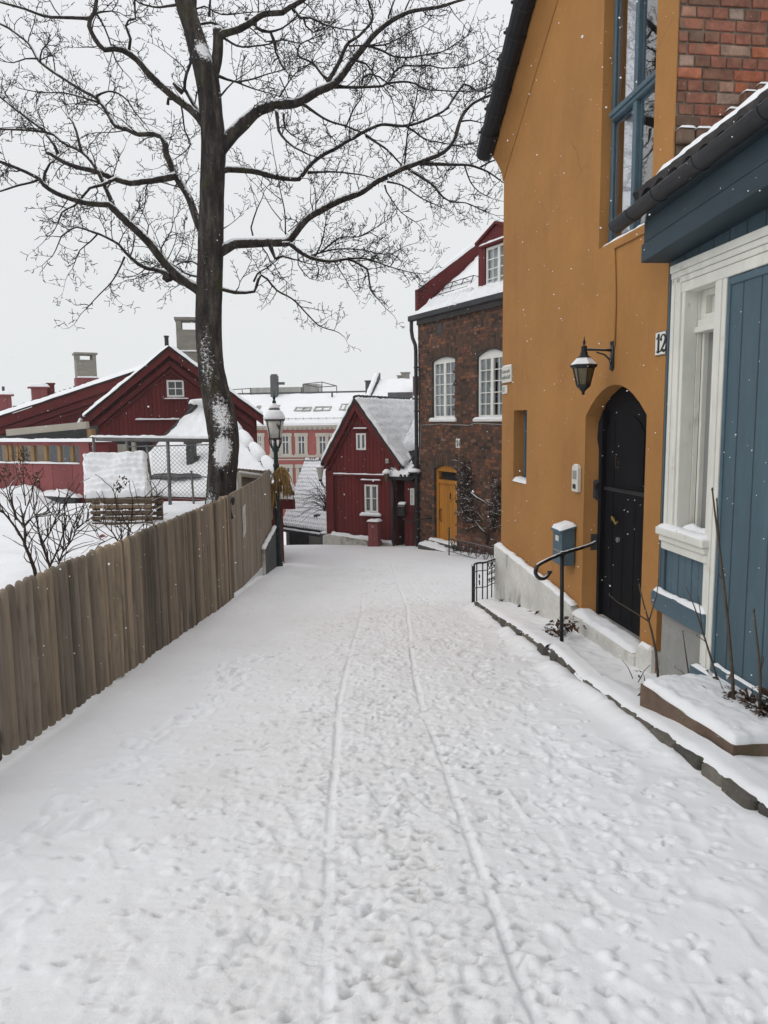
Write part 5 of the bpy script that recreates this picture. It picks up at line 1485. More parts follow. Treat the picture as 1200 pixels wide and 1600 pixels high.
    def tertiary(st, d, ln, r):
        n = max(3, int(ln/.07)); p = wander(st, d, ln, n, .22, .03)
        tw.tube(p, [r*(1-.6*i/n) for i in range(n+1)], 3, False, 0)
        for i in range(1, n+1):
            for s in (0, 1):
                if R.random() < .66:
                    dv = (p[i]-p[i-1]).normalized(); side = rv(1); side = (side-dv*side.dot(dv)).normalized()
                    twiglet(p[i], dv*.7+side*.9+up*.2, R.uniform(.035, .12))
    def secondary(st, d, ln, r, dens=1.0):
        n = max(4, int(ln/.11)); p = wander(st, d, ln, n, .20, .02)
        tw.tube(p, [r*(1-.62*i/n) for i in range(n+1)], 4, False, 0)
        for i in range(1, n+1):
            if R.random() < .82*dens:
                dv = (p[i]-p[i-1]).normalized(); side = rv(1); side = (side-dv*side.dot(dv)).normalized()
                tertiary(p[i], dv*.65+side*.85+up*.08, R.uniform(.14, .42)*(1-.35*i/n), r*.62)
        tertiary(p[-1], p[-1]-p[-2], .2, r*.4)
    for px, r0, r1, kd, dens_, y0 in limbs:
        x0 = px[0][0]
        ys = [Y0+y0+(.15 if False else 0)+kd*abs(x-x0)*1.0+.0 for x, y in px]
        pl = [P(x, y, Yv) for (x, y), Yv in zip(px, ys)]
        n0 = len(pl)
        rr = [(r0+(r1-r0)*(i/(n0-1))**.7)*S*.90 for i in range(n0)]
        q, rq = dens(pl, rr, .09)
        j = [Vector((noise.noise(p*2.3), noise.noise(p*2.3+Vector((5, 0, 0))), noise.noise(p*2.3+Vector((0, 7, 0)))))*.028 for p in q]
        q = [p+jj*min(1, .25+i*.1) for i, (p, jj) in enumerate(zip(q, j))]
        rq = [a*(1+.10*noise.noise(p*4)) for a, p in zip(rq, q)]
        if r0 >= 2.4:
            lm = MB(); lm.tube(q, rq, 12 if r0 > 5 else 8)
            o = lm.build('limb', M['bark'], T, smooth=True)
        else:
            tw.tube(q, rq, 5, False, 0)
        L_ = sum((q[i+1]-q[i]).length for i in range(len(q)-1))
        acc = 0
        for i in range(2, len(q)):
            f = i/len(q); acc += (q[i]-q[i-1]).length
            big = rq[i]
            gap = (.31 if big > .05 else .185 if big > .02 else .145)/max(.15, dens_)
            if big > .075: gap *= 2.2
            if f < .12 and r0 > 5: continue
            while acc > gap:
                acc -= gap*R.uniform(.75, 1.25)
                dv = (q[i]-q[i-1]).normalized(); side = rv(1); side = (side-dv*side.dot(dv)).normalized()
                ln = R.uniform(.35, .95)*(1.0 if big > .02 else .7)*(1-.25*f)
                d = dv*R.uniform(.4, .9)+side+up*.10
                if dens_ < .6: tertiary(q[i], d, R.uniform(.1, .3), .006)
                elif R.random() < .45: tertiary(q[i], d, R.uniform(.2, .5), .009)
                else: secondary(q[i], d, ln, min(.012, max(.0065, big*.45)), dens_)
        if r1 < 2.5: secondary(q[-1], q[-1]-q[-2], .55, max(.006, rq[-1]*.8))
    # a few boughs above the picture so that the crown is whole
    for k in range(9):
        a = R.uniform(0, 6.28); st = pts[-1-R.randrange(0, 16)]
        p = wander(st, Vector((math.cos(a)*.8, math.sin(a)*.8, .7)), R.uniform(2, 3.4), 14, .12, .02)
        lm = MB(); lm.tube(p, [.07*(1-.8*i/14) for i in range(15)], 8); lm.build('limb', M['bark'], T, smooth=True)
        for i in range(3, 15):
            dv = (p[i]-p[i-1]).normalized(); secondary(p[i], dv+rv(.7), .8, .011)
    # burr and stub
    b = MB(); c = P(262, 432, Y0-.1)
    b.tube([c+Vector((.08, 0, .04)), c, c+Vector((-.06, 0, -.07))], [.08, .10, .05], 9); b.build('burr', M['bark'], T, smooth=True)
    tw.build('twigs', M['twig'], T)
    print('twiglets', count[0], 'faces', len(tw.f))
tree()

# ------------------------------------------------------------------ brown brick house (number 14)
KF = Frame(1.093, 22.0, 27.6, -2.35)
def brick_house():
    F = KF
    T = thing('brick_house', 'dark brown brick house with white arched windows and red dormer', 'house', F.o, F.a)
    top = 4.52+2.35
    w1 = dict(u0=-1.90, u1=-.71, z0=1.63+2.35, z1=3.25+2.35, rise=.09)
    w2 = dict(u0=-4.12, u1=-2.93, z0=1.63+2.35, z1=3.22+2.35, rise=.14)
    dr = dict(u0=-1.99, u1=-.79, z0=.50, z1=.20+2.35, rise=.15)
    OUT = [(-6.4, -.6), (.06, -.6), (.06, top), (-6.4, top)]
    holes = [arch(d['u0'], d['u1'], d['z0'], d['z1'], d['rise']) for d in (w1, w2)]+[arch(dr['u0'], dr['u1'], .42, dr['z1'], dr['rise'])]
    w = MB(); w.plate(OUT, holes, 0, -.3, -.22); w.box(-.2, .055, -6, -.3, -.6, top); w.box(-6.4, -6.2, -6, -.3, -.6, top)
    wo = w.build('wall', M['darkmortar'], T)
    def inside(u, z):
        for d in (w1, w2, dr):
            a, b = d['u0']-.03, d['u1']+.03
            if a < u < b and d['z0']-.06 < z < d['z1']+.06: return False
            if d['z1']-.02 < z < d['z1']+.45:
                t = (u-d['u0'])/(d['u1']-d['u0'])
                if -.12 < t < 1.12 and z < d['z1']+d['rise']*4*max(0, t*(1-t))+.30: return False
        if abs(u+1.16) < .14 and abs(z-6.50) < .17: return False
        return True
    b = MB(); brick_field(b, -6.3, .06, -.5, top-.02, 0, inside, .25, .084, .010, True, .003, 'x', 5)
    for d in (w1, w2, dr): soldier_arch(b, d['u0']-.05, d['u1']+.05, d['z1']+.03, d['rise'], 0, .26, 15, 3)
    for u in np.arange(-6.3, 0, .19): b.box(u, u+.09, 0, .05, top-.16, top-.02, rnd.random()*.4)   # dentils below the gutter
    b.build('brickwork', M['darkbrick'], wo)
    v = MB(); v.box(-1.27, -1.05, .0, .02, 6.36, 6.64); v.build('vent_hatch', M['slate'], T, bevel=.006)
    for d, lab in ((w1, 'white arched window nearest the downpipe'), (w2, 'white arched window beside the ochre house')):
        wo = sash_window(T, d['u0']+.01, d['u1']-.01, d['z0']+.02, d['z1'], -.06, 2, 5, 2, .075, .022, 'winwhite', 'curtain', d['rise'], .06, .03, lab, [(0, .36), (.56, 1)] if d is w2 else [(0, .34), (.37, .64), (.67, 1)])
        s = MB(); s.box(d['u0']-.10, d['u1']+.10, -.06, .06, d['z0']-.07, d['z0']-.005); so = s.build('sill', M['winwhite'], wo, bevel=.01)
        s = MB(); s.snow((d['u0']-.10, -.04, d['z0']-.005), (d['u1']+.10, -.04, d['z0']-.005), (d['u1']+.10, .06, d['z0']-.005), (d['u0']-.10, .06, d['z0']-.005), .05, 24, 6, .5, .04); s.build('sill_snow', M['snow'], wo, smooth=True)
    # yellow plank door with fanlight
    m = MB(); m.box(dr['u0']+.10, dr['u1']-.12, -.18, -.12, .5, 2.16); do = m.build('door', M['ochre_door'], T, bevel=.004); do["label"] = 'yellow plank door with dark fanlight'
    m = MB(); a, bb = dr['u0']+.015, dr['u1']-.015
    m.box(bb-.105, bb, -.2, -.08, .45, 2.5); m.box(a, a+.085, -.2, -.08, .45, 2.5); m.box(a+.085, bb-.105, -.2, -.07, 2.16, 2.26)
    ar = arch(a, bb, 2.50, 2.55, .14); inn = arch(a+.085, bb-.105, 2.26, 2.50, .11)
    m.plate([(a, 2.501), (bb, 2.501)]+ar[2:], [], -.08, -.2)
    m.build('frame', M['ochre_door'], do)
    m = MB(); m.box(a+.085, bb-.105, -.15, -.146, 2.26, 2.501); m.build('fanlight', M['glass'], do)
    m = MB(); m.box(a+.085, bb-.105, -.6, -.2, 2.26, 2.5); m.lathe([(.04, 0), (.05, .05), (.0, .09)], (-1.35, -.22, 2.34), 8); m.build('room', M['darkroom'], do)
    m = MB(); m.tube([(-1.02, -.11, 1.05), (-1.02, -.06, 1.08), (-1.02, -.06, 1.38), (-1.02, -.11, 1.41)], .018, 6); m.build('handle', M['black'], do)
    m = MB(); m.tube([(-1.5, -.115, 1.9), (-1.52, -.10, 1.85), (-1.49, -.1, 1.80), (-1.52, -.1, 1.74)], .016, 5); m.build('knocker', M['iron_bare'], do)
    s = MB(); s.box(-2.1, -.6, -.1, .45, .16, .36); s.box(-2.0, -.75, -.1, .18, .36, .50); so = s.build('door_step', M['stone'], T, bevel=.015)
    s = MB(); s.snow((-2.1, .16, .36), (-.6, .16, .36), (-.6, .44, .36), (-2.1, .44, .36), .09, 24, 8, .6, .06); s.snow((-2.0, -.1, .5), (-.75, -.1, .5), (-.75, .18, .5), (-2.0, .18, .5), .05, 24, 8, .6, .05); s.build('step_snow', M['snow'], so, smooth=True)
    # gutter and downpipe
    g = MB(); g.prism([(.16, .11), (.02, .13), (-.02, .0), (.06, -.06), (.16, -.03)], -6.4, .40, 'x'); g.v = [(x, y+.0, z+top+.02) for x, y, z in g.v]
    go = g.build('gutter', M['zinc'], T, bevel=.01)
    s = MB(); s.snow((-6.4, -.05, top+.13), (.38, -.05, top+.13), (.38, .15, top+.13), (-6.4, .15, top+.13), .035, 80, 5, .5, .04); s.build('gutter_snow', M['snow'], go, smooth=True)
    p = MB(); p.tube([(.30, .09, top-.02), (.30, .09, top-.28), (.24, .09, top-.5), (.08, .09, top-.72), (.05, .09, top-.9), (.045, .09, 3.0), (.04, .09, .05)], .055, 10)
    for z in (top-1.4, 4.2, 2.6, 1.2): p.tube([(.045, .09, z), (.045, .09, z+.05)], .068, 10)
    p.build('downpipe', M['zinc'], T, smooth=True)
    # roof: snowy tiles, red parapet, snow guard, dormer
    def rz(y): return top+.12+(-y)*.86
    r = MB(); r.prism([(.10, rz(.1)-.0), (-5.2, rz(-5.2)), (-5.2, rz(-5.2)-.15), (.10, rz(.1)-.2)], -6.4, -.02, 'x'); ro = r.build('roof', M['tile'], T)
    s = MB(); s.snow((-6.4, .05, rz(.05)), (-.04, .05, rz(.05)), (-.04, -5.2, rz(-5.2)), (-6.4, -5.2, rz(-5.2)), .10, 80, 60, .35, .1, None, 1.5); s.build('roof_snow', M['snow'], ro, smooth=True)
    sg = MB()
    for u in np.arange(-2.3, -.1, .19): sg.tube([(u, .06, rz(.06)-.03), (u, -.28, rz(-.28)+.09)], [.075, .075], 8)
    sg.build('eave_tiles', M['tile'], ro)
    s = MB()
    for u in np.arange(-2.3, -.1, .19): s.tube([(u, .02, rz(.02)+.03), (u+.01, -.3, rz(-.3)+.15)], [.05, .085], 8)
    s.build('eave_snow', M['snow'], ro, smooth=True)
    yA, zA = F.X(650, 453, .05); yB, zB = F.X(747, 379, .05)
    yb, zb = F.X(652, 478, .05)
    if yB > yA-.3: yB = yA-3.2; zB = zA+2.7
    pr = MB(); pr.prism([(yA, zA-.6), (yA, zA), (yB*1.9, zA+(zB-zA)*(1.9*yB-yA)/(yB-yA)), (yB*1.9, rz(yB*1.9)-.3)], -.06, .12, 'x'); po = pr.build('parapet', M['red_trim'], T, bevel=.01)
    s = MB(); k = 1.9*yB; s.snow((-.08, yA+.02, zA), (.14, yA+.02, zA), (.14, k, zA+(zB-zA)*(k-yA)/(yB-yA)), (-.08, k, zA+(zB-zA)*(k-yA)/(yB-yA)), .09, 6, 40, .3, .08); s.build('parapet_snow', M['snow'], po, smooth=True)
    sn = MB()
    A = lambda u, t: Vector((u, -.50-.45*t, rz(-.50-.45*t)+.06+.16*(1-t)+.05))
    def gp(u, k): return Vector((u, -.55-.10*k, rz(-.55)+.12+.15*k))
    for k in (0, 1, 2): sn.tube([gp(-.20, k), gp(-1.70, k)], .013, 5)
    for u in (-.22, -.65, -1.2, -1.68): sn.tube([gp(u, 0)+Vector((0, .02, -.2)), gp(u, 2)], .013, 5); sn.tube([gp(u, 2), gp(u, 0)+Vector((-.15, -.35, .25))], .010, 5)
    sn.build('snow_guard', M['iron_bare'], T)
    # dormer
    D = thing  # (part of the house)
    yd = -.30
    dl = F.L(747.5, 400, yd)[0]; ap = F.L(776, 351, yd); el = F.L(747.5, 379, yd); cw = ap[0]*2-dl
    zb = rz(yd)-.3
    m = MB(); m.plate([(cw, zb), (dl, zb), (dl, el[1]), (ap[0], ap[1]), (cw, el[1])], [rect(cw+.16, dl-.30, F.L(757, 457, yd)[1], F.L(757, 388, yd)[1])], yd, yd-.12)
    m.box(dl-.10, dl, yd-3, yd-.12, zb, el[1]-.02); m.box(cw, cw+.1, yd-3, yd-.12, zb, el[1]-.02)
    do = m.build('dormer', M['red'], T)
    m = MB(); m.prism([(dl+.07, el[1]-.07), (ap[0], ap[1]+.02), (ap[0], ap[1]+.09), (dl+.10, el[1]-.01)], yd-3.2, yd+.06); m.prism([(cw-.07, el[1]-.07), (ap[0], ap[1]+.02), (ap[0], ap[1]+.09), (cw-.10, el[1]-.01)], yd-3.2, yd+.06); m.build('dormer_roof', M['red_trim'], do)
    z0, z1 = F.L(757, 457, yd)[1], F.L(757, 388, yd)[1]
    sash_window(T, cw+.17, dl-.31, z0+.01, z1-.01, yd-.03, 2, 4, 2, .06, .022, 'winwhite', 'curtain', 0, .05, .06, 'dormer window under the red gable')
    s = MB(); s.box(cw+.05, dl-.10, yd, yd+.07, z1+.02, z1+.07); s.build('dormer_ledge', M['red_trim'], do)
    s = MB(); s.snow((cw+.05, yd, z1+.07), (dl-.1, yd, z1+.07), (dl-.1, yd+.07, z1+.07), (cw+.05, yd+.07, z1+.07), .06, 14, 5, .3, .04); s.build('ledge_snow', M['snow'], do, smooth=True); s = MB(); s.snow((cw, yd+.02, rz(yd)+.0), (dl+.5, yd+.02, rz(yd)), (dl+.6, .12, rz(.12)), (cw, .12, rz(.12)), .14, 20, 8, .5, .08); s.build('dormer_snow', M['snow'], do, smooth=True)
    c = MB(); ca = Vector((-.2, .02, 1.47+2.35))
    c.tube([(.0, .02, .3+2.35), (-.12, .02, 1.46+2.35), (-1.2, .02, 1.50+2.35), (-2.6, .025, 1.46+2.35), (-2.9, .02, 1.52+2.35), (-5, .02, 1.45+2.35)], .012, 5); c.build('wall_cable', M['foundation'], T)
    # wall bracket handrail at the pipe
    N = thing('house_number', 'small white plate numbered 14 above the yellow door', 'house number', F.W(-1.98, .012, 3.20), F.a)
    p = MB(); p.box(-.20, .0, 0, .012, 0, .25); p.build('plate', M['enamel'], N, bevel=.004)
    d = MB(); digits(d, '14', -.025, .045, .16, .012, .0145, .52, -1, 1.0); d.build('digits', M['ink'], N)
    # porch lamp, handrail, creeper and fancy railing
    u, z = F.L(722, 790), 0
    H = thing('iron_handrail', 'short dark handrail sticking out left of the yellow door', 'handrail', F.W(-.62, .012, 1.10), F.a)
    h = MB(); h.tube([(0, 0, .0), (.0, .05, .0), (.25, .35, -.06), (.42, .55, -.14), (.44, .58, -.20)], .022, 7); h.build('rail', M['iron_bare'], H, smooth=True)
    h = MB(); h.box(-.04, .04, 0, .012, -.06, .06); h.build('wall_plate', M['black'], H)
brick_house()

def creeper():
    F = KF; R = random.Random(14)
    u0, z0 = F.L(762, 846); b = F.W(u0, .05, 0.35)
    T = thing('wall_creeper', 'bare brown creeper with snowy stems clinging to the brick wall by the yellow door', 'creeper', b, F.a)
    def loc(px, py, o=.05): 
        u, z = F.L(px, py, o); return Vector((u-u0, o-.05, z-.35))
    m = MB(); tw = MB()
    lines = [[(760, 850), (762, 838), (765, 828), (776, 824), (783, 821)], [(763, 838), (752, 828), (742, 815), (738, 805), (736, 790), (735, 765), (737, 745), (733, 732), (727, 727), (720, 733), (719, 740)],
             [(745, 822), (735, 826), (728, 828)], [(742, 815), (733, 812), (724, 803), (720, 795)], [(737, 800), (728, 780), (722, 760), (728, 745), (733, 742), (722, 738)], [(752, 828), (758, 832)], [(765, 828), (772, 815), (776, 795), (779, 770), (778, 752)],
             [(735, 770), (745, 778), (755, 783), (765, 792)], [(736, 752), (728, 752), (722, 748)], [(770, 820), (765, 805), (768, 785), (774, 765)]]
    for l in lines:
        p = [loc(*q, .04+.05*R.random()) for q in l]; n = len(p)
        m.tube(p, [.034*(1-.6*i/max(1, n-1)) for i in range(n)], 6)
    def tangle(cx, cy, sx, sy, n):
        for k in range(n):
            p = loc(R.gauss(cx, sx), R.gauss(cy, sy), R.uniform(.03, .16)); v = Vector((R.gauss(0, 1), R.gauss(0, .4), R.gauss(-.2, 1))).normalized()
            q = [p]
            for i in range(5): v = (v+Vector((R.gauss(0, .5), R.gauss(0, .3), R.gauss(-.1, .5)))).normalized(); s = q[-1]+v*.07; s.y = max(-.03, min(.15, s.y)); q.append(s)
            tw.tube(q, [.011, .010, .009, .008, .006, .004], 4, False)
    tangle(726, 775, 5, 22, 170); tangle(726, 735, 4, 8, 40); tangle(774, 785, 5, 20, 110); tangle(745, 810, 12, 9, 30)
    m.build('main_stems', M['vine'], T, smooth=True); tw.build('tangled_shoots', M['vine'], T)
creeper()
def low_railing():
    F = KF
    b = F.W(-3.0, .9, 0.28); b.z = float(road_z(b.y))+.05
    T = thing('low_railing', 'low scrolled iron railing in the snow below the creeper', 'railing', b, F.a)
    m = MB(); n = 6; Lh = 2.2
    m.tube([(-Lh, 0, .42), (0.0, 0, .40)], .014, 6); m.tube([(-Lh, 0, .06), (0, 0, .06)], .010, 6)
    m.tube([(0, 0, -.2), (0, 0, .62)], .018, 6); m.lathe([(.0, .62), (.03, .65), (.0, .69)], (0, 0, 0), 8); m.tube([(-Lh, 0, -.2), (-Lh, 0, .62)], .018, 6)
    m.build('frame', M['iron'], T)
    s = MB()
    for k in range(n):
        u = -.18-k*.34
        scroll(s, (u, 0, .30), (1, 0, 0), .10, 1.3, 1, .012); scroll(s, (u-.12, 0, .18), (1, 0, 0), .10, 1.3, -1, .012, math.pi); s.tube([(u+.1, 0, .30), (u, 0, .15), (u-.05, 0, .08)], .011, 5)
    s.build('scrollwork', M['iron'], T)
    b2 = F.W(-2.6, 2.3, 0); b2.z = float(road_z(b2.y))
    K = thing('sett_row', 'row of dark setts showing through snow in front of the low railing', 'stone edging', b2, F.a-.25)
    R = random.Random(4)
    m = MB()
    for k in range(12):
        if R.random() < .25: continue
        x = -.2*k; m.box(x-.17, x-.01, -.06, .06, -.15, .035+R.uniform(-.02, .02), R.random(), .012)
    m.build('setts', M['slate'], K, bevel=.015)
low_railing()

# ------------------------------------------------------------------ small red gabled house
RF = Frame(0.872, 22.3, 65, -2.7)
def small_red_house():
    F = RF; Z = 2.7
    T = thing('red_cottage', 'small dark red boarded cottage with steep snowy roof and two white windows', 'house', F.o, F.a)
    ap, eL, eR = F.L(557, 628), F.L(509, 720), F.L(627, 726)
    uL, uR = 2.93, .62; bz = .75
    hL = ap[1]-(ap[1]-eL[1])*(uL-ap[0])/(eL[0]-ap[0]); hR = ap[1]-(ap[1]-eR[1])*(uR-ap[0])/(eR[0]-ap[0])
    up = (F.L(572, 703), F.L(556.5, 677)); lo = (F.L(591, 801), F.L(569.5, 757))
    hole1 = rect(up[0][0], up[1][0], up[0][1], up[1][1]); hole2 = rect(lo[0][0], lo[1][0], lo[0][1], lo[1][1])
    m = MB(); m.plate([(uR, bz-.3), (uL, bz-.15), (uL, hL), (ap[0], ap[1]), (uR, hR)], [hole1, hole2], 0, -.15)
    m.box(uL-.14, uL-.003, -6, -.15, .2, hL); m.box(uR+.003, uR+.14, -6, -.15, .2, hR)
    m.build('wall', M['red'], T)
    w = sash_window(T, *[hole1[0][0], hole1[1][0], hole1[0][1], hole1[2][1]], .01, 1, 1, 2, .05, .02, 'winwhite', 'curtain', 0, .05, .05, 'small attic window', [(0, .3), (.65, 1)])
    w = sash_window(T, *[hole2[0][0], hole2[1][0], hole2[0][1], hole2[2][1]], .01, 1, 2, 2, .055, .025, 'winwhite', 'curtain', 0, .05, .05, 'large lower window', [(0, .4), (.55, 1)])
    t = MB(); sn = MB()
    for h, ex in ((hole1, .08), (hole2, .12)):
        t.box(h[0][0]-ex, h[1][0]+ex, 0, .08, h[2][1]+.10, h[2][1]+.15)
    t.box(uR, uL+.02, 0, .05, F.L(560, 742)[1]-.05, F.L(560, 742)[1]+.02)
    t.box(uL-.22, uL+.05, -.1, .07, bz-.1, F.L(525, 736)[1]); 
    # barge boards
    for off, y1, w_ in ((0, .14, .20), (.24, .05, .12)):
        for e, s in ((eL, 1), (eR, -1)):
            dx, dz = e[0]-ap[0], e[1]-ap[1]; L = math.hypot(dx, dz); nx, nz = (dz/L*s, -dx/L*s)
            if off and s < 0: continue
            a = (ap[0]+nx*off*0, ap[1]-off*1.35); b = (e[0]-dx*.0, e[1]-off*1.35)
            t.prism([a, b, (b[0], b[1]-w_*1.35), (a[0], a[1]-w_*1.35)], -.02, y1)
    t.build('trim', M['red_trim'], T, bevel=.006)
    for h, ex in ((hole1, .08), (hole2, .12)): sn.snow((h[0][0]-ex, 0, h[2][1]+.15), (h[1][0]+ex, 0, h[2][1]+.15), (h[1][0]+ex, .08, h[2][1]+.15), (h[0][0]-ex, .08, h[2][1]+.15), .035, 12, 4, .3, .03)
    sn.snow((hole2[0][0]-.12, 0, hole2[0][1]-.06), (hole2[1][0]+.14, 0, hole2[0][1]-.06), (hole2[1][0]+.14, .11, hole2[0][1]-.06), (hole2[0][0]-.12, .11, hole2[0][1]-.06), .07, 14, 5, .3, .05)
    zb = F.L(560, 742)[1]+.02; sn.snow((uR, 0, zb), (uL, 0, zb), (uL, .05, zb), (uR, .05, zb), .035, 40, 4, .4, .03)
    zf0, zf1 = F.L(517, 831)[1], F.L(612, 845)[1]
    sn.snow((uR, .0, zf1-.04), (uL-.12, .0, zf0-.03), (uL-.12, .16, zf0-.06), (uR, .16, zf1-.07), .08, 40, 6, .5, .06)
    sn.build('ledge_snow', M['snow'], T, smooth=True)
    si = MB(); si.box(hole2[0][0]-.12, hole2[1][0]+.14, 0, .11, hole2[0][1]-.11, hole2[0][1]-.06); si.build('sill', M['winwhite'], T, bevel=.01)
    f = MB(); f.prism([(uR-.0, -.5), (uL+.18, -.6), (uL+.16, zf0-.10), (uL-.05, zf0-.05), (uR, zf1-.06)], -.2, .17); f.build('foundation', M['mossfound'], T, bevel=.03, seg=2)
    # roof
    dz = (hR-ap[1])/(uR-ap[0])
    r = MB()
    def slope(e, s):
        r.prism([(ap[0], ap[1]+.0), (e[0]+.1*s, e[1]-.1*abs((ap[1]-e[1])/(e[0]-ap[0]))), (e[0]+.1*s, e[1]+.10-.1*abs((ap[1]-e[1])/(e[0]-ap[0]))), (ap[0], ap[1]+.12)], -6.3, .16)
    slope(eL, 1); slope(eR, -1)
    ro = r.build('roof', M['tile'], T)
    tl = MB(); n = 22
    for k in range(n): tl.tube([(ap[0], .1-6.2*k/n, ap[1]+.12), (ap[0], .1-6.2*(k+1)/n-.03, ap[1]+.135)], [.085, .095], 8)
    tl.build('ridge_tiles', M['tile'], ro)
    s = MB()
    wav = lambda u, v: .018*math.sin(u*2*math.pi*28)+.03*abs(math.sin(v*math.pi*9))*.4
    s.snow((ap[0]-.03, .15, ap[1]+.12), (ap[0]-.03, -6.2, ap[1]+.12), (eR[0]-.1, -6.2, eR[1]-.04), (eR[0]-.1, .15, eR[1]-.04), .10, 170, 70, .35, .08, wav, 1.6)
    s.snow((ap[0]+.03, .15, ap[1]+.12), (ap[0]+.03, -6.2, ap[1]+.12), (eL[0]+.1, -6.2, eL[1]-.04), (eL[0]+.1, .15, eL[1]-.04), .10, 60, 40, .35, .08, None, 1.6)
    s.build('roof_snow', M['snow'], ro, smooth=True)
    # annex with recessed door
    z0 = .35; ztop = F.L(620, 750)[1]
    m = MB(); m.box(-.02, .26, -.2, .02, z0, ztop-.05); m.box(.26, .50, -.8, -.6, z0, ztop); m.box(.22, .26, -.6, -.2, z0, ztop); m.box(.58, .62, -.6, -.1, z0, ztop); m.box(-.06, .6, -2.5, -.8, z0, ztop+.5)
    m.build('porch', M['red'], T)
    h = (F.L(647.5, 789, .02), F.L(641.5, 763, .02))
    w = sash_window(T, h[0][0], h[1][0], h[0][1], h[1][1], .05, 2, 3, 1, .035, .018, 'winwhite', None, 0, .04, .02, 'tiny porch window')
    p = MB(); p.tube([(.62, .09, F.L(615, 748)[1]), (.625, .09, F.L(616, 855)[1])], .05, 9); p.tube([(.66, .10, ztop+.10), (.0, .12, ztop+.02)], .05, 8); p.build('downpipe', M['zinc'], T, smooth=True)
    pr = MB(); s = MB()
    za = ztop+.10
    pr.prism([(.22, za-.07), (-2.9, za+2.2), (-2.9, za+2.3), (.22, za+.03)], -.12, .75, 'x'); po = pr.build('porch_roof', M['tile'], T)
    for k in range(7):
        u = .70-.13*k; pr2 = (u, .24, za+.0); 
    bt = MB()
    for k in range(7):
        u = .28-.135*k; bt.tube([(u, .24, za+.03), (u-.28, -1.5, za+1.30)], [.055, .06], 7)
    bt.build('bare_tiles', M['tile'], po)
    s.snow((.74, .24, za+.03), (.02, .24, za+.03), (-.05, -.12, za+.28), (.74, -1.2, za+1.0), .10, 24, 16, .5, .07)
    s.snow((.74, -.7, za+.70), (-.10, -.9, za+.85), (-.2, -2.8, za+2.2), (.74, -2.8, za+2.2), .16, 24, 24, .5, .1)
    s.build('porch_snow', M['snow'], po, smooth=True)
    # separate fittings
    u, z = F.L(611, 738); L = thing('wall_lantern', 'snow capped lantern on the red cottage wall by the porch', 'lantern', F.W(u-.10, .0, z), F.a)
    b = MB(); b.tube([(0, 0, .06), (0, .2, .12), (.1, .28, .08)], .02, 6); b.box(-.05, .05, 0, .03, -.02, .16); b.tube([(-.05, .1, .1), (-.05, .1, .32)], .015, 5); b.lathe([(.0, .30), (.04, .33), (.0, .37)], (-.05, .1, 0), 7); b.build('bracket', M['iron_bare'], L)
    g = MB(); g.lathe([(.05, -.26), (.09, -.02)], (.12, .28, 0), 8); g.build('glass', M['amberglass'], L)
    g = MB(); g.lathe([(.14, -.02), (.13, .04), (.06, .11), (.01, .12)], (.12, .28, 0), 10); g.build('snow_cap', M['snow'], L, smooth=True)
    u, z = F.L(606, 718); N = thing('wall_box', 'tiny pale box high on the red cottage gable', 'box', F.W(u, .01, z-.05), F.a)
    b = MB(); b.box(-.05, .05, 0, .06, -.06, .06); b.box(-.06, .06, 0, .07, .06, .075); b.build('housing', M['plastic'], N, bevel=.008); b = MB(); b.box(-.03, .03, .06, .064, -.04, .03); b.build('cover', M['foundation'], N)
    u, z = F.L(512.5, 738, .1); N = thing('corner_lamp', 'white lamp jutting from the left corner of the red cottage', 'lamp', F.W(uL+.05, .05, z), F.a)
    b = MB(); b.lathe([(.05, -.25), (.13, .14), (.0, .15)], (.17, .05, 0), 8); b.build('shade', M['lampglass'], N); b = MB(); b.tube([(0, .05, -.5), (.12, .05, -.4), (.17, .05, -.25)], .02, 6); b.lathe([(.06, -.29), (.06, -.23)], (.17, .05, 0), 8); b.build('arm', M['iron_bare'], N); b = MB(); b.lathe([(.16, .15), (.15, .18), (.05, .22)], (.17, .05, 0), 10); b.build('snow_cap', M['snow'], N, smooth=True)
    u, z = F.L(586, 850, .35); B = thing('utility_box', 'dark red utility cabinet with snowy flat lid before the cottage', 'cabinet', F.W(u, .38, F.L(586, 853, .35)[1]), F.a)
    b = MB(); b.box(-.19, .19, -.14, .14, 0, .16); b.box(-.165, .165, -.12, .12, .16, .74); b.build('body', M['pinkred'], B, bevel=.012); b = MB(); b.box(-.20, .20, -.15, .15, .742, .78); lo_ = b.build('lid', M['red_trim'], B, bevel=.01)
    s = MB(); s.snow((-.2, -.15, .78), (.2, -.15, .78), (.2, .15, .78), (-.2, .15, .78), .06, 10, 8, .3, .05); s.build('snow_cap', M['snow'], lo_, smooth=True); b = MB(); b.box(-.03, .03, .12, .128, .6, .66); b.build('lock_plate', M['steel'], B)
    u, z = F.L(634, 787, .12); B = thing('mailbox', 'black rounded mailbox with snow on the cottage porch wall', 'mailbox', F.W(.30, .03, F.L(634, 806, .12)[1]), F.a)
    b = MB(); b.prism([(0, 0), (.16, 0), (.18, .28), (.14, .36), (.07, .39), (0, .38)], -.12, .12, 'x'); b.build('body', M['black'], B, bevel=.015, seg=2); b = MB(); b.box(-.13, .13, .17, .185, .24, .27); b.build('flap', M['iron_bare'], B)
    s = MB(); s.snow((-.12, .0, .385), (.12, .0, .385), (.12, .15, .355), (-.12, .15, .355), .05, 8, 8, .3, .04); s.build('snow_cap', M['snow'], B, smooth=True)
    p = aty(508, 856, 23.6); B = thing('litter_bin', 'small dark bin at the left foot of the cottage', 'bin', p)
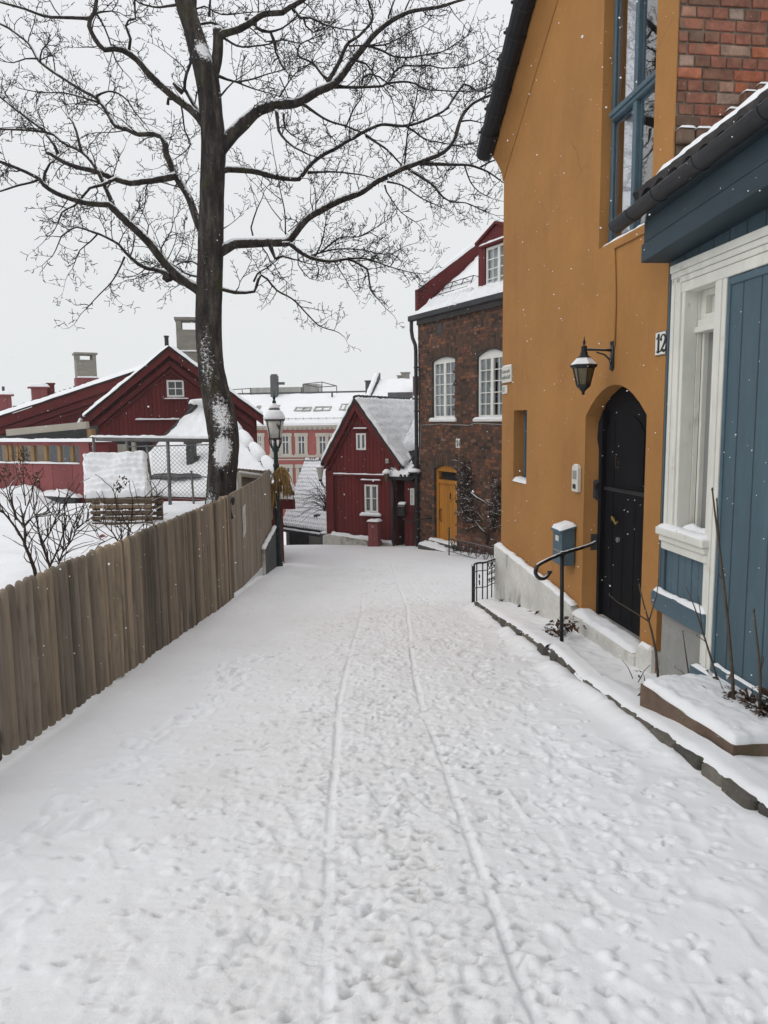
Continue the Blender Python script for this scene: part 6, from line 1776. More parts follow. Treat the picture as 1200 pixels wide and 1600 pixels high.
    b = MB(); b.lathe([(.13, 0), (.15, .42), (.17, .43), (.17, .47), (.14, .48)], (0, 0, 0), 12); b.build('body', M['slate'], B); s = MB(); s.lathe([(.15, .48), (.13, .53), (.05, .55)], (0, 0, 0), 10); s.build('snow_cap', M['snow'], B, smooth=True)
    u, z = F.L(664, 742); pl = F.W(-.18, .25, F.L(655, 737, .25)[1]); N = thing('porch_lamp', 'flat snow capped lamp between the porch and brick house', 'lamp', pl, F.a)
    b = MB(); b.tube([(0, -.25, -.12), (0, -.1, -.02), (0, 0, -.02)], .018, 6); b.lathe([(.20, -.03), (.16, .0), (.02, .03)], (0, 0, 0), 12); b.build('shade', M['zinc'], N)
    s = MB(); s.lathe([(.205, -.01), (.18, .05), (.08, .09), (.01, .095)], (0, 0, 0), 12); s.build('snow_cap', M['snow'], N, smooth=True); b = MB(); b.lathe([(.04, -.15), (.05, -.03)], (0, 0, 0), 8); b.build('bulb_holder', M['black'], N)
small_red_house()

# ------------------------------------------------------------------ grey house with low tiled roof, beyond
def grey_house():
    # ridge runs up to the right, eave in front
    p = lambda px, py, Y: aty(px, py, Y)
    e0, e1 = p(440, 823, 27.0), p(530, 836, 25.6)
    r0, r1 = p(477, 723, 31.5), p(560, 723, 31.0)
    T = thing('grey_house', 'low grey house with pale snow dusted pantile roof down the hill', 'house', (e0+e1)/2-Vector((0, 0, 1.2)))
    o = Vector(T.location)
    w = MB(); a, b = e0-o+Vector((.15, .35, -.12)), e1-o+Vector((-.1, .35, -.12))
    w.add([a-Vector((0, 0, 1.4)), b-Vector((0, 0, 1.4)), b, a, r1-o+Vector((0, 0, -3.0)), r0-o+Vector((0, 0, -3.0)), r1-o-Vector((0, 0, .12)), r0-o-Vector((0, 0, .12))], [(0, 1, 2, 3), (1, 4, 6, 2), (0, 5, 7, 3), (4, 5, 7, 6)])
    w.build('wall', M['slate'], T)
    d = MB(); q = a.lerp(b, .45); q2 = a.lerp(b, .72); d.add([q+Vector((0, -.04, -1.4)), q2+Vector((0, -.04, -1.4)), q2+Vector((0, -.04, -.08)), q+Vector((0, -.04, -.08)), q+Vector((0, .04, -1.4)), q2+Vector((0, .04, -1.4)), q2+Vector((0, .04, -.08)), q+Vector((0, .04, -.08))], [(0, 1, 2, 3), (4, 5, 6, 7), (0, 3, 7, 4), (1, 2, 6, 5), (3, 2, 6, 7)]); d.build('boarded_panel', M['greyroofing'], T)
    d = MB(); d.beam(a.lerp(b, .02)+Vector((0, -.06, -1.4)), a.lerp(b, .02)+Vector((0, -.06, -.02)), .12, .12); d.build('corner_post', M['greyroofing'], T)
    r = MB()
    nrm = (e1-e0).cross(r0-e0).normalized(); nrm = nrm if nrm.z > 0 else -nrm
    def pt(u, v): return (e0.lerp(e1, u)).lerp(r0.lerp(r1, u), v)-o
    def fn(u, v): return pt(u, v)+nrm*(.06*abs(math.sin(u*math.pi*26))+.05*(1-(v*16) % 1))
    r.grid(fn, 156, 64); r.grid(lambda u, v: pt(u, 0)+nrm*((.06*abs(math.sin(u*math.pi*26))+.05)*(1-v)-.10*v), 156, 1)
    ro = r.build('roof', M['tile'], T)
    s = MB()
    def sf(u, v):
        q = pt(u, v); n1 = noise.noise(Vector((u*6, v*16, 2))); n2 = noise.noise(Vector((u*60, v*60, 5)))
        k = (v*16) % 1
        h = .05*abs(math.sin(u*math.pi*26))*.8+.05*(1-k)+.085+.022*n1+.030*n2*(.2+.9*v*u)
        if k < .16: h -= .05*(1-k/.16)*(.35+n2)
        if v < .012: h -= .05
        return q+nrm*h
    s.grid(sf, 312, 192); s.build('roof_snow', M['snow'], ro, smooth=True)
    rd = MB()
    for k in range(24): rd.tube([pt(k/24, 1)+nrm*.08, pt((k+1)/24+.006, 1)+nrm*.10], [.10, .115], 8)
    rd.build('ridge_tiles', M['tile'], ro)
    s2 = MB(); s2.snow(pt(0, 1)+nrm*.13+Vector((0, -.1, 0)), pt(1, 1)+nrm*.13+Vector((0, -.1, 0)), pt(1, 1)+nrm*.13+Vector((0, .12, 0)), pt(0, 1)+nrm*.13+Vector((0, .12, 0)), .06, 90, 4, 1.2, .08, None, 4); s2.build('ridge_snow', M['snow'], ro, smooth=True)
    g = MB(); g.beam(pt(0, 0)+Vector((0, -.08, -.10)), pt(1, 0)+Vector((0, -.08, -.10)), .12, .10); go = g.build('gutter', M['zinc'], T)
    s = MB(); A, B = pt(0, 0), pt(1, 0); s.snow(A+Vector((0, -.15, -.05)), B+Vector((0, -.15, -.05)), B+Vector((0, 0, -.05)), A+Vector((0, 0, -.05)), .05, 60, 4, .4, .05); s.build('gutter_snow', M['snow'], go, smooth=True)
    sk = MB()
    for u, v in ((.55, .16), (.72, .26), (.85, .40)):
        sk.beam(pt(u, v)+nrm*.12, pt(u+.06, v)+nrm*.12, .25, .12)
    sk.build('roof_steps', M['slate'], ro)
    # leafless bush in front of its roof
    R = random.Random(3); b0 = p(512, 800, 24.6)
    Bt = thing('bare_bush', 'leafless bush arching over the grey roof at the cottage corner', 'bush', b0)
    m = MB()
    for k in range(46):
        v = Vector((R.uniform(-1.6, .35), R.uniform(-.5, .5), R.uniform(.3, 1.6))).normalized(); q = [Vector((R.gauss(0, .06), R.gauss(0, .1), R.uniform(0, .5)))]
        for i in range(7): v = (v+Vector((R.gauss(-.05, .25), R.gauss(0, .2), R.gauss(-.16, .2)))).normalized(); q.append(q[-1]+v*R.uniform(.10, .24))
        m.tube(q, [.014, .012, .010, .009, .008, .007, .006, .004], 4, False)
    m.tube([(0, 0, -1.4), (.02, 0, -.6), (0, 0, 0), (-.1, 0, .5)], [.05, .045, .035, .02], 7)
    m.build('branches', M['vine'], Bt, smooth=True)
grey_house()

# ------------------------------------------------------------------ salmon apartment building far behind
def apartment_building():
    Yp = 90.0; c = aty(480, 700, Yp); F = Frame(c.x, c.y, 80, -12.0)
    T = thing('apartment_building', 'long salmon pink apartment building with cream window surrounds and snowy mansard', 'building', F.o, F.a)
    zc0, zc1 = F.L(480, 671)[1], F.L(480, 662)[1]
    uL, uR = F.L(330, 690)[0], F.L(720, 690)[0]
    m = MB(); m.box(uR, uL, -12, 0, -2, zc0); m.build('wall', M['pink'], T)
    t = MB(); t.box(uR, uL, 0, .45, zc0+.25, zc1); t.box(uR, uL, 0, .18, zc0, zc0+.25)
    k = uR
    while k < uL: t.box(k, k+.30, .18, .36, zc0+.0, zc0+.25); k += .62
    zb = F.L(480, 713)[1]; t.box(uR, uL, 0, .16, zb-.12, zb+.14); t.box(uR, uL, 0, .1, zb-.45, zb-.30)
    t.build('cornice', M['cream'], T)
    def win(px0, px1, py0, py1, cnt):
        a = F.L(px0, py0)[0]; b = F.L(px1, py0)[0]; z1 = F.L((px0+px1)/2, py0)[1]; z0 = F.L((px0+px1)/2, py1)[1]
        s = MB(); e = .32
        s.box(b-e, b, 0, .14, z0-.1, z1+.25); s.box(a, a+e, 0, .14, z0-.1, z1+.25); s.box(b-e-.1, a+e+.1, 0, .20, z1+.001, z1+.42); s.box(b-e-.1, a+e+.1, 0, .2, z0-.25, z0)
        wo = s.build('window', M['cream'], T)
        f = MB(); f.box(b, a, .01, .03, z0, z1); f.build('pane', M['winglass_far'], wo)
        f = MB(); f.box(b, b+.07, .03, .07, z0, z1); f.box(a-.07, a, .03, .07, z0, z1); f.box((a+b)/2-.04, (a+b)/2+.04, .03, .07, z0, z1); f.box(b, a, .03, .08, z0+(z1-z0)*.66, z0+(z1-z0)*.66+.08); f.build('frame', M['winwhite'], wo)
    for a, b in ((389, 395), (403, 409), (425.5, 433.5), (440.5, 451.5), (465.5, 476.5), (498.5, 509.5), (520.5, 531.5), (555, 566), (578, 589), (610, 621)):
        win(a, b, 682, 709, 1)
    for a, b in ((386, 396), (404, 412), (442.5, 453.5), (466.5, 477.5), (499, 510), (521, 532)):
        win(a, b, 731, 755, 1)
    # roof
    zr = F.L(480, 616, -7)[1]
    r = MB(); r.prism([(.55, zc1), (-7, zr), (-14, zc1), (-14, zc1-.2), (.55, zc1-.2)], uR-.3, uL+.3, 'x'); ro = r.build('roof', M['snow'], T)
    s = MB(); s.snow((uR-.3, .56, zc1+.02), (uL+.3, .56, zc1+.02), (uL+.3, -6.9, zr), (uR-.3, -6.9, zr), .25, 90, 24, .3, .3, None, .5); s.build('roof_snow', M['snow'], ro, smooth=True)
    d = MB(); d.box(uR, uL, -7.2, -6.9, zr+.12, zr+.32); d.box(uR, uL, -.05+.35, .5, zc1-.02, zc1+.03); d.build('ridge_cap', M['slate'], ro)
    g = MB(); k = uR
    while k < uL: g.box(k, k+.06, .05, .12, zc1+.25, zc1+.75); k += .95
    g.box(uR, uL, .06, .10, zc1+.62, zc1+.68); g.box(uR, uL, .06, .10, zc1+.42, zc1+.47); g.build('snow_fence', M['greyroofing'], ro)
    def on_roof(px, py):
        # roof slope plane hit
        d_ = ray(px, py); n = Vector((0, 7.55, zr-zc1)); 
        # local plane: z = zc1 + (0.55-y)*(zr-zc1)/7.55
        k = (zr-zc1)/7.55
        o = EYE-F.o; oy, dy = o.dot(F.n), d_.dot(F.n); oz, dz = o.z, d_.z
        t_ = (zc1+(.55-oy)*k-oz)/(dz+dy*k); q = o+d_*t_
        return Vector((q.dot(F.d), q.dot(F.n), q.z))
    nrm = Vector((0, (zr-zc1), 7.55)).normalized()
    for a, b in (((460, 646), (488, 640)), ((490, 646), (519, 639)), ((530, 645), (550, 635)), ((400, 642), (409, 638)), ((421, 643), (439, 637))):
        p0, p1 = on_roof(*a), on_roof(*b); k = MB()
        u0, u1 = p1.x, p0.x; y0, y1 = p0.y, p1.y; zf = lambda y: zc1+(.55-y)*(zr-zc1)/7.55
        for ua, ub, ya, yb in ((u0, u1, y0, y0-.18), (u0, u1, y1, y1+.18), (u0, u0+.14, y0, y1), (u1-.14, u1, y0, y1), ((u0+u1)/2-.07, (u0+u1)/2+.07, y0, y1)):
            q = [Vector((ua, ya, zf(ya))), Vector((ub, ya, zf(ya))), Vector((ub, yb, zf(yb))), Vector((ua, yb, zf(yb)))]
            k.add([v+nrm*.15 for v in q]+[v+nrm*.40 for v in q], [(0, 1, 2, 3), (4, 5, 6, 7), (0, 1, 5, 4), (1, 2, 6, 5), (2, 3, 7, 6), (3, 0, 4, 7)])
        k.build('skylight', M['greyroofing'], ro)
    q = on_roof(519, 624); k = MB(); k.tube([q, q+Vector((0, 0, .9))], .12, 7); k.build('vent_pipe', M['slate'], ro)
    u0, z0 = F.L(434, 625, -6); u1, z1 = F.L(423, 587, -6)
    k = MB(); k.box(u0, u1, -6.6, -5.7, z0-.6, z1); k.box(u0+.1, u1-.1, -6.5, -5.8, z1, z1+.18); k.box(u0-.9, u0, -6.4, -6.0, F.L(440, 601, -6)[1], F.L(440, 597, -6)[1]); k.build('chimney', M['slate'], ro)
    # roof terrace behind the ridge
    yy = -9
    P = lambda px, py: F.L(px, py, yy)
    k = MB(); a, b = P(470, 617), P(391, 606); k.box(a[0], b[0], yy-3, yy, a[1]-1.2, b[1]); a2, b2 = P(495, 615), P(471, 600); k.box(a2[0], b2[0]-.02, yy-3, yy-.3, a2[1]-1.2, b2[1]); k.build('terrace_cabin', M['greyroofing'], T)
    k = MB()
    def ln(p, q, y2=yy, r=.06): A, B = P(*p), P(*q); k.tube([(A[0], y2, A[1]), (B[0], y2, B[1])], r, 5)
    for p, q in (((474, 600), (503, 597)), ((503, 597), (526, 603)), ((526, 603), (526, 615)), ((503, 597), (503, 614)), ((497, 605), (497, 614)), ((474, 600), (497, 605)), ((360, 609), (391, 607)), ((378, 609), (380, 618)), ((391, 606), (391, 618)), ((474, 600), (474, 615)), ((526, 603), (497, 605))): ln(p, q)
    k.build('terrace_railing', M['slate'], T)
M['winglass_far'] = mk('far_window_glass', (.05, .055, .06), .15, .4, 1.2, 4, .05, 10, .002, spec=.5)
apartment_building()
def far_roof():
    Yp = 70.0; c = aty(600, 620, Yp); F = Frame(c.x, c.y, 80, -8.0)
    T = thing('far_house', 'snow roofed building with firewall and chimneys behind the red cottage', 'building', F.o, F.a)
    P = F.L
    a, b = P(572, 624), P(668, 618); top = P(600, 596)[1]
    m = MB(); m.box(b[0], a[0], -9, 0, -6, a[1]-.2); m.build('wall', M['pink'], T)
    r = MB(); r.prism([(.4, a[1]-.35), (-5.5, F.L(620, 594, -5.5)[1]), (-11, a[1]-.35)], b[0]-.3, a[0], 'x'); ro = r.build('roof', M['tile'], T)
    zt = F.L(620, 594, -5.5)[1]
    s = MB(); s.snow((b[0]-.3, .4, a[1]-.33), (a[0]-.3, .4, a[1]-.33), (a[0]-.3, -5.5, zt), (b[0]-.3, -5.5, zt), .25, 40, 20, .3, .25, None, .6); s.build('roof_snow', M['snow'], ro, smooth=True)
    f = MB(); f.prism([(.5, a[1]-1.0), (.5, a[1]-.1), (-5.5, zt+.75), (-6.2, zt+.8), (-6.2, a[1]-1.0)], a[0]-.3, a[0]+.15, 'x'); fo = f.build('firewall', M['slate'], T)
    s = MB(); s.snow((a[0]-.32, .5, a[1]-.1), (a[0]+.17, .5, a[1]-.1), (a[0]+.17, -5.3, zt+.72), (a[0]-.32, -5.3, zt+.72), .2, 5, 20, .3, .15); s.build('firewall_snow', M['snow'], fo, smooth=True)
    for p0, p1, mt, y in (((571, 612), (583, 596), 'slate', -6.5), ((627, 601), (638.5, 583), 'concrete', -5.6), ((621, 598), (628, 588), 'concrete', -5.6)):
        q0, q1 = F.L(*p0, y), F.L(*p1, y); k = MB(); k.box(q1[0], q0[0], y-.7, y, q0[1]-1, q1[1]); k.box(q1[0]-.08, q0[0]+.08, y-.78, y+.08, q1[1], q1[1]+.12); k.build('chimney', M[mt], ro)
    u0, z0 = P(645, 620); u1, z1 = P(608, 617); k = MB(); k.box(u0, u1, .0, .8, z0-.1, z1+.2); k.build('dormer_eave', M['slate'], ro)
    q0, q1 = F.L(668, 640, -.5), F.L(645, 588, -.5); k = MB(); k.box(q0[0], q1[0], -2, -.5, q0[1]-3, q1[1]); k.build('brick_stack', M['darkbrick'], ro)
far_roof()

# ------------------------------------------------------------------ left yard: red barns, veranda, chain-link, pallets, shed
def red_barn():
    c = aty(265, 640, 24); F = Frame(c.x, c.y, 102, -1.0)
    T = thing('red_barn', 'dark red gabled barn with small white four pane window behind the maple', 'house', F.o, F.a)
    ap, eL, eR = F.L(265, 544), F.L(131, 655), F.L(411, 652)
    wl, wr = F.L(142, 690)[0], F.L(402, 690)[0]
    sl, sr = (ap[1]-eL[1])/(eL[0]-ap[0]), (ap[1]-eR[1])/(ap[0]-eR[0])
    h = (F.L(288, 620), F.L(260, 594)); hole = rect(h[0][0], h[1][0], h[0][1], h[1][1])
    m = MB(); m.plate([(wr, -.8), (wl, -.8), (wl, ap[1]-sl*(wl-ap[0])-.1), (ap[0], ap[1]-.1), (wr, ap[1]-sr*(ap[0]-wr)-.1)], [hole], 0, -.15)
    m.box(wl-.14, wl-.003, -9, -.15, -.8, ap[1]-sl*(wl-ap[0])-.1); m.box(wr+.003, wr+.14, -9, -.15, -.8, ap[1]-sr*(ap[0]-wr)-.1); m.build('wall', M['red'], T)
    sash_window(T, hole[0][0], hole[1][0], hole[0][1], hole[2][1], .015, 2, 2, 1, .055, .03, 'winwhite', None, 0, .05, .05)
    t = MB()
    for off, yy, w_ in ((.0, .30, .24), (.36, .16, .20), (.62, .06, .10)):
        for e in (eL, eR):
            b = (ap[0]+(e[0]-ap[0])*(1-.0), e[1])
            if off > .3: b = (e[0]+(ap[0]-e[0])*.10, e[1]+(ap[1]-e[1])*.10)
            t.prism([(ap[0], ap[1]-off-.02), (b[0], b[1]-off-.02), (b[0], b[1]-off-w_-.02), (ap[0], ap[1]-off-w_-.02)], -.02, yy)
    t.box(h[0][0]-.22, h[1][0]+.16, 0, .06, h[1][1]+.09, h[1][1]+.12); t.box(h[0][0]-.16, h[1][0]+.12, 0, .07, h[0][1]-.10, h[0][1]-.06)
    bl = F.L(211, 655); br = F.L(282, 654); t.box(br[0], bl[0], 0, .07, bl[1]-.06, bl[1]-.02); t.box(F.L(402, 657)[0], F.L(369, 657)[0], 0, .05, bl[1]-.06, bl[1]-.02)
    t.build('trim', M['red_trim'], T, bevel=.006)
    s = MB(); s.snow((br[0], 0, bl[1]-.02), (bl[0], 0, bl[1]-.02), (bl[0], .08, bl[1]-.02), (br[0], .08, bl[1]-.02), .05, 40, 4, .4, .04)
    s.snow((h[0][0]-.16, 0, h[0][1]-.06), (h[1][0]+.12, 0, h[0][1]-.06), (h[1][0]+.12, .07, h[0][1]-.06), (h[0][0]-.16, .07, h[0][1]-.06), .035, 12, 4, .3, .03); s.build('ledge_snow', M['snow'], T, smooth=True)
    r = MB()
    for e, s_ in ((eL, sl), (eR, sr)): r.prism([(ap[0], ap[1]-.02), e, (e[0], e[1]+.06), (ap[0], ap[1]+.05)], -9.4, .34)
    ro = r.build('roof', M['tile'], T)
    s = MB()
    for e in (eL, eR): s.snow((ap[0], .36, ap[1]+.05), (e[0], .36, e[1]+.06), (e[0], -9.4, e[1]+.06), (ap[0], -9.4, ap[1]+.05), .09, 60, 60, .3, .08, None, 1.5)
    s.snow((eL[0]-.02, -.6, eL[1]-.30), (eL[0]+.22, -.6, eL[1]-.30), (eL[0]+.22, .30, eL[1]-.30), (eL[0]-.02, .30, eL[1]-.30), .28, 10, 10, .3, .2); s.build('roof_snow', M['snow'], ro, smooth=True)
    # chimneys
    def chimney(px0, px1, py_top, py_bot, y, open_top=True, base=False, lab=None, flash=None):
        q0, q1 = F.L(px1, py_bot, y), F.L(px0, py_top, y); u0, u1 = q0[0], q1[0]; z0, z1 = q0[1]-.8, q1[1]; d = abs(u1-u0)*.9
        k = MB(); zo = z1-(z1-q0[1])*.30
        k.box(u0, u1, y-d, y, z0, zo)
        pw = (u1-u0)*.22
        for a, b in ((u0, u0+pw), (u1-pw, u1)): k.box(a, b, y-d, y-d*.75, zo, z1-.10); k.box(a, b, y-d*.25, y, zo, z1-.10)
        k.box(u0-.05, u1+.05, y-d-.05, y+.05, z1-.10, z1)
        o = k.build('chimney', M['concrete'], T, bevel=.012)
        s = MB(); s.snow((u0-.05, y-d-.05, z1), (u1+.05, y-d-.05, z1), (u1+.05, y+.05, z1), (u0-.05, y+.05, z1), .05, 10, 10, .4, .05)
        if flash: zz = F.L(290, flash, y)[1]; s.snow((u0-.03, y-d, zz), (u1+.03, y-d, zz), (u1+.03, y+.06, zz), (u0-.03, y+.06, zz), .06, 10, 10, .3, .05)
        s.build('chimney_snow', M['snow'], o, smooth=True)
    chimney(274, 316, 495, 560, -2.0, flash=549)
    k = MB(); q = F.L(261, 545, -1.5); q1 = F.L(260, 527, -1.5); k.tube([(q[0], -1.5, q[1]-.5), (q1[0], -1.5, q1[1])], .07, 10); k.tube([(q1[0], -1.5, q1[1]), (q1[0], -1.5, q1[1]+.05)], .09, 10); k.build('flue_pipe', M['zinc'], T)
    # dark doorway under the eave by the veranda
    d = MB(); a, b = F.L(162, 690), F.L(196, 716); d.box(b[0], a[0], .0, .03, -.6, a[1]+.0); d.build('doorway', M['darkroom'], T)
red_barn()

def long_barn():
    c = aty(100, 650, 28); F = Frame(c.x, c.y, 118.5, -1.0)
    T = thing('long_barn', 'long low red barn with broad snowy roof and four chimneys at the left', 'house', F.o, F.a)
    a, b = F.L(-160, 705), F.L(216, 580)
    ap = (F.L(300, 553)[0], b[1]+(b[1]-a[1])/(b[0]-a[0])*(F.L(300, 553)[0]-b[0]))
    uR = ap[0]-(a[0]-ap[0])
    m = MB(); m.plate([(uR*.2, -1.2), (a[0]-.3, -1.2), (a[0]-.3, a[1]-.1), (ap[0], ap[1]-.12), (uR*.2, ap[1]-.5)], [], 0, -.15); m.build('wall', M['red'], T)
    t = MB()
    for off, yy, w_ in ((0.02, .36, .34), (.40, .22, .22), (.66, .10, .14)): t.prism([(ap[0], ap[1]-off), (a[0], a[1]-off), (a[0], a[1]-off-w_), (ap[0], ap[1]-off-w_)], -.02, yy)
    t.build('barge_boards', M['red_trim'], T, bevel=.008)
    r = MB(); r.prism([(ap[0], ap[1]), a, (a[0], a[1]+.06), (ap[0], ap[1]+.06)], -11, .40)
    lo = F.L(200, 590)
    ro = r.build('roof', M['tile'], T)
    s = MB(); s.snow((ap[0], .42, ap[1]+.06), (a[0], .42, a[1]+.06), (a[0], -11, a[1]+.06), (ap[0], -11, ap[1]+.06), .12, 120, 60, .3, .1, None, 1.2); s.build('roof_snow', M['snow'], ro, smooth=True)
    k = MB()
    sl = (ap[1]-a[1])/(ap[0]-a[0])
    for row in range(2):
        for i in range(8):
            u = F.L(10+i*16, 640, -1)[0]; y = -1.2-1.6*row; z = a[1]+sl*(u-a[0])+.18; k.box(u-.10, u+.10, y, y+.12, z-.05, z+.04)
    k.build('roof_steps', M['slate'], ro)
    def stack(px0, px1, pt, pb, y, col, cap):
        q0, q1 = F.L(px1, pb, y), F.L(px0, pt, y); u0, u1 = q0[0], q1[0]; d = (u1-u0)*.8
        k = MB(); k.box(u0, u1, y-d, y, q0[1]-1.2, q1[1]-.06); k.box(u0-.10, u1+.12, y-d-.1, y+.1, q1[1]-.06, q1[1]); o = k.build('chimney', M[col], T, bevel=.01)
        s = MB(); s.snow((u0-.1, y-d-.1, q1[1]), (u1+.12, y-d-.1, q1[1]), (u1+.12, y+.1, q1[1]), (u0-.1, y+.1, q1[1]), .14, 12, 10, .3, .25); s.build('chimney_snow', M['snow'], o, smooth=True)
        return o, u0, u1, q1[1], d
    o, u0, u1, z, d = stack(49, 76, 604, 640, -2.4, 'pinkred', 1); k = MB(); k.box(u0-.28, u0-.02, -3.0, -2.5, z-1.2, z+.10); k.box(u0-.32, u0+.02, -3.04, -2.46, z+.10, z+.16); k.build('flue', M['red_trim'], o)
    o, u0, u1, z, d = stack(-14, 20, 616, 650, -2.4, 'pinkred', 1); k = MB(); k.tube([((u0+u1)/2-.1, -2.8, z), ((u0+u1)/2-.1, -2.8, z+.32)], .05, 8); k.build('flue', M['slate'], o)
    # concrete chimney with open top and red foot
    y = -1.8; q0, q1 = F.L(152, 590, y), F.L(118, 551, y); u0, u1 = q0[0], q1[0]; d = .7; z0 = F.L(135, 590, y)[1]; zo = F.L(135, 562, y)[1]; z1 = q1[1]
    k = MB(); k.box(u0, u1, y-d, y, z0, zo); pw = (u1-u0)*.2
    for a_, b_ in ((u0, u0+pw), (u1-pw, u1)): k.box(a_, b_, y-d, y-d*.7, zo, z1-.06); k.box(a_, b_, y-d*.3, y, zo, z1-.06)
    k.box(u0-.06, u1+.06, y-d-.06, y+.06, z1-.06, z1+.02); o = k.build('chimney', M['concrete'], T, bevel=.01)
    k = MB(); k.box(u0-.05, u1+.04, y-d-.04, y+.05, z0-1.2, z0); k.build('chimney_foot', M['pinkred'], o)
    s = MB(); s.snow((u0-.05, y-.05, z0), (u1+.04, y-.05, z0), (u1+.04, y+.06, z0), (u0-.05, y+.06, z0), .06, 10, 4, .3, .05); s.build('chimney_snow', M['snow'], o, smooth=True)
long_barn()

def veranda():
    F = Frame(-6.60, 16.72, 68.7, -.05)
    T = thing('veranda', 'faded red open veranda wall with timber mullions and snow on its top rail', 'veranda', F.o, F.a)
    uR = F.L(141, 735)[0]; uL = 6.5
    z1 = F.L(70, 690)[1]; zr = F.L(120, 690)[1]
    a = F.L(123, 697); b = F.L(118, 730)
    wt, wb = F.L(60, 696)[1], F.L(60, 724)[1]
    uw = F.L(124, 712)[0]
    m = MB(); m.plate([(uR, -.3), (uL, -.3), (uL, z1), (uR, z1)], [rect(uw, uL-.5, wb, wt)], 0, -.10); m.build('wall', M['pinkred'], T)
    c = MB(); c.box(uR-.55, uR-.02, -.3, -.02, -.3, z1-.02); c.build('corner_boards', M['red_trim'], T)
    t = MB()
    for px in (6, 12, 23, 28, 47, 67, 88, 108):
        u = F.L(px, 710)[0]; t = MB(); t.box(u-.06, u+.03, -.16, -.06, wb, wt); t.build('mullion', M['palewood'], T)
    for px in (10, 26): u = F.L(px, 710)[0]; t = MB(); t.box(u-.10, u+.06, -.9, -.7, wb-.2, wt+.1); t.build('inner_post', M['palewood'], T)
    g = MB(); g.box(uw, uL-.5, -.10, -.096, wb, wt); g.build('pane', M['glass'], T)
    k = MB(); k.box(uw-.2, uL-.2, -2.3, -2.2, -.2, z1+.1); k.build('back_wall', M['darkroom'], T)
    k = MB(); k.box(uw+.45, uw+.95, -2.19, -2.12, wb+.05, wt-.05); k.box(uw+.20, uw+.30, -2.19, -2.12, wb, wt); k.build('inner_window_frame', M['cream'], T)
    s = MB(); s.snow((uR-.55, -.16, z1), (uL, -.16, z1), (uL, .06, z1), (uR-.55, .06, z1), .075, 90, 6, .3, .06)
    s.build('rail_snow', M['snow'], T, smooth=True)
    s = MB(); s.snow((uw, -.06, wb), (uL-.5, -.06, wb), (uL-.5, .03, wb), (uw, .03, wb), .04, 60, 4, .4, .03); s.build('sill_snow', M['snow'], T, smooth=True)
    k = MB(); k.prism([(uR+.25, -.25), (uL, -.25), (uL, .16), (uR+.25, .02)], .14, .26); k.build('kerb_board', M['slate'], T)
    s = MB(); s.snow((uR+.2, .0, .0), (uL, .0, .12), (uL, .27, .16), (uR+.2, .27, .02), .13, 60, 8, .8, .1, None, 3); s.build('drift', M['snow'], T, smooth=True)
    # lean-to eave beam above the opening
    p0, p1 = aty(12, 676, 19.6), aty(137, 664, 18.4); e = MB(); o = F.o
    loc = lambda p: Vector(((p-o).dot(F.d), (p-o).dot(F.n), p.z-o.z))
    e.beam(loc(p0), loc(p1), .10, .17); e.build('eave_beam', M['cream'], T)
    e = MB(); A, B = loc(p0), loc(p1); e.add([A+Vector((0, -.30, -.02)), B+Vector((0, -.30, -.02)), B+Vector((0, -.30, -1.3)), A+Vector((0, -.30, -1.3)), A+Vector((0, -.34, -.02)), B+Vector((0, -.34, -.02)), B+Vector((0, -.34, -1.3)), A+Vector((0, -.34, -1.3))], [(0, 1, 2, 3), (4, 5, 6, 7), (0, 1, 5, 4), (1, 2, 6, 5), (2, 3, 7, 6), (3, 0, 4, 7)]); e.build('opening_shade', M['slate'], T)  # dark sheet standing in for the shade of the opening below the beam
    e = MB(); e.beam(loc(p0)+Vector((.1, 0, -.2)), loc(p0)+Vector((.1, 0, -1.5)), .14, .14); e.build('eave_post', M['palewood'], T); e = MB(); q = loc(p1); e.beam(q+Vector((-.1, 0, -.1)), q+Vector((-.1, 0, -1.6)), .14, .14); e.build('eave_post', M['palewood'], T)
veranda()

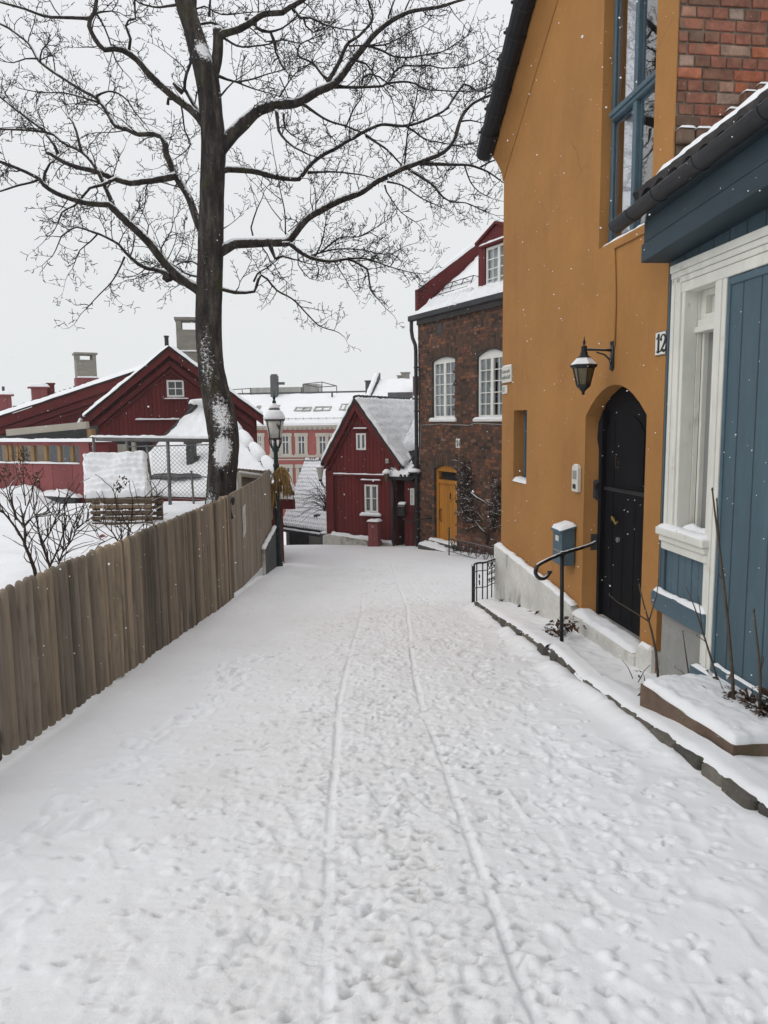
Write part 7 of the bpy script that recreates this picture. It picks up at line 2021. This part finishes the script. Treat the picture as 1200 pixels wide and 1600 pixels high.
def chain_fence():
    Yf = 14.75
    T = thing('chain_link_fence', 'galvanised chain link fence with snowy top rail left of the maple', 'fence', aty(265, 788, Yf))
    o = Vector(T.location)
    P = lambda px, py, dy=0: aty(px, py, Yf+dy)-o
    m = MB(); m.tube([P(150, 686), P(235, 687), P(335, 688)], .040, 8); m.build('top_rail', M['galv'], T, smooth=True)
    s = MB(); a, b = P(140, 684), P(335, 686.5); s.snow(a+Vector((0, -.035, .015)), b+Vector((0, -.035, .015)), b+Vector((0, .035, .015)), a+Vector((0, .035, .015)), .055, 80, 4, .4, .03); s.build('rail_snow', M['snow'], T, smooth=True)
    for p in (((200, 698), (335, 694.5)), ((232, 743), (335, 745.5)), ((240, 777), (335, 782))):
        m = MB(); m.tube([P(*p[0]), P(*p[1])], .014 if p[0][1] < 770 else .008, 6); m.build('rail', M['galv'], T)
    for (x0, y0, x1, y1, r) in ((262, 690, 266, 790, .036), (299, 737, 304, 802, .022), (229, 697, 236, 742, .02), (146, 684, 147, 730, .03), (198, 686, 199, 725, .03)):
        m = MB(); m.tube([P(x0, y0), P(x1, y1)+Vector((0, 0, -.1))], r, 8); m.tube([P(x0, y0), P(x0, y0)+Vector((0, 0, .02))], r*1.4, 8); m.build('post', M['galv'], T, smooth=True)
    m = MB(); tl, tr, bl, br = P(231, 697), P(335, 696), P(240, 777), P(335, 782)
    W_, H_ = tr.x-tl.x, tl.z-bl.z; st = .085
    n = int((W_+H_)/st)
    for i in range(n):
        for sg in (1, -1):
            x0 = i*st-(H_ if sg > 0 else 0)
            pts = []
            for k in range(2):
                z = k*H_; x = x0+sg*z if sg > 0 else x0-z
                pts.append((x, z))
            (xa, za), (xb, zb) = pts
            # clip to the panel
            def clip(xa, za, xb, zb):
                if xb == xa: return None
                t0, t1 = 0.0, 1.0
                for lim, s_ in ((0.0, 1), (W_, -1)):
                    fa, fb = s_*(xa-lim), s_*(xb-lim)
                    if fa < 0 and fb < 0: return None
                    if fa < 0: t0 = max(t0, fa/(fa-fb))
                    if fb < 0: t1 = min(t1, fa/(fa-fb))
                return (t0, t1) if t1 > t0+.01 else None
            c = clip(xa, za, xb, zb)
            if not c: continue
            q0 = Vector((bl.x+xa+(xb-xa)*c[0], 0, bl.z+za+(zb-za)*c[0])); q1 = Vector((bl.x+xa+(xb-xa)*c[1], 0, bl.z+za+(zb-za)*c[1]))
            q0.y = q1.y = bl.y-.02*sg
            m.tube([q0, q1], .0035, 3, False)
    m.build('wire_mesh', M['galv'], T)
chain_fence()

def pallet_hut():
    c = aty(182, 815, 12.05); c.z = 0
    T = thing('pallet_hut', 'stack of brown pallets under a tilted snow covered board in the yard', 'pallet stack', c)
    P = lambda px, py, Y: aty(px, py, Y)-c
    tl, tr, bl, br = P(129, 711, 12.75), P(228, 707, 12.75), P(131, 776, 12.0), P(236, 772, 12.0)
    s = MB(); n = (br-bl).cross(tl-bl).normalized(); n = n if n.z > 0 else -n
    m = MB()
    for k in range(7):
        a, b = k/7, (k+.72)/7
        q = [bl.lerp(tl, a), br.lerp(tr, a), br.lerp(tr, b), bl.lerp(tl, b)]
        m.add([v-n*.05 for v in q]+[v-n*.07 for v in q], [(0, 1, 2, 3), (4, 5, 6, 7), (0, 1, 5, 4), (1, 2, 6, 5), (2, 3, 7, 6), (3, 0, 4, 7)], rnd.random())
    for a in (.04, .5, .96): m.beam(bl.lerp(br, a)-n*.11, tl.lerp(tr, a)-n*.11, .09, .07)
    bo = m.build('tilted_board', M['palletwood'], T)
    wav = lambda u, v: .032*math.sin(v*2*math.pi*6.6+1.1*noise.noise(Vector((u*3, v*3, 0)))*2)+.015*noise.noise(Vector((u*10, v*14, 2)))
    s.snow(bl-n*.05, br-n*.05, tr-n*.05, tl-n*.05, .11, 70, 60, .35, .07, wav, 3, 2); s.build('snow_cover', M['snow'], bo, smooth=True)
    R = random.Random(2)
    m = MB(); x0, x1 = bl.x+.07, br.x-.02
    def slats(y, zs, x0, x1, h=.055):
        for z in zs: m.box(x0+R.uniform(-.02, .02), x1+R.uniform(-.02, .02), y-.012, y+.012, z+R.uniform(-.006, .006), z+h, R.random())
    zs = (-.04, .055, .15, .245, .33)
    slats(-.0, zs, x0, x1, .058)
    for x in (x0+.03, (x0+x1)/2-.1, x1-.12): m.box(x, x+.10, .012, .10, -.05, .36, R.random())
    m.box(x0, x1+.05, -.05, .55, -.10, -.055, .4); m.box(x0-.05, x1+.05, -.03, .03, .375, .41, .3)
    m.build('front_pallet', M['palletwood'], T, bevel=.004)
    m = MB(); slats(.62, zs, x0, x1, .058)
    for x in (x0+.03, (x0+x1)/2-.1, x1-.12): m.box(x, x+.10, .62, .70, -.05, .34, R.random())
    m.build('rear_pallet', M['palletwood'], T, bevel=.004)
    s = MB()
    for z in zs[:4]: s.snow((x0, -.010, z+.056), (x1, -.010, z+.056), (x1, .012, z+.056), (x0, .012, z+.056), .014, 40, 3, .6, .01)
    s.snow((x0-.02, -.05, -.055), (x1+.04, -.05, -.055), (x1+.04, -.01, -.055), (x0-.02, -.01, -.055), .03, 40, 3, .6, .02); s.build('slat_snow', M['snow'], T, smooth=True)
pallet_hut()

def hip_shed():
    A = aty(306, 637, 20.3); Rr = aty(459, 780, 16.0); Lf = aty(168, 770, 17.4)
    Lf.z = Rr.z
    B = A+Vector((.25, .9, 0))
    o = Vector((A.x, A.y, -2.0))
    T = thing('hip_roof_shed', 'dark red shed with big snowy hipped roof behind the street lamp', 'shed', o)
    a, b, r, l = A-o, B-o, Rr-o, Lf-o
    rb = r+Vector((-.80, 4.6, 0)); lb = l+Vector((.4, 4.5, 0))
    m = MB(); m.add([l+Vector((.35, .45, -.12)), r+Vector((-.28, .25, -.12)), rb+Vector((-.25, -.2, -.12)), lb+Vector((.3, -.2, -.12))]+[v+Vector((0, 0, -2.2)) for v in (l+Vector((.35, .45, -.12)), r+Vector((-.28, .25, -.12)), rb+Vector((-.25, -.2, -.12)), lb+Vector((.3, -.2, -.12)))], [(0, 1, 5, 4), (1, 2, 6, 5), (2, 3, 7, 6), (3, 0, 4, 7)]); m.build('wall', M['red'], T)
    m = MB(); m.add([l, r, rb, lb, a, b]+[v-Vector((0, 0, .06)) for v in (l, r, rb, lb)], [(1, 2, 5), (2, 3, 4, 5), (3, 0, 4), (6, 7, 8, 9), (0, 1, 7, 6), (1, 2, 8, 7), (2, 3, 9, 8), (3, 0, 6, 9)]); m.grid(lambda u, v: l.lerp(r, u).lerp(a.lerp(b, u), v)-Vector((0, 0, .01)), 16, 16); ro = m.build('roof', M['tile'], T)
    f = MB()
    for p, q in ((l, r), (r, rb)): f.beam(p+Vector((0, 0, -.12)), q+Vector((0, 0, -.12)), .06, .20)
    f.build('fascia', M['red_trim'], T)
    s = MB(); s.snow(l, r, b, a, .10, 90, 70, .35, .12, lambda u, v: .02*noise.noise(Vector((u*9, v*9, 0))), 1.4); s.snow(r, rb, b, b+Vector((-.05, 0, 0)), .12, 40, 30, .3, .1, None, 1.5); s.snow(l, lb, a, a+Vector((.05, 0, 0)), .1, 30, 30, .3, .1, None, 1.5); s.build('roof_snow', M['snow'], ro, smooth=True)
    h = MB(); hs = MB(); n = 7
    top = a.lerp(b, .5)
    for k in range(n):
        p, q = r.lerp(b, k/n+.03)+Vector((0, 0, .02)), r.lerp(b, (k+1.06)/n)+Vector((0, 0, .09)); h.tube([p, q], [.10, .11], 8)
        u = Vector((0, 0, .11)); hs.tube([p+u*.9, p.lerp(q, .3)+u, p.lerp(q, .75)+u, q+u*.9], [.12, .150, .145, .11], 10)
    for k in range(6):
        p, q = l.lerp(a, .0+k/6), l.lerp(a, (k+1.03)/6); h.tube([p+Vector((0, 0, .02)), q+Vector((0, 0, .05))], [.06, .06], 6)
    for k in range(2): hs.tube([a.lerp(b, k/2)+Vector((-.1, 0, .10)), a.lerp(b, (k+.8)/2)+Vector((0, 0, .12))], [.13, .14], 9)
    h.tube([a+Vector((-.15, 0, .0)), b+Vector((.1, 0, 0))], .12, 8)
    h.build('hip_tiles', M['tile'], ro); hs.build('hip_snow', M['snow'], ro, smooth=True)
    # steel vent with slid snow and dark patches
    q0, q1 = aty(304, 738, 17.9)-o, aty(290, 697, 17.9)-o
    m = MB(); m.box(q1.x, q0.x, q0.y, q0.y+.3, q0.z-.3, q1.z+.05); m.box(q0.x+.001, q0.x+.09, q0.y+.05, q0.y+.3, q0.z-.2, q1.z-.25); m.box(q1.x-.04, q0.x+.13, q0.y-.04, q0.y+.34, q1.z+.05, q1.z+.10); m.build('roof_vent', M['slate'], T, bevel=.01)
    nr = (r-l).cross(a-l).normalized(); nr = nr if nr.z > 0 else -nr
    m = MB()
    for cx, cy, w, hh in ((263, 753, .55, .16), (296, 752, .38, .13)):
        d_ = ray(cx, cy); t_ = (Lf-EYE).dot(nr)/d_.dot(nr); c = EYE+d_*t_-o; ux = (r-l).normalized(); uy = nr.cross(ux)
        ring = [c+ux*(w*math.cos(k/14*6.283)*(1+.2*noise.noise(Vector((k*.9, cx, 0)))))+uy*(hh*math.sin(k/14*6.283)*(1 if k < 7 else .35))+nr*.115 for k in range(14)]
        m.add(ring+[v+nr*.03 for v in ring], [tuple(range(14)), tuple(range(14, 28))]+[(k, (k+1) % 14, 14+(k+1) % 14, 14+k) for k in range(14)])
    m.build('dark_patch', M['slate'], ro)
hip_shed()

def back_fence():
    p0, p1 = aty(371, 765, 15.0), aty(425, 765, 15.9)
    T = thing('yard_fence_panel', 'short board fence panel with white snow topped rail right of the maple', 'fence', (p0+p1)/2)
    o = Vector(T.location); R = random.Random(7)
    za = aty(375, 732, 15.0).z-o.z; zb = aty(420, 737, 15.9).z-o.z
    m = MB(); d = p1-p0; n = 10
    for k in range(n):
        a, b = p0.lerp(p1, k/n)-o, p0.lerp(p1, (k+.97)/n)-o; zt = za+(zb-za)*k/n
        m.add([Vector((v.x, v.y+dy, z)) for v in (a, b) for dy in (0, .025) for z in (-.7, zt)], [(0, 1, 5, 4), (2, 3, 7, 6), (0, 1, 3, 2), (4, 5, 7, 6), (1, 3, 7, 5), (0, 2, 6, 4)], R.uniform(.3, .8))
    m.build('board_panel', M['oldwood'], T)
    m = MB(); q0, q1 = aty(371, 741, 14.95)-o, aty(425, 748, 15.85)-o; m.beam(q0, q1, .05, .07); m.build('rail', M['cream'], T)
    s = MB(); s.snow(q0+Vector((0, -.035, .035)), q1+Vector((0, -.035, .035)), q1+Vector((0, .03, .035)), q0+Vector((0, .03, .035)), .05, 20, 4, .3, .03); s.build('rail_snow', M['snow'], T, smooth=True)
    m = MB(); q = aty(374, 738, 14.9)-o; m.box(q.x-.035, q.x+.035, q.y-.03, q.y+.03, -.9, q.z); m.build('post', M['cream'], T)
back_fence()

def shrubs():
    R = random.Random(31)
    def shrub(label, lines, Y, extra, name='bare_shrub', r0=.017, pods=None):
        b = aty(*lines[0][0], Y); T = thing(name, label, 'shrub', b, 0, 'leafless shrubs behind the fence')
        m = MB(); tw = MB(); allp = []
        for l in lines:
            y = Y
            p = []
            for i, q in enumerate(l): p.append(aty(*q, y)-b); y += R.uniform(-.06, .06)
            n = len(p); rr = r0 if l is lines[0] else r0*.62
            m.tube(p, [rr*(1-.6*i/max(1, n-1)) for i in range(n)], 6); allp.append(p)
        for p in allp:
            for i in range(1, len(p)):
                for k in range(extra):
                    st = p[i-1].lerp(p[i], R.random()); d = (p[i]-p[i-1]).normalized()
                    v = (d+Vector((R.gauss(0, .7), R.gauss(0, .5), R.gauss(.35, .4)))).normalized(); q = [st]; ln = R.uniform(.06, .14)
                    for j in range(4): v = (v+Vector((R.gauss(0, .3), R.gauss(0, .25), R.gauss(.08, .25)))).normalized(); q.append(q[-1]+v*ln)
                    tw.tube(q, [.0065, .0055, .005, .004, .003], 4, False)
        m.build('branches', M['vine'], T, smooth=True); tw.build('twigs', M['vine'], T)
        if pods:
            f = MB()
            for (px, py, n, s) in pods:
                for k in range(n):
                    c = aty(px+R.gauss(0, s), py+R.gauss(0, s*1.4), Y)-b; e = Vector((R.gauss(0, 1), R.gauss(0, 1), R.gauss(0, 1))).normalized()*R.uniform(.015, .032); g = Vector((-e.z, e.x, e.y))*.45
                    f.add([c-e, c+g, c+e, c-g], [(0, 1, 2), (0, 2, 3)], R.random())
            f.build('seed_heads', M['deadleaf'], T)
    shrub('large leafless shrub with thick crooked stem nearest the fence corner', [[(58, 912), (54, 890), (46, 868), (38, 850), (40, 835), (38, 820), (34, 805)], [(40, 850), (25, 825), (12, 808), (0, 795), (-14, 788)], [(38, 822), (50, 808), (62, 806), (78, 800)], [(26, 812), (20, 790), (16, 770)]], 7.6, 3, r0=.022)
    shrub('leafless shrub with crossing whips left of the pallets', [[(80, 905), (78, 885), (70, 862), (62, 838), (58, 815), (52, 795)], [(96, 900), (92, 880), (98, 862), (112, 845), (120, 825), (126, 806)], [(78, 885), (92, 855), (100, 830), (104, 808), (98, 790)], [(98, 862), (108, 850), (112, 832), (118, 815)], [(66, 850), (78, 832), (86, 812), (92, 798)], [(120, 826), (130, 818), (140, 812)]], 7.9, 3)
    shrub('low tangle of thin whips at the feet of the pallets', [[(186, 858), (184, 845), (176, 832), (166, 822), (156, 812)], [(186, 858), (190, 838), (188, 815), (184, 795), (178, 768)], [(196, 850), (204, 830), (206, 810), (208, 796)], [(186, 850), (200, 838), (216, 828), (228, 815)], [(176, 840), (164, 846), (152, 838), (146, 822)]], 8.8, 2, r0=.011, pods=[(186, 762, 26, 4), (192, 752, 12, 4)])
    shrub('sparse upright whips between the pallets and maple', [[(228, 832), (230, 815), (240, 795), (246, 775), (252, 764)], [(236, 828), (244, 812), (248, 795)], [(226, 832), (222, 812), (226, 790), (227, 752)]], 9.6, 1, r0=.008)
    shrub('tall weed stalks with dark seed heads before the veranda', [[(40, 790), (37, 760), (36, 730), (36, 700)], [(22, 800), (16, 770), (14, 750), (12, 735)], [(40, 775), (50, 762), (58, 750)]], 10.5, 1, 'withered_weed', .009, pods=[(36, 715, 60, 5), (38, 738, 40, 5), (11, 733, 36, 4), (59, 750, 36, 5), (2, 745, 26, 4), (16, 743, 14, 3)])
    q = aty(160, 848, 10.4); L = thing('fallen_leaf', 'single red leaf lying on the yard snow', 'leaf', Vector((q.x, q.y, .02)))
    m = MB(); m.add([(-.05, 0, .02), (0, -.03, .0), (.06, 0, .015), (.01, .04, .04), (0, 0, .05)], [(0, 1, 4), (1, 2, 4), (2, 3, 4), (3, 0, 4)], .9); m.build('blade', M['pinkred'], L); m = MB(); m.tube([(.06, 0, .015), (.10, 0, .03)], .004, 4); m.build('stalk', M['vine'], L)
shrubs()

# ------------------------------------------------------------------ falling snow and winter air
def falling_snow():
    R = random.Random(77); m = MB()
    for k in range(5200):
        y = 1.6+14*R.random()**.8; x = R.uniform(-.62, .62)*y+R.uniform(-.3, .3); z = 1.65+R.uniform(-.75, .65)*y
        if z < -.1*y+.1: continue
        r = (R.uniform(.0016, .0040) if R.random() < .93 else R.uniform(.004, .0075))*(1 if y > 3 else .7); c = Vector((x, y, z))
        a = [Vector((R.gauss(0, 1), R.gauss(0, 1), R.gauss(0, 1))).normalized()*r*R.uniform(.7, 1.3) for _ in range(2)]
        b = a[0].cross(a[1]).normalized()*r
        m.add([c+a[0], c-a[0], c+a[1], c-a[1], c+b, c-b], [(0, 2, 4), (2, 1, 4), (1, 3, 4), (3, 0, 4), (2, 0, 5), (1, 2, 5), (3, 1, 5), (0, 3, 5)])
    setting(m.build('falling_snow', M['flake']), 'stuff')
M['flake'] = mk('snowflake', (.85, .86, .88), .9, .02, 4, 20, 0, 40, .001)
falling_snow()
def haze():
    m = MB(); m.box(-110, 110, -12, 150, -16, 22)
    t = NT('winter_haze'); t.n.remove(t.b)
    v = t.n.new('ShaderNodeVolumePrincipled'); v.inputs['Color'].default_value = (.93, .95, .96, 1); v.inputs['Density'].default_value = HAZE; v.inputs['Anisotropy'].default_value = .2
    for k in ('Density Attribute', 'Color Attribute', 'Temperature Attribute'):
        if k in v.inputs: v.inputs[k].default_value = ''
    try: t.m.cycles.homogeneous_volume = True
    except Exception: pass
    t.link(v.outputs[0], t.out.inputs['Volume'])
    setting(m.build('haze', t.m), 'stuff')
HAZE = .0007
haze()
